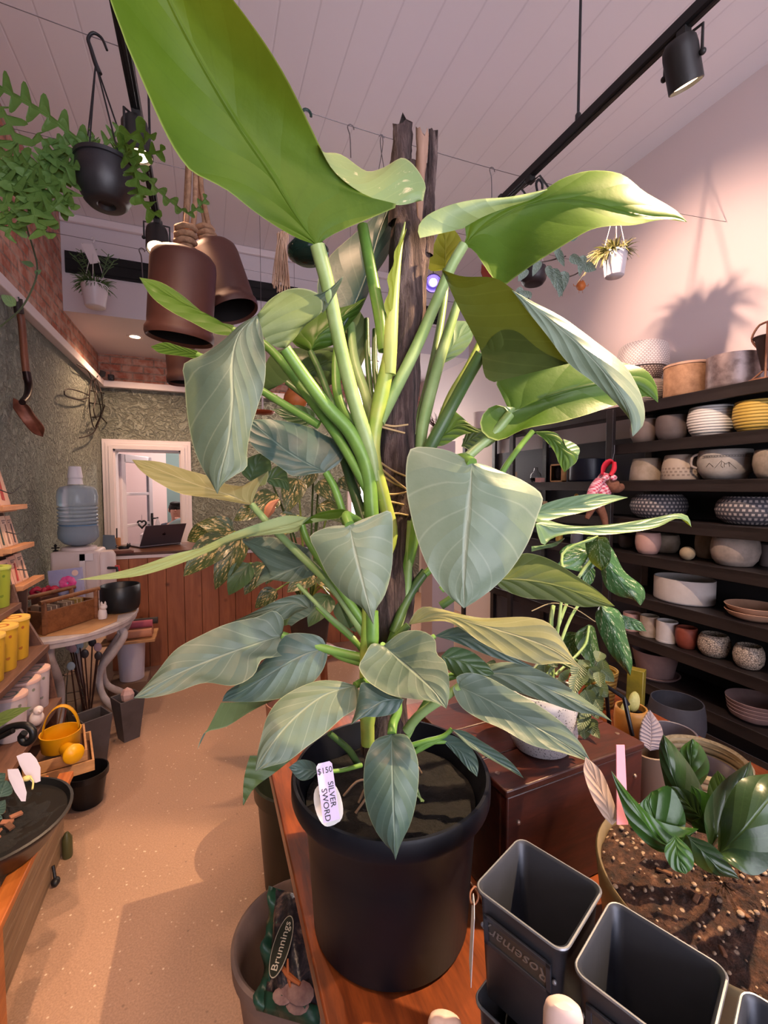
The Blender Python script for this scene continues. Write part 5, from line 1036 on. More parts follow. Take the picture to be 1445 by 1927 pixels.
# tall stand for it
obj('plinth', MB().box((q.x, q.y, q.z / 2), (.24, .24, q.z - .004)), M('cbb6b4', .6, name='pale_plinth'), None).select_get(); pl = bpy.data.objects['plinth']; tag(pl, 'pale plinth under the dark spiky dried plant', 'plinth')

# --- plush toy hanging on the shelf post
c = P(1140, 925, 2.95); ty_ = thing('plush_toy_hanging', 'brown plush animal in a red cap and pink gingham shirt hung on the shelf post', 'soft toy', c)
t = NT('pink_gingham'); co = t.coord('Object', (1, 1, 1), (0, .5, .3)); s3 = t.n('ShaderNodeSeparateXYZ'); t.l(co, s3.inputs[0])
g1 = t.math('GREATER_THAN', t.math('FRACT', t.math('MULTIPLY', t.math('ADD', s3.outputs[0], s3.outputs[1]), 48)), .5); g2 = t.math('GREATER_THAN', t.math('FRACT', t.math('MULTIPLY', s3.outputs[2], 48)), .5)
t.l(t.mix(t.math('MULTIPLY', t.math('ADD', g1, g2), .5), lin('f0c8d2'), lin('c9405e')), t.b.inputs['Base Color']); t.set(Roughness=.85); GING = t.mat
FUR = M('6e4636', .9, col2='7d5442', vs=60, bump=.5, bs=120, name='brown_plush'); REDF = M('d3283c', .7, name='red_felt')
def lp(x, y, dz=0): return P(x, y, 2.93 + dz)
def skin(parent, name, mat, pts, r, label=None):
    return obj(name, MB().tube([lp(*p) for p in pts], r, 14, sm=22), mat, parent, smooth=80, label=label)
skin(ty_, 'torso', GING, [(1142, 893), (1136, 910), (1128, 935), (1120, 955)], [.04, .062, .066, .03]); skin(ty_, 'sleeve', GING, [(1128, 905, -.03), (1116, 925, -.05), (1108, 948, -.05)], [.03, .034, .026])
skin(ty_, 'head', FUR, [(1140, 905, -.04), (1150, 912, -.05), (1162, 918, -.05), (1172, 915, -.05)], [.02, .042, .038, .02]); skin(ty_, 'leg', FUR, [(1128, 955), (1136, 972), (1140, 992)], [.03, .03, .016]); skin(ty_, 'leg', FUR, [(1114, 955), (1108, 968), (1104, 976)], [.026, .024, .014])
mb = MB(); loft(mb, [1130,892,1132,876,1140,866,1150,864,1156,872,1150,895], 2.88, [1136,896,1140,882,1147,874,1152,872,1154,880,1148,897], 2.95, face='t', bul=-.03, K=16, m=5); cp = obj('cap', mb, REDF, ty_, smooth=70, solid=.006); mb = MB().tube([lp(1148, 895, -.06), lp(1155, 884, -.06), lp(1156, 870, -.05)], [.012, .016, .012], 10, sm=10); obj('cap_brim', mb, REDF, cp)
mb = MB()
for s in (-1, 1): mb.sph(lp(1148 + s*7, 899, -.09), (.026, .012, .018), 12, 8)
obj('bow', mb, GING, ty_); obj('hanging_loop', MB().tube([lp(1152, 868), lp(1156, 850, .02), P(1156, 838, 3.02)], .002, 6), M('7a7a80', .5, name='cord'), ty_)

# --- things low down between the crate and the shelving
yp = V((1.2, .985, .8)); yp = onz(1186, 1388, .8005)
p_ = thing('yellow_planter', 'yellow planter with a small round pale cactus behind the dark red crate', 'potted plant', yp); obj('pot', MB().lathe(pot_prof(.05, .1, 'belly'), yp, 30), M('c98a3a', .45, col2='d9a25a', vs=6, name='yellow_glaze'), p_, smooth=60); obj('soil', MB().lathe([(.001, .082), (.042, .08)], yp, 24, caps=False), SOIL, p_)
CAC = M('d8cf86', .7, col2='c2bd6c', vs=60, bump=.4, bs=90, name='pale_cactus'); obj('cactus_pad', MB().sph(yp + V((.012, 0, .115)), (.022, .012, .034), 14, 10), CAC, p_); obj('cactus_pad', MB().sph(yp + V((-.022, .004, .088)), (.018, .011, .03), 14, 10), CAC, p_)
q = onz(1160, 1350, .8005); solo('striped_basket', MB().lathe(pot_prof(.06, .13, 'taper'), (0, 0, 0), 30), ringm('c0a04a', '80652c', 70, 'straw_stripes'), (q.x + .03, q.y + .1, .8005), 'tan straw-striped pot behind the black wire stand', 'plant pot')
a, b = P(1140, 1300, 1.36), P(1195, 1380, 1.32); ws = thing('wire_stand', 'black bent-wire stand leaning behind the dark red crate', 'stand', (a.x, a.y, .8)); BW = M('171416', .4, .4, name='black_wire')
obj('wire_leg', MB().tube([P(1148, 1385, 1.40), P(1140, 1290, 1.36)], .006, 8), BW, ws); obj('wire_leg', MB().tube([P(1190, 1385, 1.30), P(1174, 1312, 1.33)], .006, 8), BW, ws); obj('crossbar', MB().tube([P(1138, 1289, 1.36), P(1174, 1313, 1.33), P(1182, 1326, 1.33)], .006, 8), BW, ws)
q = onz(1212, 1372, .8005); solo('green_gold_box', MB().box((0, 0, .085), (.05, .05, .17), (.0, .12, .5)), M('8a7a24', .4, col2='4a4a1c', vs=9, name='green_gold'), q + V((.03, .06, .004)), 'olive and gold narrow box standing behind the yellow planter', 'box', bevel=.002)
q = onz(1292, 1400, .8005); solo('charcoal_pot', MB().lathe(pot_prof(.1, .16, 'round'), (0, 0, 0), 40), CHAR, (q.x + .12, q.y + .06, .28), 'dark charcoal round pot in shadow below the lowest shelf', 'plant pot') if False else None
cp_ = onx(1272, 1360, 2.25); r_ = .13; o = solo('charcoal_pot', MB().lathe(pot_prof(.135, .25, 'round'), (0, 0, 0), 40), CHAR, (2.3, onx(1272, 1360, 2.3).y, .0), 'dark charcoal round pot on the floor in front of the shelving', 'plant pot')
o.location.z = 0; zt_ = onx(1272, 1300, 2.3).z; st_ = solo('plant_stand', MB().lathe([(.001, 0), (.11, 0), (.115, .01), (.115, max(zt_ - .30, .05)), (.001, max(zt_ - .30, .05))], (0, 0, 0), 30), M('1c1918', .6, name='dark_stool'), (2.3, o.location.y, 0), 'dark round stool under the charcoal pot', 'stool'); o.location.z = max(zt_ - .30, .05) + .002
# rope basket with a grey plastic pot in it, on the bench behind the bowl
q = P(1322, 1425, 1.12); rb = thing('rope_basket', 'coiled rope basket with a pale rim behind the dark green rosette plant', 'basket', (q.x, q.y, .802)); hq = q.z - .802
obj('body', MB().lathe([(.001, 0), (.07, 0), (.085, .02), (.094, hq * .7), (.097, hq), (.091, hq + .003), (.087, hq * .7), (.078, .02), (.07, .008), (.001, .008)], (q.x, q.y, .802), 44), ROPE, rb, smooth=60)
obj('rope_rim', MB().lathe([(.085, hq - .012), (.099, hq - .008), (.101, hq), (.094, hq + .006), (.086, hq + .001)], (q.x, q.y, .802), 44, caps=False), M('b9a27a', .8, col2='8f7a54', vs=90, bump=.4, bs=120, name='rope_edge'), rb)
solo('nursery_pot', MB().lathe([(.001, .012), (.06, .012), (.074, hq - .05), (.078, hq - .035), (.078, hq - .03), (.073, hq - .032), (.056, .03), (.001, .03)], (0, 0, 0), 36), M('6a6066', .4, name='grey_nursery_plastic'), (q.x, q.y, .802), 'grey plastic pot sitting inside the coiled rope basket', 'plant pot', smooth=60)
q = P(1262, 1405, 1.30); solo('grey_bowl', MB().lathe(pot_prof(.07, q.z - .802 + .02, 'round'), (0, 0, 0), 36), M('7d7478', .4, name='grey_glaze'), (q.x + .05, q.y + .03, .802), 'smooth grey bowl half hidden behind the rope basket', 'bowl')
mb = MB(); blade(mb, [1222,1412,1225,1380,1222,1336], (1.08, 1.09, 1.1), [1222,1412,1204,1395,1208,1360,1222,1336], [1222,1412,1245,1405,1244,1370,1222,1336], face='t'); lf = obj('fin_leaf', mb, leafmat('grey_striated_leaf', ('8d8088', '7d7278'), ('6a6266', '746a70'), 'a89aa0', '807880', .4, .1, nv=12), smooth=80, solid=.004)
fl = thing('fin_leaf_plant', 'single broad grey fin-shaped succulent leaf in a small pot behind the crate', 'potted plant', (P(1222, 1412, 1.08).x, P(1222, 1412, 1.08).y, .802)); fz = P(1222, 1412, 1.08); obj('pot', MB().lathe(pot_prof(.04, fz.z - .802 - .0, 'taper'), (fz.x, fz.y, .802), 26), M('6a5648', .6, name='brown_clay'), fl)
lf.parent = fl; lf.location = -fl.location

# ================================================================== right wall and overhead
# black lighting tracks on rods
def track(X, y0, y1, z, label, rods):
    tr = thing('track_light_rail_hanging', label, 'light track', (X, y0, z)); obj('rail', MB().box((X, (y0 + y1) / 2, z), (.036, y1 - y0, .038)).box((X, (y0 + y1) / 2, z - .02), (.014, y1 - y0, .004)), M('19181a', .45, .2, name='black_track'), tr, bevel=.003)
    for y in rods: obj('suspension_rod', MB().tube([(X, y, z + .018), (X, y, ZC)], .0055, 8), BLACK, tr); obj('rod_boss', MB().lathe([(.012, 0), (.012, .03), (.006, .04)], (X, y, z + .018), 12), BLACK, tr)
    obj('end_cap', MB().box((X, y1, z), (.044, .03, .046)), BLACK, tr, bevel=.003); return tr
TX, TZ = 1.466, 3.1
track(TX, -1.2, 2.05, TZ, 'black lighting track hung on thin rods, upper right of the ceiling', (1.535, -.4)); track(-.232, -1.2, 2.96, TZ, 'black lighting track running over the hanging black pot, upper left', (2.6, 0.2))
CAN = M('2a2828', .5, .2, name='black_lamp_can'); LENS = M('fff0dc', .3, emit='ffd9ae', es=7, name='glowing_lens')
def head(X, y, z, to, power, label, ang=62, r=.05, L=.13, tint=WARM2, can=CAN, blend=.5, lens=LENS, off=(0, 0, 0), srad=.02):
    """a cylindrical spotlight head on its yoke, aimed at 'to', with a working lamp at its mouth"""
    c = V((X, y, z - .13)) + V(off); d = (V(to) - c).normalized(); h = thing('track_spotlight', label, 'spotlight', (X, y, z - .02), 'spotlights on the tracks')
    q = d.to_track_quat('Z', 'Y').to_matrix()
    obj('lamp_can', MB().lathe([(.001, -L*.55), (r*.75, -L*.55), (r*.95, -L*.45), (r, -L*.3), (r, L*.45), (r*.92, L*.46), (r*.9, L*.36), (.001, L*.34)], c, 30, M=q), can, h, smooth=50)
    obj('lens', MB().lathe([(.001, L*.37), (r*.84, L*.37), (r*.84, L*.375), (.001, L*.385)], c, 26, M=q), lens, h)
    s_ = d.cross(V((0,0,1))).normalized() if abs(d.z) < .99 else V((1,0,0)); mb = MB().bar(V((X, y, z - .02)), V((X, y, z - .045)), .03, .03)
    top = V((X, y, z - .045)); 
    for s in (-1, 1): mb.tube([top, top + s_ * s * (r + .006), c + s_ * s * (r + .006)], .005, 6)
    obj('yoke', mb, can, h)
    for s in (-1, 1): obj('yoke_knob', MB().sph(c + s_ * s * (r + .008), .010, 10, 6), can, h)
    if power: spot('lamp', c + d * (L * .5), to, power, ang, tint, blend, srad)
    return h
yA = onz(1288, 45, 3.1).y
head(TX, yA, TZ, (2.35, 1.25, 1.2), 75, 'black spotlight on the right track, near the top right corner', 78)
head(TX, 1.83, TZ, (3.0, 2.0, 2.70), 62, 'black spotlight at the far end of the right track, hidden by the wide leaf', 80, tint=(1, .64, .47), blend=.75, off=(.13, 0, -.02), srad=.012)
# wire across the room with its hooks and hanging things
W1Y = 1.9
def w1z(X): return 3.118 + .012 * ((X - .9) / 1.2) ** 2 * 3
WIREM = M('6a6264', .4, .6, name='steel_wire')
tag(obj('hanging_wire', MB().tube([V((x, W1Y, w1z(x))) for x in [XL + .01 + k * (XR - XL - .02) / 30 for k in range(31)]], .0016, 6), WIREM), 'thin steel wire strung from wall to wall above the stake', 'wire')
W2Y, W2Z = 4.35, ony(115, 440, 4.35).z
tag(obj('hanging_wire', MB().tube([V((XL + .01, W2Y, W2Z)), V((.9, W2Y, W2Z - .04)), V((XR - .01, W2Y, W2Z))], .0022, 6, sm=12), WIREM), 'thin steel wire along the white bulkhead with a small white pot on it', 'wire')
def shook(x, y, Y, zc, L, label, mat=WIREM, r=.0022, thick=1.0):
    """S-shaped hook hung over a wire"""
    c = V((ony(x, y, Y).x, Y, zc)); R_ = .014 * thick; pts = [c + V((R_ * math.cos(a), 0, R_ * math.sin(a) - R_ + .004)) for a in [(-.2 + k * .45) for k in range(9)]] + [c + V((-R_ * .3, 0, -R_ * 3)), c + V((0, 0, -L))]
    return tag(obj('hanging_hook', MB().tube(pts, r, 7, sm=30), mat), label, 'hook')
for x, y, L, lab in ((660, 243, .13, 'thin wire hook on the overhead wire left of the stake'), (926, 318, .14, 'thin wire hook on the overhead wire right of the stake')): X = ony(x, y, W1Y).x; shook(x, y, W1Y, w1z(X) + .002, L, lab)
X = ony(718, 262, W1Y).x; hk = thing('hanging_hook', 'doubled wire hook on the overhead wire just left of the stake', 'hook', (X, W1Y, w1z(X)))
for s in (-1, 1): obj('wire', MB().tube([V((X + .012*s, W1Y, w1z(X) - .006)), V((X, W1Y, w1z(X) + .006)), V((X - .006*s, W1Y, w1z(X) - .03)), V((X + .014*s, W1Y, w1z(X) - .15))], .0018, 6, sm=16), WIREM, hk)
GRN_BAR = M('1f3a34', .4, name='dark_green_plastic'); X = ony(577, 215, W1Y).x; shook(577, 215, W1Y, w1z(X) + .004, .16, 'thick dark green hook on the overhead wire beside the top leaf', GRN_BAR, .006, 1.3)
W3Y = 2.9; W3Z = ony(960, 462, W3Y).z
tag(obj('hanging_wire', MB().tube([V((XL + .01, W3Y, W3Z)), V((XR - .01, W3Y, W3Z))], .0016, 6), WIREM), 'thin steel wire behind the plant holding the violet lamp and small ornaments', 'wire')
# white pot with spiky plant by the right wall
def hanging_pot(c, rim, h, mat, label, wirem, hook_z, kind='taper', name='hanging_planter', wires=3, wr=.0015):
    """c: centre of the rim"""
    r = thing(name, label, 'hanging planter', c); b = V((c.x, c.y, c.z - h)); obj('pot', MB().lathe(pot_prof(rim, h, kind, .004), b, 36), mat, r, smooth=60); obj('soil', MB().lathe([(.001, h*.9), (rim*.92, h*.88)], b, 24, caps=False), SOIL, r)
    top = V((c.x, c.y, hook_z - .03))
    for k in range(wires): a = k * 2*PI/wires + .6; obj('hanger_wire', MB().tube([c + V((math.cos(a)*rim, math.sin(a)*rim, -.004)), top], wr, 6), wirem, r)
    hk_ = [top, top + V((0, 0, .012)), top + V((.012, 0, .03)), top + V((.004, 0, .046)), top + V((-.012, 0, .036)), top + V((-.014, 0, .024))]; obj('hook', MB().tube(hk_, wr * 2.2, 7, sm=16), wirem, r); return r
WPLAS = M('dcd6dc', .35, name='white_plastic_pot'); WW = M('d8d2d4', .4, name='white_wire')
Xh = ony(1157, 476, W1Y); hp = hanging_pot(V((Xh.x, W1Y, Xh.z)), .064, .125, WPLAS, 'white hanging pot with a spiky pale green plant near the right wall', WW, w1z(Xh.x) + .012)
SPK = leafmat('spiky_olive_leaf', ('5f6038', '6e6c44'), ('54552f', '605f38'), '86845a', '747248', .45, .1); hc = V(hp.location)
for k in range(260):
    a = rnd.uniform(0, 2*PI); e = rnd.uniform(-.5, 1.35); L = rnd.uniform(.04, .095); hz = math.cos(e)
    if k % 3 == 0: a = PI + rnd.uniform(-.8, .8); e = rnd.uniform(-.9, .3); L = rnd.uniform(.08, .15)
    b = hc + V((math.cos(a) * .04, math.sin(a) * .04, -.004)); d = V((math.cos(a)*hz, math.sin(a)*hz, math.sin(e)))
    t_ = b + d * L - V((0, 0, L * .15))
    if k < 100: vine_leaf(hp, 'spiky_leaf', SPK, b, t_, .011, droop=.5, K=6, m=1)
    else:
        if k == 100: mbs = MB()
        mbs.tube([b, b + d * L * .6 + V((0, 0, .01)), t_], [.0025, .002, .0006], 4, sm=5)
        if k == 259: o = obj('spiky_foliage', mbs, M('5c5c38', .5, col2='6c6a42', name='olive_blades'), hp); o['kind'] = 'stuff'
# dark pot with silver-splashed vine
c = ony(1004, 505, W1Y); dp = hanging_pot(c, .066, .08, M('2c2428', .5, name='dark_brown_plastic'), 'dark hanging pot with silvery trailing vine, half behind the wide leaf', WW, 2.92, 'round', wires=3); X = ony(1014, 340, W1Y).x; zz_ = w1z(X); obj('long_hook', MB().tube([V((X + .022, W1Y, zz_ - .03)), V((X + .02, W1Y, zz_ - .004)), V((X, W1Y, zz_ + .008)), V((X - .016, W1Y, zz_ - .012)), V((X - .006, W1Y, zz_ - .06)), V((X + .004, W1Y, zz_ - .1)), V((c.x, W1Y, 2.92))], [.006, .007, .007, .007, .006, .003, .002], 8, sm=26), BLACK, dp)
SIL = leafmat('silver_splash_leaf', ('5f7468', '768c80'), ('4a5c4a', '566a56'), '93a79a', '6f846f', .35, .12, blotch='b4c2bc', bl_lo=.52, bl_hi=.6)
for a, b, w in (((1040,505),(1058,558),.045), ((1062,510),(1052,560),.05), ((1048,470),(1062,502),.03), ((1072,482),(1098,498),.035), ((1100,500),(1122,508),.04), ((1098,480),(1090,520),.035), ((990,505),(975,530),.04), ((1015,490),(1002,520),.035), ((1045,455),(1052,490),.03), ((1072,450),(1090,440),.03), ((985,545),(965,560),.04), ((1000,560),(975,548),.035), ((1030,500),(1040,530),.03)):
    vine_leaf(dp, 'vine_leaf', SIL, P(*a, 1.9), P(*b, 1.88), w, tocam=CAM - P(*a, 1.9))
for q in ([1010,495,1.93, 1035,490,1.92, 1065,482,1.9], [1040,515,1.92, 1060,522,1.9, 1085,515,1.9, 1100,500,1.9], [1062,520,1.9, 1048,515,1.9, 1030,500,1.92], [995,560,1.9, 998,590,1.9, 1000,610,1.9]): stem('vine_stem', q, .0028, M('4a3c34', .6, name='brown_vine'), dp, 6)
# little orange wooden character-free ornament: round bead body on a thread
def bead(x, y, Z, w, label, zt):
    c = ony(x, y, W3Y); r = thing('hanging_ornament', label, 'ornament', c); OR = M('b5622c', .5, col2='c9783c', vs=8, name='orange_lacquer')
    obj('round_body', MB().sph(c, (w, w*.9, w*.95), 22, 14), OR, r, smooth=80); mb = MB()
    for k in range(7): a = 2*PI*k/7; mb.lathe([(w*.16, 0), (.0005, w*.42)], c + V((math.cos(a)*w*.55, math.sin(a)*w*.5, w*.72)), 8)
    obj('crown_spike', mb, OR, r); mb = MB()
    for s in (-1, 1): obj('stick_arm', MB().tube([c + RT*s*w*.9, c + RT*s*w*1.5, c + RT*s*w*1.6 + V((0,0,w*.4))], w*.07, 6), OR, r); obj('stick_leg', MB().tube([c + RT*s*w*.35 - V((0,0,w*.85)), c + RT*s*w*.4 - V((0,0,w*1.5))], w*.045, 6), OR, r)
    obj('thread', MB().tube([c + V((0,0,w*.9)), V((c.x, W3Y, W3Z))], .0012, 5), WIREM, r); return r
bead(1093, 538, 2.45, .038, 'small orange ball ornament with stick arms hanging near the right wall', 3.4); bead(556, 752, 3.3, .075, 'orange ball ornament hanging behind the left stems', 3.3)
# purple grow lamp right of the stake
c = ony(815, 530, W3Y); gl = thing('grow_lamp_hanging', 'small hanging lamp glowing violet just right of the stake', 'lamp', c); q = (CAM - c + V((0, 0, -1.0))).normalized().to_track_quat('Z', 'Y').to_matrix()
obj('shade', MB().lathe([(.001, -.07), (.03, -.07), (.05, -.02), (.062, .05), (.056, .05), (.04, -.01), (.001, -.03)], c, 28, M=q), M('1d1a30', .4, name='dark_violet_shade'), gl); obj('bulb', MB().sph(c + q @ V((0, 0, .02)), .026, 16, 10), M('ffffff', .3, emit='b89cff', es=22, name='violet_bulb'), gl); obj('cord', MB().tube([c + V((0, 0, .05)), V((c.x, W3Y, W3Z))], .003, 6), BLACK, gl)
point('violet_glow', c + q @ V((0, 0, .07)), 1.3, (.42, .22, 1), .03)
# ================================================================== counter at the back
PINE = wood('8d4e30', 'b36d46', (9, 9, 1), 1.5, .45, .15, knots=5, name='knotty_pine', coat=.15)
CY_ = 4.46; ct = thing('shop_counter', 'long knotty-pine shop counter with a white strip under its brown top', 'counter', (.2, CY_ + .3, 0))
x0, x1 = -.80, 1.55; n = 16; mb = MB()
for k in range(n): a = lerp(x0, x1, k / n); b = lerp(x0, x1, (k + 1) / n); mb.box(((a + b) / 2, CY_ + .012, .49), (b - a - .003, .024, .98))
obj('front_panel', mb, PINE, ct, bevel=.002); obj('carcass', MB().box(((x0 + x1) / 2, CY_ + .33, .49), (x1 - x0 - .01, .6, .96)), M('4a2818', .7, name='dark_pine'), ct)
obj('white_strip', MB().box(((x0 + x1) / 2, CY_ - .005, 1.0), (x1 - x0 + .02, .03, .035)), TRIM, ct, bevel=.002)
obj('countertop', MB().box(((x0 + x1) / 2, CY_ + .31, 1.023), (x1 - x0 + .04, .66, .03)), wood('4a2a1c', '6d4029', (2, 14, 14), 2, .35, name='brown_top'), ct, bevel=.003)
CT = 1.0385
c = onz(300, 1031, CT); c.z = CT; lt = thing('laptop', 'open grey laptop on the pine counter seen from behind, dark fruit logo on its lid', 'laptop', c)
l0, l1 = onz(263, 1032, CT), onz(340, 1024, CT); l0.z = l1.z = CT; ax = (l1 - l0).normalized(); ay = V((-ax.y, ax.x, 0)); Wd = (l1 - l0).length; LAPM = M('6a6670', .3, .7, name='space_grey_metal')
obj('base', MB().plate([l0 + V((0,0,.003)), l1 + V((0,0,.003)), l1 + ay*.24 + V((0,0,.003)), l0 + ay*.24 + V((0,0,.003))], V((0, 0, .012))), LAPM, lt, bevel=.002)
lean = (V((0, 0, 1)) - ay * .33).normalized(); hgt = .205; ld = obj('lid', MB().plate([l0 + V((0,0,.016)), l1 + V((0,0,.016)), l1 + V((0,0,.016)) + lean*hgt + ax*.03, l0 + V((0,0,.016)) + lean*hgt + ax*.03], ay * .006), LAPM, lt, bevel=.002)
nn = (-ay - V((0,0,1)) * .33).normalized(); lc = l0.lerp(l1, .5) + V((0,0,.016)) + lean * hgt * .52 + ax*.015; Ml = Matrix((ax, lean, nn)).transposed(); mb = MB()
for px_, py_, rx, ry in ((-.006, 0, .010, .012), (.006, 0, .010, .012)): mb.lathe([(.001, 0), (rx, 0), (rx, .0015), (.001, .0015)], lc + Ml @ V((px_, py_, 0)), 16, M=Ml)
mb.lathe([(.001, 0), (.004, 0), (.004, .0012), (.001, .0012)], lc + Ml @ V((.004, .017, 0)), 10, M=Ml); obj('logo', mb, M('141216', .2, .5, name='logo_black'), ld)
c = onz(218, 1028, CT + .0); pc = thing('pen_cup', 'small orange cup holding one black pen on the counter', 'cup', (c.x, c.y + .05, CT)); q = V((c.x, c.y + .05, CT))
obj('cup', MB().lathe(pot_prof(.035, .075, 'cyl'), q, 22), M('c98a58', .5, name='tan_cup'), pc); obj('pen', MB().tube([q + V((0, 0, .02)), q + V((.004, .0, .17))], .006, 8), BLACK, pc)
c = onz(205, 1036, CT); a = frame((c.x + .0, c.y + .06, CT + .004), (1, .25, 0), (0, .4, 1)); solo('tablet', MB().plate([a @ V(p) for p in ((-.06, 0, 0), (.05, 0, 0), (.04, .13, 0), (-.05, .14, 0))], V((0, .008, 0))), M('55606a', .4, .3, name='slate_screen'), (0,0,0), 'dark slate tablet propped at the left end of the counter', 'tablet', smooth=0)
c = onz(232, 1036, CT); q = V((c.x, c.y + .02, CT)); cf = thing('cat_figurine', 'small black cat figurine on the counter left of the laptop', 'figurine', q)
obj('body', MB().sph(q + V((0, 0, .022)), (.045, .022, .022), 14, 8).sph(q + V((.042, -.005, .04)), (.018, .017, .017), 12, 8).tube([q + V((-.04, 0, .02)), q + V((-.06, 0, .035)), q + V((-.052, 0, .05))], .005, 6), BLACK, cf)
for s in (-1, 1): obj('ear', MB().lathe([(.007, 0), (.0005, .014)], q + V((.042 + s*.009, -.005, .053)), 8), BLACK, cf)
c = onz(228, 1041, CT); solo('notebook', MB().box((0, 0, .012), (.19, .12, .022), (0, 0, .15)).box((0, .0, .0255), (.15, .09, .004), (0, 0, .3)), M('5a2f24', .6, col2='6a3a2c', name='maroon_cover'), (c.x, c.y + .0, CT + .0005), 'maroon notebook on the counter in front of the black cat', 'book', bevel=.002)
# ================================================================== the person in the back room
px, py_, pz = P(331, 962, 6.75); sk = thing('person', 'dark-haired person in a navy top sitting in the back room, chin on hand', 'person', (px, py_, 0))
SKIN = M('d9a08c', .55, name='skin'); HAIR = M('1d1514', .6, name='dark_hair'); NAVYC = M('2a3040', .8, name='navy_cloth')
def skinmesh(name, verts, edges, mat, parent, sub=2):
    me = bpy.data.meshes.new(name); off = parent.location if parent else V((0,0,0)); me.from_pydata([V(v[:3]) - off for v in verts], edges, []); o = bpy.data.objects.new(name, me); COL.objects.link(o)
    s = o.modifiers.new('skin', 'SKIN'); me.skin_vertices[0].data.foreach_set('radius', [r for v in verts for r in (v[3], v[3])]); me.skin_vertices[0].data[0].use_root = True
    b = o.modifiers.new('sub', 'SUBSURF'); b.levels = sub; b.render_levels = sub; me.materials.append(mat)
    dg = bpy.context.evaluated_depsgraph_get(); m2 = bpy.data.meshes.new_from_object(o.evaluated_get(dg)); bpy.data.objects.remove(o); m2.name = name; m2.shade_smooth(); m2.materials.clear(); m2.materials.append(mat)
    for p in m2.polygons: p.material_index = 0
    o = bpy.data.objects.new(name, m2); COL.objects.link(o)
    if parent: o.parent = parent
    return o
hz = pz; q = lambda x, y, z: (px + x, py_ + y, hz + z)
f_ = -1  # faces the camera
V_ = [(*q(0, .12, -.72), .15), (*q(0, .10, -.5), .14), (*q(0, .06, -.28), .15), (*q(0, .03, -.18), .09), (*q(0, 0, -.12), .055), (*q(0, -.02, -.02), .085), (*q(0, -.02, .06), .09),
      (*q(-.17, .05, -.24), .065), (*q(-.22, -.02, -.44), .05), (*q(-.16, -.25, -.5), .04), (*q(.17, .05, -.24), .065), (*q(.20, -.10, -.44), .05), (*q(.06, -.16, -.2), .036), (*q(.035, -.13, -.13), .034),
      (*q(-.1, -.3, -.75), .085), (*q(-.1, -.34, -1.1), .06), (*q(.1, -.3, -.75), .085), (*q(.1, -.34, -1.1), .06)]
E_ = [(0,1),(1,2),(2,3),(3,4),(4,5),(5,6),(2,7),(7,8),(8,9),(2,10),(10,11),(11,12),(12,13),(0,14),(14,15),(0,16),(16,17)]
skinmesh('body', V_, E_, SKIN, sk)
hc_ = V(q(0, -.02, .03)); mb = MB(); mb.sph(hc_ + V((0, .018, .038)), (.092, .105, .078), 20, 12).sph(hc_ + V((0, -.05, .085)), (.08, .05, .035), 16, 8).sph(hc_ + V((-.08, .03, .01)), (.02, .05, .06), 10, 8).sph(hc_ + V((.08, .03, .01)), (.02, .05, .06), 10, 8); obj('hair', mb, HAIR, sk, smooth=80)
mb = MB().sph(hc_ + V((0, -.105, -.02)), (.014, .022, .02), 10, 8).tube([hc_ + V((-.025, -.095, -.062)), hc_ + V((0, -.1, -.06)), hc_ + V((.025, -.095, -.062))], .006, 6); obj('nose_and_mouth', mb, M('c98672', .55, name='lip_skin'), sk, smooth=80)
for s in (-1, 1):
    obj('eye', MB().sph(hc_ + V((s*.034, -.088, .005)), (.013, .008, .006), 10, 6), M('241a18', .4, name='eye_dark'), sk); obj('eyebrow', MB().tube([hc_ + V((s*.018, -.096, .024)), hc_ + V((s*.05, -.086, .026))], .004, 6), HAIR, sk); obj('ear', MB().sph(hc_ + V((s*.094, .01, -.01)), (.012, .02, .03), 10, 8), SKIN, sk)
skinmesh('navy_top', [(*q(0, .12, -.72), .17), (*q(0, .10, -.5), .165), (*q(0, .06, -.29), .17), (*q(0, .04, -.2), .095), (*q(-.17, .05, -.25), .085), (*q(-.22, -.02, -.44), .065), (*q(-.17, -.22, -.5), .052), (*q(.17, .05, -.25), .085), (*q(.2, -.09, -.43), .065), (*q(.1, -.14, -.28), .048)], [(0,1),(1,2),(2,3),(2,4),(4,5),(5,6),(2,7),(7,8),(8,9)], NAVYC, sk)
for k in range(5): a0_ = V(q(.035, -.13, -.12)); obj('finger', MB().tube([a0_ + V((-.03 + k*.014, -.015, .0)), a0_ + V((-.035 + k*.014, -.035, .018)), a0_ + V((-.04 + k*.013, -.022, .034))], [.009, .008, .006], 8, sm=8), SKIN, sk)
c = P(356, 1004, 6.35); solo('armchair', MB().sph((0, 0, 0), (.32, .14, .24), 24, 14).box((0, 0, -c.z/2 - .02), (.5, .2, c.z - .05)), M('7f9294', .8, col2='738688', vs=10, name='grey_teal_cloth'), c, 'rounded grey-teal cushioned seat back in front of the sitting person', 'chair', smooth=60)
solo('stool', MB().box((0, 0, .2), (.40, .36, .4)), M('5a5048', .7, name='stool_brown'), (px, py_ + .18, 0), 'dark seat under the person in the back room', 'stool', bevel=.02)
bp = P(297, 1000, 7.15); tbz = bp.z - .02; ot = thing('desk', 'small pink-white desk in the back room under the bottle', 'desk', (bp.x, bp.y, 0)); obj('desktop', MB().box((bp.x - .08, bp.y, tbz - .02), (.3, .3, .03)), PAINT, ot, bevel=.003)
for sx, sy in ((-1,-1),(1,-1),(1,1),(-1,1)): obj('leg', MB().box((bp.x - .08 + sx*.13, bp.y + sy*.13, (tbz - .036) / 2), (.04, .04, tbz - .036)), PAINT, ot)
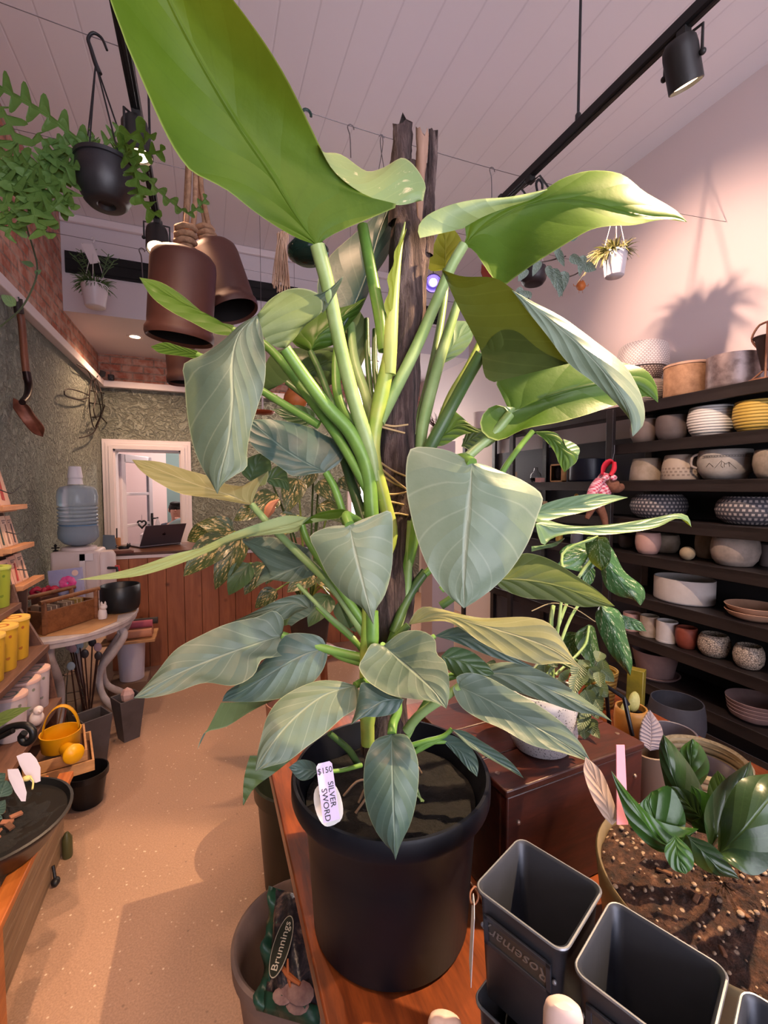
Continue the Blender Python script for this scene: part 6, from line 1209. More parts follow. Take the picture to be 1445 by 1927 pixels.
bt = thing('drink_bottle', 'clear cola bottle with dark drink on the desk in the back room', 'bottle', (bp.x, bp.y, tbz)); q = V((bp.x, bp.y, tbz - .004))
obj('bottle', MB().lathe([(.001, 0), (.036, .0), (.038, .02), (.034, .07), (.038, .12), (.03, .17), (.014, .215), (.013, .235), (.001, .235)], q, 20), M('e8e0e0', .1, trans=.6, ior=1.1, name='bottle_plastic'), bt); obj('drink', MB().lathe([(.039, .03), (.036, .07), (.039, .1)], q, 20, caps=False), M('3a1a18', .4, name='dark_drink'), bt); obj('cap', MB().lathe([(.001, .233), (.015, .233), (.015, .25), (.001, .25)], q, 14), BLACK, bt)
# heart hung on the door handle
c = P(267, 986, 5.95); ax_ = RT; mb = MB(); pts = []
for k in range(25):
    a = 2*PI*k/24; pts.append(c + ax_ * (.055 * math.sin(a)**3) + V((0, 0, .0034 * (13*math.cos(a) - 5*math.cos(2*a) - 2*math.cos(3*a) - math.cos(4*a)))))
ho = thing('heart_ornament_hanging', 'dark metal heart hanging from the door handle', 'ornament', c); obj('heart', mb.tube(pts, .012, 6, cap=False), DARKM, ho); obj('loop', MB().tube([c + V((0, 0, .02)), c + V((0, 0, .12))], .002, 5), DARKM, ho)

# ================================================================== left: half-moon table and what is on it
TZT = .755; tcx, tcy, tsx, tsy = -.865, 3.50, .40, .55
CHALK = M('cfc6c8', .65, col2='b5a9a8', vs=12, bump=.2, bs=30, name='chalky_white')
ht = thing('side_table', 'white painted oval side table with scrolled legs by the green wall', 'table', (tcx, tcy, 0))
def oval(k, z): return [V((max(tcx + k*tsx*math.cos(a), XL + .01), tcy + k*tsy*math.sin(a), z)) for a in [2*PI*i/56 for i in range(56)]]
rings = [oval(.94, TZT - .055), oval(.97, TZT - .05), oval(.98, TZT - .022), oval(1.0, TZT - .018), oval(1.0, TZT - .002), oval(.99, TZT)]; mb = MB().grid(rings, close=True); mb.add(rings[0], [tuple(reversed(range(56)))]); mb.add(rings[-1], [tuple(range(56))]); obj('tabletop', mb, CHALK, ht)
for bx_, by_ in ((-.58, 3.36), (-.60, 3.66), (-.86, 3.12), (-.9, 3.9)):
    d = V((bx_ - tcx, by_ - tcy, 0)).normalized(); b = V((bx_, by_, 0)); mb = MB()
    pts = [b + d*.03 + V((0,0,TZT - .06)), b + d*.06 + V((0,0,.64)), b - d*.02 + V((0,0,.52)), b - d*.12 + V((0,0,.38)), b - d*.1 + V((0,0,.22)), b + d*.02 + V((0,0,.1)), b + d*.05 + V((0,0,.02))]; mb.tube(pts, [.022, .028, .026, .022, .02, .024, .02], 10, sm=30)
    mb.tube([b + d*(.045 + .022*math.cos(t_)) + V((0,0,.66 + .022*math.sin(t_))) for t_ in [k*.5 for k in range(13)]], .012, 8); obj('leg', mb, CHALK, ht)
KRAFT = M('c79a6c', .8, col2='bb8c5e', vs=8, name='kraft_paper')
solo('kraft_paper', MB().plate([V((-.98, 3.06, 0)), V((-.66, 3.03, .0)), V((-.55, 3.24, 0)), V((-.58, 3.5, 0)), V((-.9, 3.5, 0))], V((0, 0, .0015))), KRAFT, (0, 0, TZT + .0006), 'sheet of brown kraft paper under the wooden trug on the white table', 'paper', 'kraft paper on the table', smooth=0)
solo('kraft_paper', MB().plate([V((-.72, 3.28, 0)), V((-.47, 3.46, .0)), V((-.50, 3.66, 0)), V((-.75, 3.62, 0))], V((0, 0, .0015))), KRAFT, (0, 0, TZT + .003), 'sheet of brown kraft paper under the black bowl on the white table', 'paper', 'kraft paper on the table', smooth=0)
# wooden trug
TW = wood('6a3d20', '95603a', (3, 12, 12), 2.2, .5, .2, knots=14, name='rustic_pine'); z0 = TZT + .004
A, Bq = onz(82, 1196, z0), onz(186, 1162, z0); ex = (Bq - A).normalized(); ey = V((-ex.y, ex.x, 0)); tl = (Bq - A).length; tw_ = .2
tr = thing('wooden_trug', 'rustic wooden two-handled trug full of little parcels on the white table', 'trug', (A.x, A.y, z0)); aa = math.atan2(ex.y, ex.x)
def tp_(u, v, z): return A + ex*u + ey*v + V((0, 0, z))
for v in (.008, tw_): obj('side_board', MB().box(tp_(tl/2, v, .066), (tl - .02, .014, .128), (0, 0, aa)), TW, tr, bevel=.002)
obj('bottom_board', MB().box(tp_(tl/2, tw_/2, .008), (tl - .02, tw_ - .02, .012), (0, 0, aa)), TW, tr)
for u in (.012, tl - .012):
    obj('end_post', MB().bar(tp_(u, .004, .0), tp_(u, .004, .185), .022, .03), TW, tr, bevel=.003); obj('end_post', MB().bar(tp_(u, tw_, .0), tp_(u, tw_, .185), .022, .03), TW, tr, bevel=.003); obj('end_board', MB().box(tp_(u, tw_/2, .066), (.014, tw_ - .03, .128), (0, 0, aa)), TW, tr)
for v in (.004, tw_): obj('rail', MB().tube([tp_(-.012, v, .188), tp_(tl + .012, v, .188)], .013, 10), TW, tr)
for k, (u, v, col, s) in enumerate(((.09, .06, '6d5a50', .085), (.19, .06, '7a6452', .08), (.1, .14, '8a7260', .08), (.2, .14, '5f4c44', .08), (.27, .07, '9a7a3c', .07), (.28, .14, '7d6a58', .07))):
    if u > tl - .05: continue
    r = thing('parcel', ('grey-brown string-tied parcel at the front left of the trug', 'tan string-tied parcel at the front middle of the trug', 'light string-tied parcel at the back left of the trug', 'dark string-tied parcel at the back middle of the trug', 'ochre string-tied parcel at the front right of the trug', 'stone string-tied parcel at the back right of the trug')[k], 'parcel', tp_(u, v, .016), 'parcels in the trug')
    obj('wrapping', MB().box(tp_(u, v, .016 + .065), (s*.92, s*.78, .13), (0, 0, aa + .0)), M(col, .8, name='parcel_paper'), r, bevel=.004); q0 = tp_(u, v, .081); mb = MB()
    for d in (-.2, .2): mb.box(q0 + ex*s*d, (.003, s*.78 + .004, .1304), (0, 0, aa))
    obj('string', mb, M('d8c8b4', .8, name='string'), r)
# pink box and cards behind the trug
q = P(122, 1085, 3.0); a = frame((q.x, q.y, z0 + .16), RT + V((0, .15, .10)), V((-.12, .1, 1))); bk = solo('gift_card', MB().plate([a @ V(p) for p in ((-.095, -.15, 0), (.105, -.15, 0), (.105, .14, 0), (-.095, .14, 0))], a.to_3x3() @ V((0, 0, -.03))), M('9a9cc8', .5, col2='b0aed2', vs=6, name='lavender_card'), (0,0,0), 'lavender-blue card box with a pink flower picture behind the trug', 'box', smooth=0)
c0_ = a @ V((.02, .0, -.0)); mb = MB()
for k in range(9): an = 2*PI*k/9; mb.sph(a @ V((.02 + .03*math.cos(an), .045 + .028*math.sin(an), .003)), (.026, .022, .006), 10, 6, M=a.to_3x3())
obj('flower_picture', mb, M('d83c8c', .5, col2='e86aa8', vs=30, name='magenta_print'), bk); obj('price_dot', MB().lathe([(.001, .004), (.02, .004), (.02, .006), (.001, .006)], a @ V((.072, .108, -.002)), 18, M=a.to_3x3()), M('e6c4bc', .6, name='blush_dot'), bk)
c = tp_(.26, tw_ + .10, .0); rp = thing('ribbon_bow', 'red ribbon bow lying behind the trug beside the lavender box', 'bow', c); mb = MB()
for an in (0.3, 1.4, 2.6, 3.6, 4.8, 5.7): mb.tube([c + V((0, 0, .17)), c + V((math.cos(an)*.05, math.sin(an)*.03, .2)), c + V((math.cos(an)*.075, math.sin(an)*.05, .175)), c + V((math.cos(an)*.03, math.sin(an)*.02, .165))], [.006, .014, .014, .005], 8, sm=14)
obj('loops', mb, M('c02a4a', .4, name='red_ribbon'), rp, smooth=70); obj('parcel_under', MB().box(c + V((0, 0, .08)), (.12, .08, .155), (0, 0, aa)), M('8a5a48', .8, name='brown_wrap'), rp, bevel=.004)
# black bowl planter, white cat
c = onz(214, 1157, TZT); c = V((c.x + .03, c.y + .08, TZT + .006)); solo('black_bowl', MB().lathe([(.001, 0), (.09, 0), (.108, .012), (.118, .04), (.122, .09), (.122, .175), (.117, .18), (.112, .175), (.11, .04), (.001, .02)], (0, 0, 0), 40), M('1b1d20', .4, name='satin_black'), c, 'round satin-black bowl planter on the white table', 'planter', smooth=55)
c = onz(189, 1165, TZT); q = V((c.x + .014, c.y - .01, TZT + .005)); wc = thing('rabbit_figurine', 'small white animal figurine between the trug and the black bowl', 'figurine', q); obj('body', MB().lathe([(.001, 0), (.024, 0), (.027, .02), (.024, .05), (.014, .068), (.001, .072)], q, 18).sph(q + V((.008, -.006, .076)), (.022, .02, .02), 14, 10), M('e6dcda', .45, name='white_bisque'), wc, smooth=70)
for s in (-1, 1): obj('ear', MB().lathe([(.007, 0), (.006, .012), (.001, .02)], q + V((.008 + s*.01, -.004, .092)), 8), M('e6dcda', .45, name='white_bisque'), wc)
# water dispenser
dc = P(148, 1040, 3.45); dx, dy = -.92, dc.y; dz0 = TZT + .002; dtop = P(148, 1037, 3.35).z
wd_ = thing('water_dispenser', 'white water dispenser with a clear blue water bottle and a paper cup stack on top', 'water dispenser', (dx, dy, dz0)); PEARL = M('d2c2c2', .4, name='pearl_plastic'); dh = dtop - dz0
obj('body', MB().box((dx, dy, dz0 + dh/2), (.31, .27, dh)), PEARL, wd_, bevel=.02); obj('tap_bay', MB().lathe([(.001, 0), (.07, 0), (.085, .02), (.085, dh - .05), (.07, dh - .02), (.001, dh - .02)], (dx + .16, dy - .02, dz0), 28), PEARL, wd_, smooth=60)
for s, col in ((-.03, '2a2a30'), (.035, 'c0303a')): obj('tap', MB().tube([V((dx + .2, dy - .06 + s, dz0 + dh*.62)), V((dx + .265, dy - .08 + s, dz0 + dh*.62)), V((dx + .268, dy - .08 + s, dz0 + dh*.5))], .011, 8), M(col, .4, name='tap_plastic'), wd_)
obj('paper_guide', MB().box((dx + .05, dy - .145, dz0 + dh*.55), (.035, .012, dh*.8)).box((dx + .075, dy - .145, dz0 + dh*.88), (.09, .012, .05)), M('ddd4da', .4, name='white_guide'), wd_)
obj('collar', MB().lathe([(.001, 0), (.12, 0), (.115, .02), (.09, .025), (.001, .025)], (dx, dy, dtop), 32), PEARL, wd_)
WATER = NT('blue_bottle'); WATER.set(Base_Color=lin('d2e6fa'), Roughness=.08, IOR=1.2); WATER.b.inputs['Transmission Weight'].default_value = .6
jr = .135; prof = [(.001, .028), (.05, .03), (.10, .05), (jr*.97, .09), (jr, .13), (jr*.95, .17)]
for k in range(6): z = .18 + k*.028; prof += [(jr*.98, z), (jr*.88, z + .008), (jr*.98, z + .018)]
prof += [(jr*.98, .36), (jr*1.0, .40), (jr*.94, .45), (.11, .475), (.05, .49), (.001, .49)]
obj('water_bottle', MB().lathe(prof, (dx, dy, dtop), 36), WATER.mat, wd_, smooth=60)
prof = [(.001, .035), (.1, .055), (jr*.9, .1), (jr*.9, .2), (.001, .2)]; wt = NT('blue_water'); wt.set(Base_Color=lin('5fa8e6'), Roughness=.1, IOR=1.1); wt.b.inputs['Transmission Weight'].default_value = .3; obj('water', MB().lathe(prof, (dx, dy, dtop), 28), wt.mat, wd_, smooth=60)
cz = dtop + .494; mb = MB()
cupst = thing('paper_cup_stack', 'stack of white paper cups upside down on top of the water bottle', 'cups', (dx - .01, dy, cz)); 
for k in range(2): obj('cup', MB().lathe([(.053 - .0*k, 0), (.05, .004), (.04, .085), (.001, .086)], (dx - .01, dy, cz + k*.05), 26, caps=False), M('e6e2ea', .5, name='white_paper'), cupst)
for x, y, Z, lab, h in ((104, 1022, 3.5, 'small black charm figure on the dispenser left edge', .05),):
    c = V((dx - .13, dy - .08, dtop + .002)); r = thing('charm', lab, 'figurine', c); obj('body', MB().lathe([(.018, 0), (.02, .004), (.006, .01), (.006, .03), (.012, .04), (.001, .055)], c, 12).tube([c + V((-.025, 0, .024)), c + V((.025, 0, .024))], .005, 6), BLACK, r)

# ================================================================== seed-packet rack on the left wall
RW = wood('b0764c', 'cf966a', (12, 2, 12), 2, .5, .15, name='light_pine_rack'); y0, y1 = 2.53, 2.79
rk = thing('packet_rack', 'tiered light pine rack of seed packets and tools against the green wall', 'rack', (-1.0, 2.7, 0))
TI = ((-.885, 1.505), (-.862, 1.31), (-.825, 1.135))
for y in (y0 - .0, y1 - .02): obj('side_panel', MB().plate([V((-1.15, y, 0)), V((-.93, y, 0)), V((-.86, y, 1.1)), V((-.98, y, 1.62)), V((-1.15, y, 1.72))], V((0, .016, 0))), M('6a4a3c', .7, col2='7d5a48', vs=10, name='brown_ply'), rk, smooth=0)
obj('back_panel', MB().plate([V((-1.145, y0, .3)), V((-1.145, y1, .3)), V((-1.02, y1, 1.72)), V((-1.02, y0, 1.72))], V((-.008, 0, 0))), M('5a443a', .7, name='brown_backboard'), rk, smooth=0)
for X, z in TI: obj('shelf_rail', MB().box((X, (y0 + y1)/2 + .02, z), (.045, y1 - y0 + .035, .024)), RW, rk, bevel=.002); obj('shelf', MB().box((X - .09, (y0 + y1)/2, z - .015), (.16, y1 - y0, .012)), RW, rk); obj('elastic_cord', MB().tube([V((X + .006, y0, z + .09)), V((X + .012, (y0+y1)/2, z + .07)), V((X + .006, y1 + .012, z + .105))], .0028, 6, sm=12), BLACK, rk)
PKC = ['d9a58e', 'e0b49c', 'd6b8a8', 'cfae94', 'e2c0aa', 'd2a892', 'dcae9a']; PIC = ['3a2a2a', 'b03a34', '6a5650', '2f4038', '8a6a5a', '4a3a40']
kk = 0
for ti, (X, z) in enumerate(TI[:3]):
    n = (2, 4, 3)[ti]; hh = (.27, .165, .155)[ti]
    for k in range(n):
        y = lerp(y0, y1 + .005, (k + .5) / n); w = (y1 - y0) / n * .94; h = hh * (.9 + .15 * rnd.random())
        lab = ('first', 'second', 'third', 'fourth')[k] + ' peach packet from the near end, ' + ('top', 'middle', 'bottom')[ti] + ' tier of the pine rack'
        base = V((X - .03, y, z - .007)); r = thing('seed_packet', lab, 'packet', base, 'packets on the pine rack')
        la = V((-.22, 0, 1)).normalized(); ya = V((0, 1, 0)); p4 = [base - ya*w/2, base + ya*w/2, base + ya*w/2 + la*h, base - ya*w/2 + la*h]
        obj('card', MB().plate(p4, V((-.006, 0, 0))), M(PKC[kk % 7], .6, name='packet_card'), r, smooth=0); nx = V((.0012, 0, .0003)); mb = MB()
        cc = base + la*h*.45 + nx; mb.plate([cc + ya*w*(-.22) - la*h*.28, cc + ya*w*(.02) - la*h*.3, cc + ya*w*.2 + la*h*.3, cc + ya*w*.05 + la*h*.3], nx); obj('tool_picture', mb, M(PIC[kk % 6], .6, name='printed_ink'), r, smooth=0)
        mb = MB(); 
        for i_ in range(2): c2_ = base + la*h*(.84 - .06*i_) + nx; mb.plate([c2_ - ya*w*.3, c2_ + ya*w*(.3 - .2*i_), c2_ + ya*w*(.3 - .2*i_) + la*.006, c2_ - ya*w*.3 + la*.006], nx)
        obj('print_line', mb, M('8a6a62', .6, name='grey_print'), r, smooth=0); kk += 1
# ================================================================== stepped stand with printed tubs
SW = wood('4a3024', '755040', (12, 1.5, 12), 2, .6, .2, name='worn_brown_timber')
st = thing('stepped_stand', 'worn brown stepped display stand along the left wall holding paper tubs', 'display stand', (-.9, 1.9, 0)); ys0, ys1 = 1.80, 2.50
for X0, X1, z in ((-1.14, -.80, 1.079), (-.90, -.70, .872), (-.86, -.66, .612)): obj('step', MB().box(((X0 + X1)/2, (ys0 + ys1)/2, z - .013), (X1 - X0, ys1 - ys0, .026)), SW, st, bevel=.002)
for y in (ys0, ys1): obj('end_panel', MB().plate([V((-1.14, y, 0)), V((-.72, y, 0)), V((-.68, y, .58)), V((-.715, y, .84)), V((-.81, y, 1.05)), V((-.83, y, 1.16)), V((-1.14, y, 1.16))], V((0, .02, 0))), SW, st, smooth=0)
obj('low_ledge', MB().box((-.68, 2.12, .430), (.24, .24, .02)), SW, st, bevel=.002); obj('riser', MB().box((-.85, (ys0+ys1)/2, .73), (.012, ys1 - ys0 - .02, .23)), SW, st); obj('riser', MB().box((-.895, (ys0+ys1)/2, .965), (.012, ys1 - ys0 - .02, .18)), SW, st)
def tub(c, r, h, colA, colB, lidc, label, group):
    t_ = thing('paper_tub', label, 'tub', c, group); key = 'tub_' + colA
    m_ = bpy.data.materials.get(key)
    if not m_:
        t = NT(key); co = t.coord('Object'); vo = t.n('ShaderNodeTexVoronoi'); vo.inputs['Scale'].default_value = 34; t.l(co, vo.inputs['Vector']); k = t.math('MULTIPLY', t.ramp(vo.outputs['Distance'], [(.22, 1.), (.3, 0.)]), t.ramp(vo.outputs['Color'], [(.55, 0.), (.65, 1.)]))
        t.l(t.mix(k, lin(colA), lin(colB)), t.b.inputs['Base Color']); t.set(Roughness=.5); m_ = t.mat
    obj('cup', MB().lathe([(.001, 0), (r*.78, 0), (r*.8, .003), (r*.97, h*.94), (.001, h*.94)], c, 30), m_, t_); obj('lid', MB().lathe([(r*.95, h*.93), (r*1.02, h*.93), (r*1.02, h*.985), (r*1.0, h), (r*.95, h*1.0), (r*.93, h*.994), (.001, h*.994)], c, 30, caps=False), M(lidc, .5, name='tub_lid'), t_)
    obj('lid_print', MB().lathe([(r*.34, h*.9945), (r*.38, h*.999), (r*.46, h*.999), (r*.5, h*.9945)], c, 24, caps=False), M(colB, .5, name='lid_ink'), t_)
for k, (x, y, lab) in enumerate(((60, 1172, 'farthest of the three yellow'), (20, 1187, 'middle one of the three yellow'), (-16, 1200, 'nearest of the three yellow'))):
    c = onx(x, y + 78, -.74); tub(V((-.778, (2.34, 2.21, 2.085)[k], .8728)), .055, .178, 'd9a92c', 'a85a2a', 'e2b858', lab + ' printed paper tubs on the stepped stand', 'yellow paper tubs')
for k, (x, lab) in enumerate(((18, 'farthest of the lime green'), (2, 'second of the lime green'), (-14, 'nearest of the lime green'))): tub(V((-.868, (2.435, 2.315, 2.2)[k], 1.0798)), .055, .178, '9fb03a', '6a8a2c', 'b2c058', lab + ' printed paper tubs on the top step', 'green paper tubs')
for k, (y, lab) in enumerate(((2.41, 'farthest of the three white'), (2.28, 'middle one of the three white'), (2.085, 'nearest of the three white'))): tub(V((-.738, (2.425, 2.30, 2.15)[k], .6128)), .056, .178, 'd3c6c8', '8a8f80', 'ddb8ac', lab + ' printed paper tubs on the lower step', 'white paper tubs')
for x, y, Z, lab in ((68, 1322, 1.92, 'larger white bird-like figurine beside the nearest white tub'), (60, 1352, 1.9, 'smaller white bird-like figurine beside the nearest white tub')):
    c = V((-.678 if y < 1330 else -.672, 2.225 if y < 1330 else 2.13, .6128)); s = 1 if y < 1330 else .62; r = thing('bird_figurine', lab, 'figurine', c, 'white bird figurines'); obj('body', MB().sph(c + V((0, 0, .032*s)), (.026*s, .03*s, .03*s), 16, 10).sph(c + V((.01*s, -.012*s, .07*s)), (.018*s, .018*s, .018*s), 14, 8), M('e4d8d4', .45, name='white_bisque_b'), r, smooth=80); obj('beak', MB().lathe([(.006*s, 0), (.0006, .016*s)], c + V((.018*s, -.026*s, .07*s)), 8, M=Euler((1.4, 0, .5)).to_matrix()), M('e4d8d4', .45, name='white_bisque_b'), r)
# ================================================================== low slatted bench, tray bowl, watering can, crates
OB = wood('8a4418', 'c07034', (14, 1.4, 14), 2, .45, .2, name='orange_slat_timber')
lb_ = thing('slatted_bench', 'low orange timber slatted bench beside the aisle under the black tray bowl', 'bench', (-.55, 1.5, 0)); 
for X in (-.502, -.578): obj('slat', MB().box((X, 1.34, .548), (.045, 1.16, .022)), OB, lb_, bevel=.003)
for y in (.84, 1.45): obj('leg', MB().box((-.566, y, .268), (.045, .045, .536)), OB, lb_, bevel=.003)
obj('bearer', MB().box((-.54, 1.88, .526), (.11, .03, .022)), OB, lb_, bevel=.003)
tbc = V((-.66, 1.62, .562)); tbw = thing('tray_bowl', 'wide shallow black bowl of dark soil with two white plant labels, lower left', 'planter', tbc); tr_ = .2
tbc = V((-.60, 1.56, .562)); tbw.location = tbc
obj('bowl', MB().lathe([(.001, 0), (.12, 0), (.15, .012), (tr_*.95, .07), (tr_, .082), (tr_*1.01, .09), (tr_*.97, .092), (tr_*.93, .075), (.001, .06)], tbc, 48), M('141416', .35, name='gloss_black'), tbw, smooth=55); rows = []
for i in range(12): r_ = .182 * i/11 + .0005; rows.append([tbc + V((r_*math.cos(a*PI/20), r_*math.sin(a*PI/20), .07 + rnd.uniform(-.005, .006))) for a in range(40)])
obj('soil', MB().grid(rows, close=True), SOIL, tbw, smooth=60)
for k in range(14): a = rnd.uniform(0, 6.3); r_ = rnd.uniform(.03, .15); obj('bark_chip', MB().box(tbc + V((r_*math.cos(a), r_*math.sin(a), .079)), (.03, .014, .006), (.2, .1, a*2)), M('5a3a2a' if k % 2 else '8a5a44', .85, name='bark_chips'), tbw)
HW = M('cfc9dc', .4, name='pale_label_plastic')
def wlabel(pts, Z0, Z1, label):
    q = [P(x, y, lerp(Z1, Z0, (y - min(p[1] for p in pts)) / (max(p[1] for p in pts) - min(p[1] for p in pts)))) for x, y in pts]; return solo('plant_label', MB().plate(q, V((0.0, .0012, 0))), HW, (0,0,0), label, 'plant label', smooth=0)
wlabel([(31,1423),(45,1417),(57,1417),(68,1428),(76,1445),(76,1470),(68,1473),(60,1472),(46,1456),(37,1440)], 1.36, 1.40, 'wide white blank plant label in the black tray bowl, the far one'); wlabel([(14,1448),(34,1447),(44,1470),(50,1492),(48,1508),(40,1508),(28,1490),(16,1465)], 1.30, 1.34, 'narrow white blank plant label in the black tray bowl, the near one')
obj('seedling', MB().tube([P(61, 1485, 1.33), P(62, 1470, 1.35), P(56, 1462, 1.35)], .0025, 6, sm=8).sph(P(50, 1465, 1.35), (.014, .01, .008), 10, 6), M('c9b878', .6, name='pale_seedling'), tbw)
for a, b, w in (((0,1500),(12,1468),.05), ((-20,1480),(10,1455),.06), ((-10,1530),(10,1505),.04), ((-20,1540),(2,1560),.04)): vine_leaf(tbw, 'leaf', LM['teal'], P(*a, 1.3), P(*b, 1.31), w, tocam=CAM - P(*a, 1.3))
# iron scroll standing behind the bowl
isr = thing('iron_scroll', 'black wrought-iron scroll curling over the lower left shelf', 'bracket', P(20, 1400, 1.44)); pts = [P(x, y, 1.44) for x, y in ((-40,1392),(-10,1385),(15,1370),(35,1365),(52,1366),(62,1377),(60,1392),(48,1398),(40,1388),(46,1379))]; obj('scroll', MB().tube(pts, .011, 10, sm=40), DARKM, isr); obj('back_bar', MB().tube([P(-40, 1398, 1.42), P(-10, 1392, 1.42), P(25, 1375, 1.42)], .008, 8, sm=10), DARKM, isr); obj('foot', MB().tube([P(-40, 1392, 1.42), V((-.645, 1.785, .57))], .008, 8), DARKM, isr)
vl = tbw; mb = MB(); blade(mb, [-45,1385,-10,1360,20,1345,60,1330], (1.36, 1.365, 1.37, 1.38), [-45,1385,-10,1348,20,1334,60,1330], [-45,1385,-8,1372,25,1352,60,1330], face='t'); obj('long_leaf', mb, LM['olive'], vl); obj('stem', MB().tube([P(-45, 1385, 1.36), P(-50, 1430, 1.36), V((-.66, 1.56, .63))], .004, 6, sm=10), ST_D, vl)
# crates and yellow watering can
cz_ = .562; wq = P(100, 1408, 1.80); CR = wood('a8794c', 'c9976a', (3, 10, 10), 3, .55, .15, name='raw_pine'); cx, cy = wq.x - .005, wq.y + .05
def crate(c, sx, sy, h, label, a=0.25):
    r = thing('slat_crate', label, 'crate', c, 'shallow pine crates'); Mr = rotz(a)
    for v in (-1, 1): obj('side_slat', MB().box(c + Mr @ V((0, v*(sy/2 - .004), h*.5)), (sx, .008, h), Mr), CR, r, bevel=.001); obj('end_slat', MB().box(c + Mr @ V((v*(sx/2 - .004), 0, h*.5)), (.008, sy - .02, h), Mr), CR, r, bevel=.001)
    obj('base_slat', MB().box(c + Mr @ V((0, 0, .004)), (sx - .016, sy - .016, .006), Mr), M('5a3a28', .7, name='crate_floor'), r); return r
zt = .565
0 and solo('timber_block', MB().box((0, 0, .22), (.15, .18, .44)), M('1c1513', .8, name='dark_block'), (cx + .0, cy + .06, 0), 'dark timber block on the floor under the pine crates', 'block', bevel=.003)
crate(V((cx, cy + .05, .4425)), .23, .27, .045, 'shallow pine crate, lower of the two under the yellow watering can'); crate(V((cx - .012, cy + .045, .489)), .21, .25, .045, 'shallow pine crate, upper of the two under the yellow watering can')
wc_ = V((cx + .018, cy + .0, .5362)); YEL = M('e0a512', .35, col2='d89a0c', vs=5, name='yellow_enamel'); wcn = thing('watering_can', 'small bright yellow watering can on the pine crates at the left', 'watering can', wc_)
obj('body', MB().lathe([(.001, 0), (.062, 0), (.066, .004), (.07, .065), (.072, .07), (.068, .07), (.063, .008), (.001, .006)], wc_, 34), YEL, wcn, smooth=55)
hd = []; 
for k in range(15): a = PI*k/14; hd.append(wc_ + V((math.cos(a)*.06, math.cos(a)*.012, .06 + math.sin(a)*.115)))
mb = MB(); mb.grid([[p + V((.003, -.012, 0)), p + V((.003, .012, 0))] for p in hd]); obj('handle', mb, YEL, wcn, solid=.003); 
sp0 = wc_ + V((.03, -.055, .02)); sp1 = wc_ + V((.075, -.13, .03)); obj('spout', MB().tube([sp0, sp0.lerp(sp1, .5), sp1], [.024, .028, .036], 18), YEL, wcn)
obj('rose', MB().lathe([(.001, .012), (.034, .006), (.037, 0), (.03, -.004)], sp1, 26, M=(sp1 - sp0).to_track_quat('Z', 'Y').to_matrix()), YEL, wcn, smooth=60)
# long crate with bags on the floor
lc_ = thing('floor_box', 'long grey-brown timber box on the floor along the aisle, lower left', 'box', (-.85, 1.5, 0)); GW = wood('6a5240', '957a62', (14, 1.2, 14), 2, .65, .25, name='weathered_timber')
for z in (.045, .135, .225): obj('side_board', MB().box((-.632, 1.50, z), (.022, 1.62, .084)), GW, lc_, bevel=.002)
obj('end_board', MB().box((-.85, .70, .134), (.42, .02, .262)), GW, lc_, bevel=.002); obj('end_board', MB().box((-.85, 1.77, .134), (.42, .02, .262)), GW, lc_, bevel=.002); obj('end_board', MB().box((-.668, 2.30, .134), (.06, .02, .262)), GW, lc_, bevel=.002)
obj('bottom_board', MB().box((-.85, 1.23, .012), (.42, 1.05, .02)), GW, lc_)
t = NT('purple_print_bag'); co = t.coord('Object'); nn = t.noise(co, 14, 3); c_ = t.ramp(nn, [(.4, lin('2a1a4a')), (.58, lin('4a3270')), (.66, lin('9a88b8'))]); t.l(c_, t.b.inputs['Base Color']); t.set(Roughness=.25); t.bump(t.noise(co, 20, 4), .5, .02)
def bagmesh(c, s, M3=None):
    mb = MB().sph((0, 0, 0), s, 28, 18); 
    for v in mb.v:
        k = 1 + .05*math.sin(v.x*60 + v.z*40) + .04*math.sin(v.y*50); e = 2.6; v.x *= k; v.z *= k
        for i_ in range(3): v[i_] = math.copysign(abs(v[i_]/s[i_])**.75, v[i_])*s[i_]
    if M3: mb.xf(M3.to_4x4())
    return mb
bg = solo('potting_bag', bagmesh(None, (.12, .30, .16), Euler((0, .35, 0)).to_matrix()), t.mat, (-.78, 1.44, .19), 'shiny purple potting mix bag in the timber box under the bench', 'bag', smooth=80)
for dx_, dz_2, dy_ in ((.135, .06, .1), (.13, .02, -.06)): obj('white_print', MB().sph((dx_*.88, dy_, dz_2), (.006, .03, .022), 10, 6), M('c9c2d6', .4, name='white_print'), bg, local=True)
solo('red_bag', bagmesh(None, (.10, .16, .12)), M('a82a30', .35, col2='7a1c24', vs=8, name='red_plastic'), (-.77, .90, .155), 'red plastic bag in the timber box at the lower left edge', 'bag', smooth=80)
ok_ = solo('green_bottle', MB().lathe([(.001, 0), (.018, 0), (.02, .012), (.02, .085), (.007, .11), (.001, .112)], (0, 0, 0), 18), M('45452a', .4, name='olive_plastic'), (-.596, 2.25, 0), 'olive plastic bottle on the floor beside the timber box', 'bottle')
solo('black_nozzle', MB().sph((0, 0, .016), (.016, .02, .016), 12, 8).tube([(0, 0, .016), (-.012, .02, .07)], .006, 8), BLACK, (-.6, 2.10, 0), 'small black knob-ended tool lying by the timber box', 'tool')
for (x, y, r, h, lab) in ((-.60, 2.62, .095, .17, 'upper'), ):
    for k in range(2): solo('black_pot', MB().lathe([(.001, 0), (r*.72, 0), (r*.95, h*.82), (r*1.04, h*.83), (r*1.04, h), (r*.98, h), (r*.93, h*.85), (r*.7, .008), (.001, .008)], (0, 0, 0), 36), M('141315', .35, name='black_pot_plastic'), (x + .02*k + (.0), y + .10*k, 0.0 + .0*k), ('glossy black plastic pot on the floor at the end of the timber box', 'second glossy black plastic pot tucked behind the first on the floor')[k], 'plant pot', 'black floor pots', smooth=50) if k == 0 else None
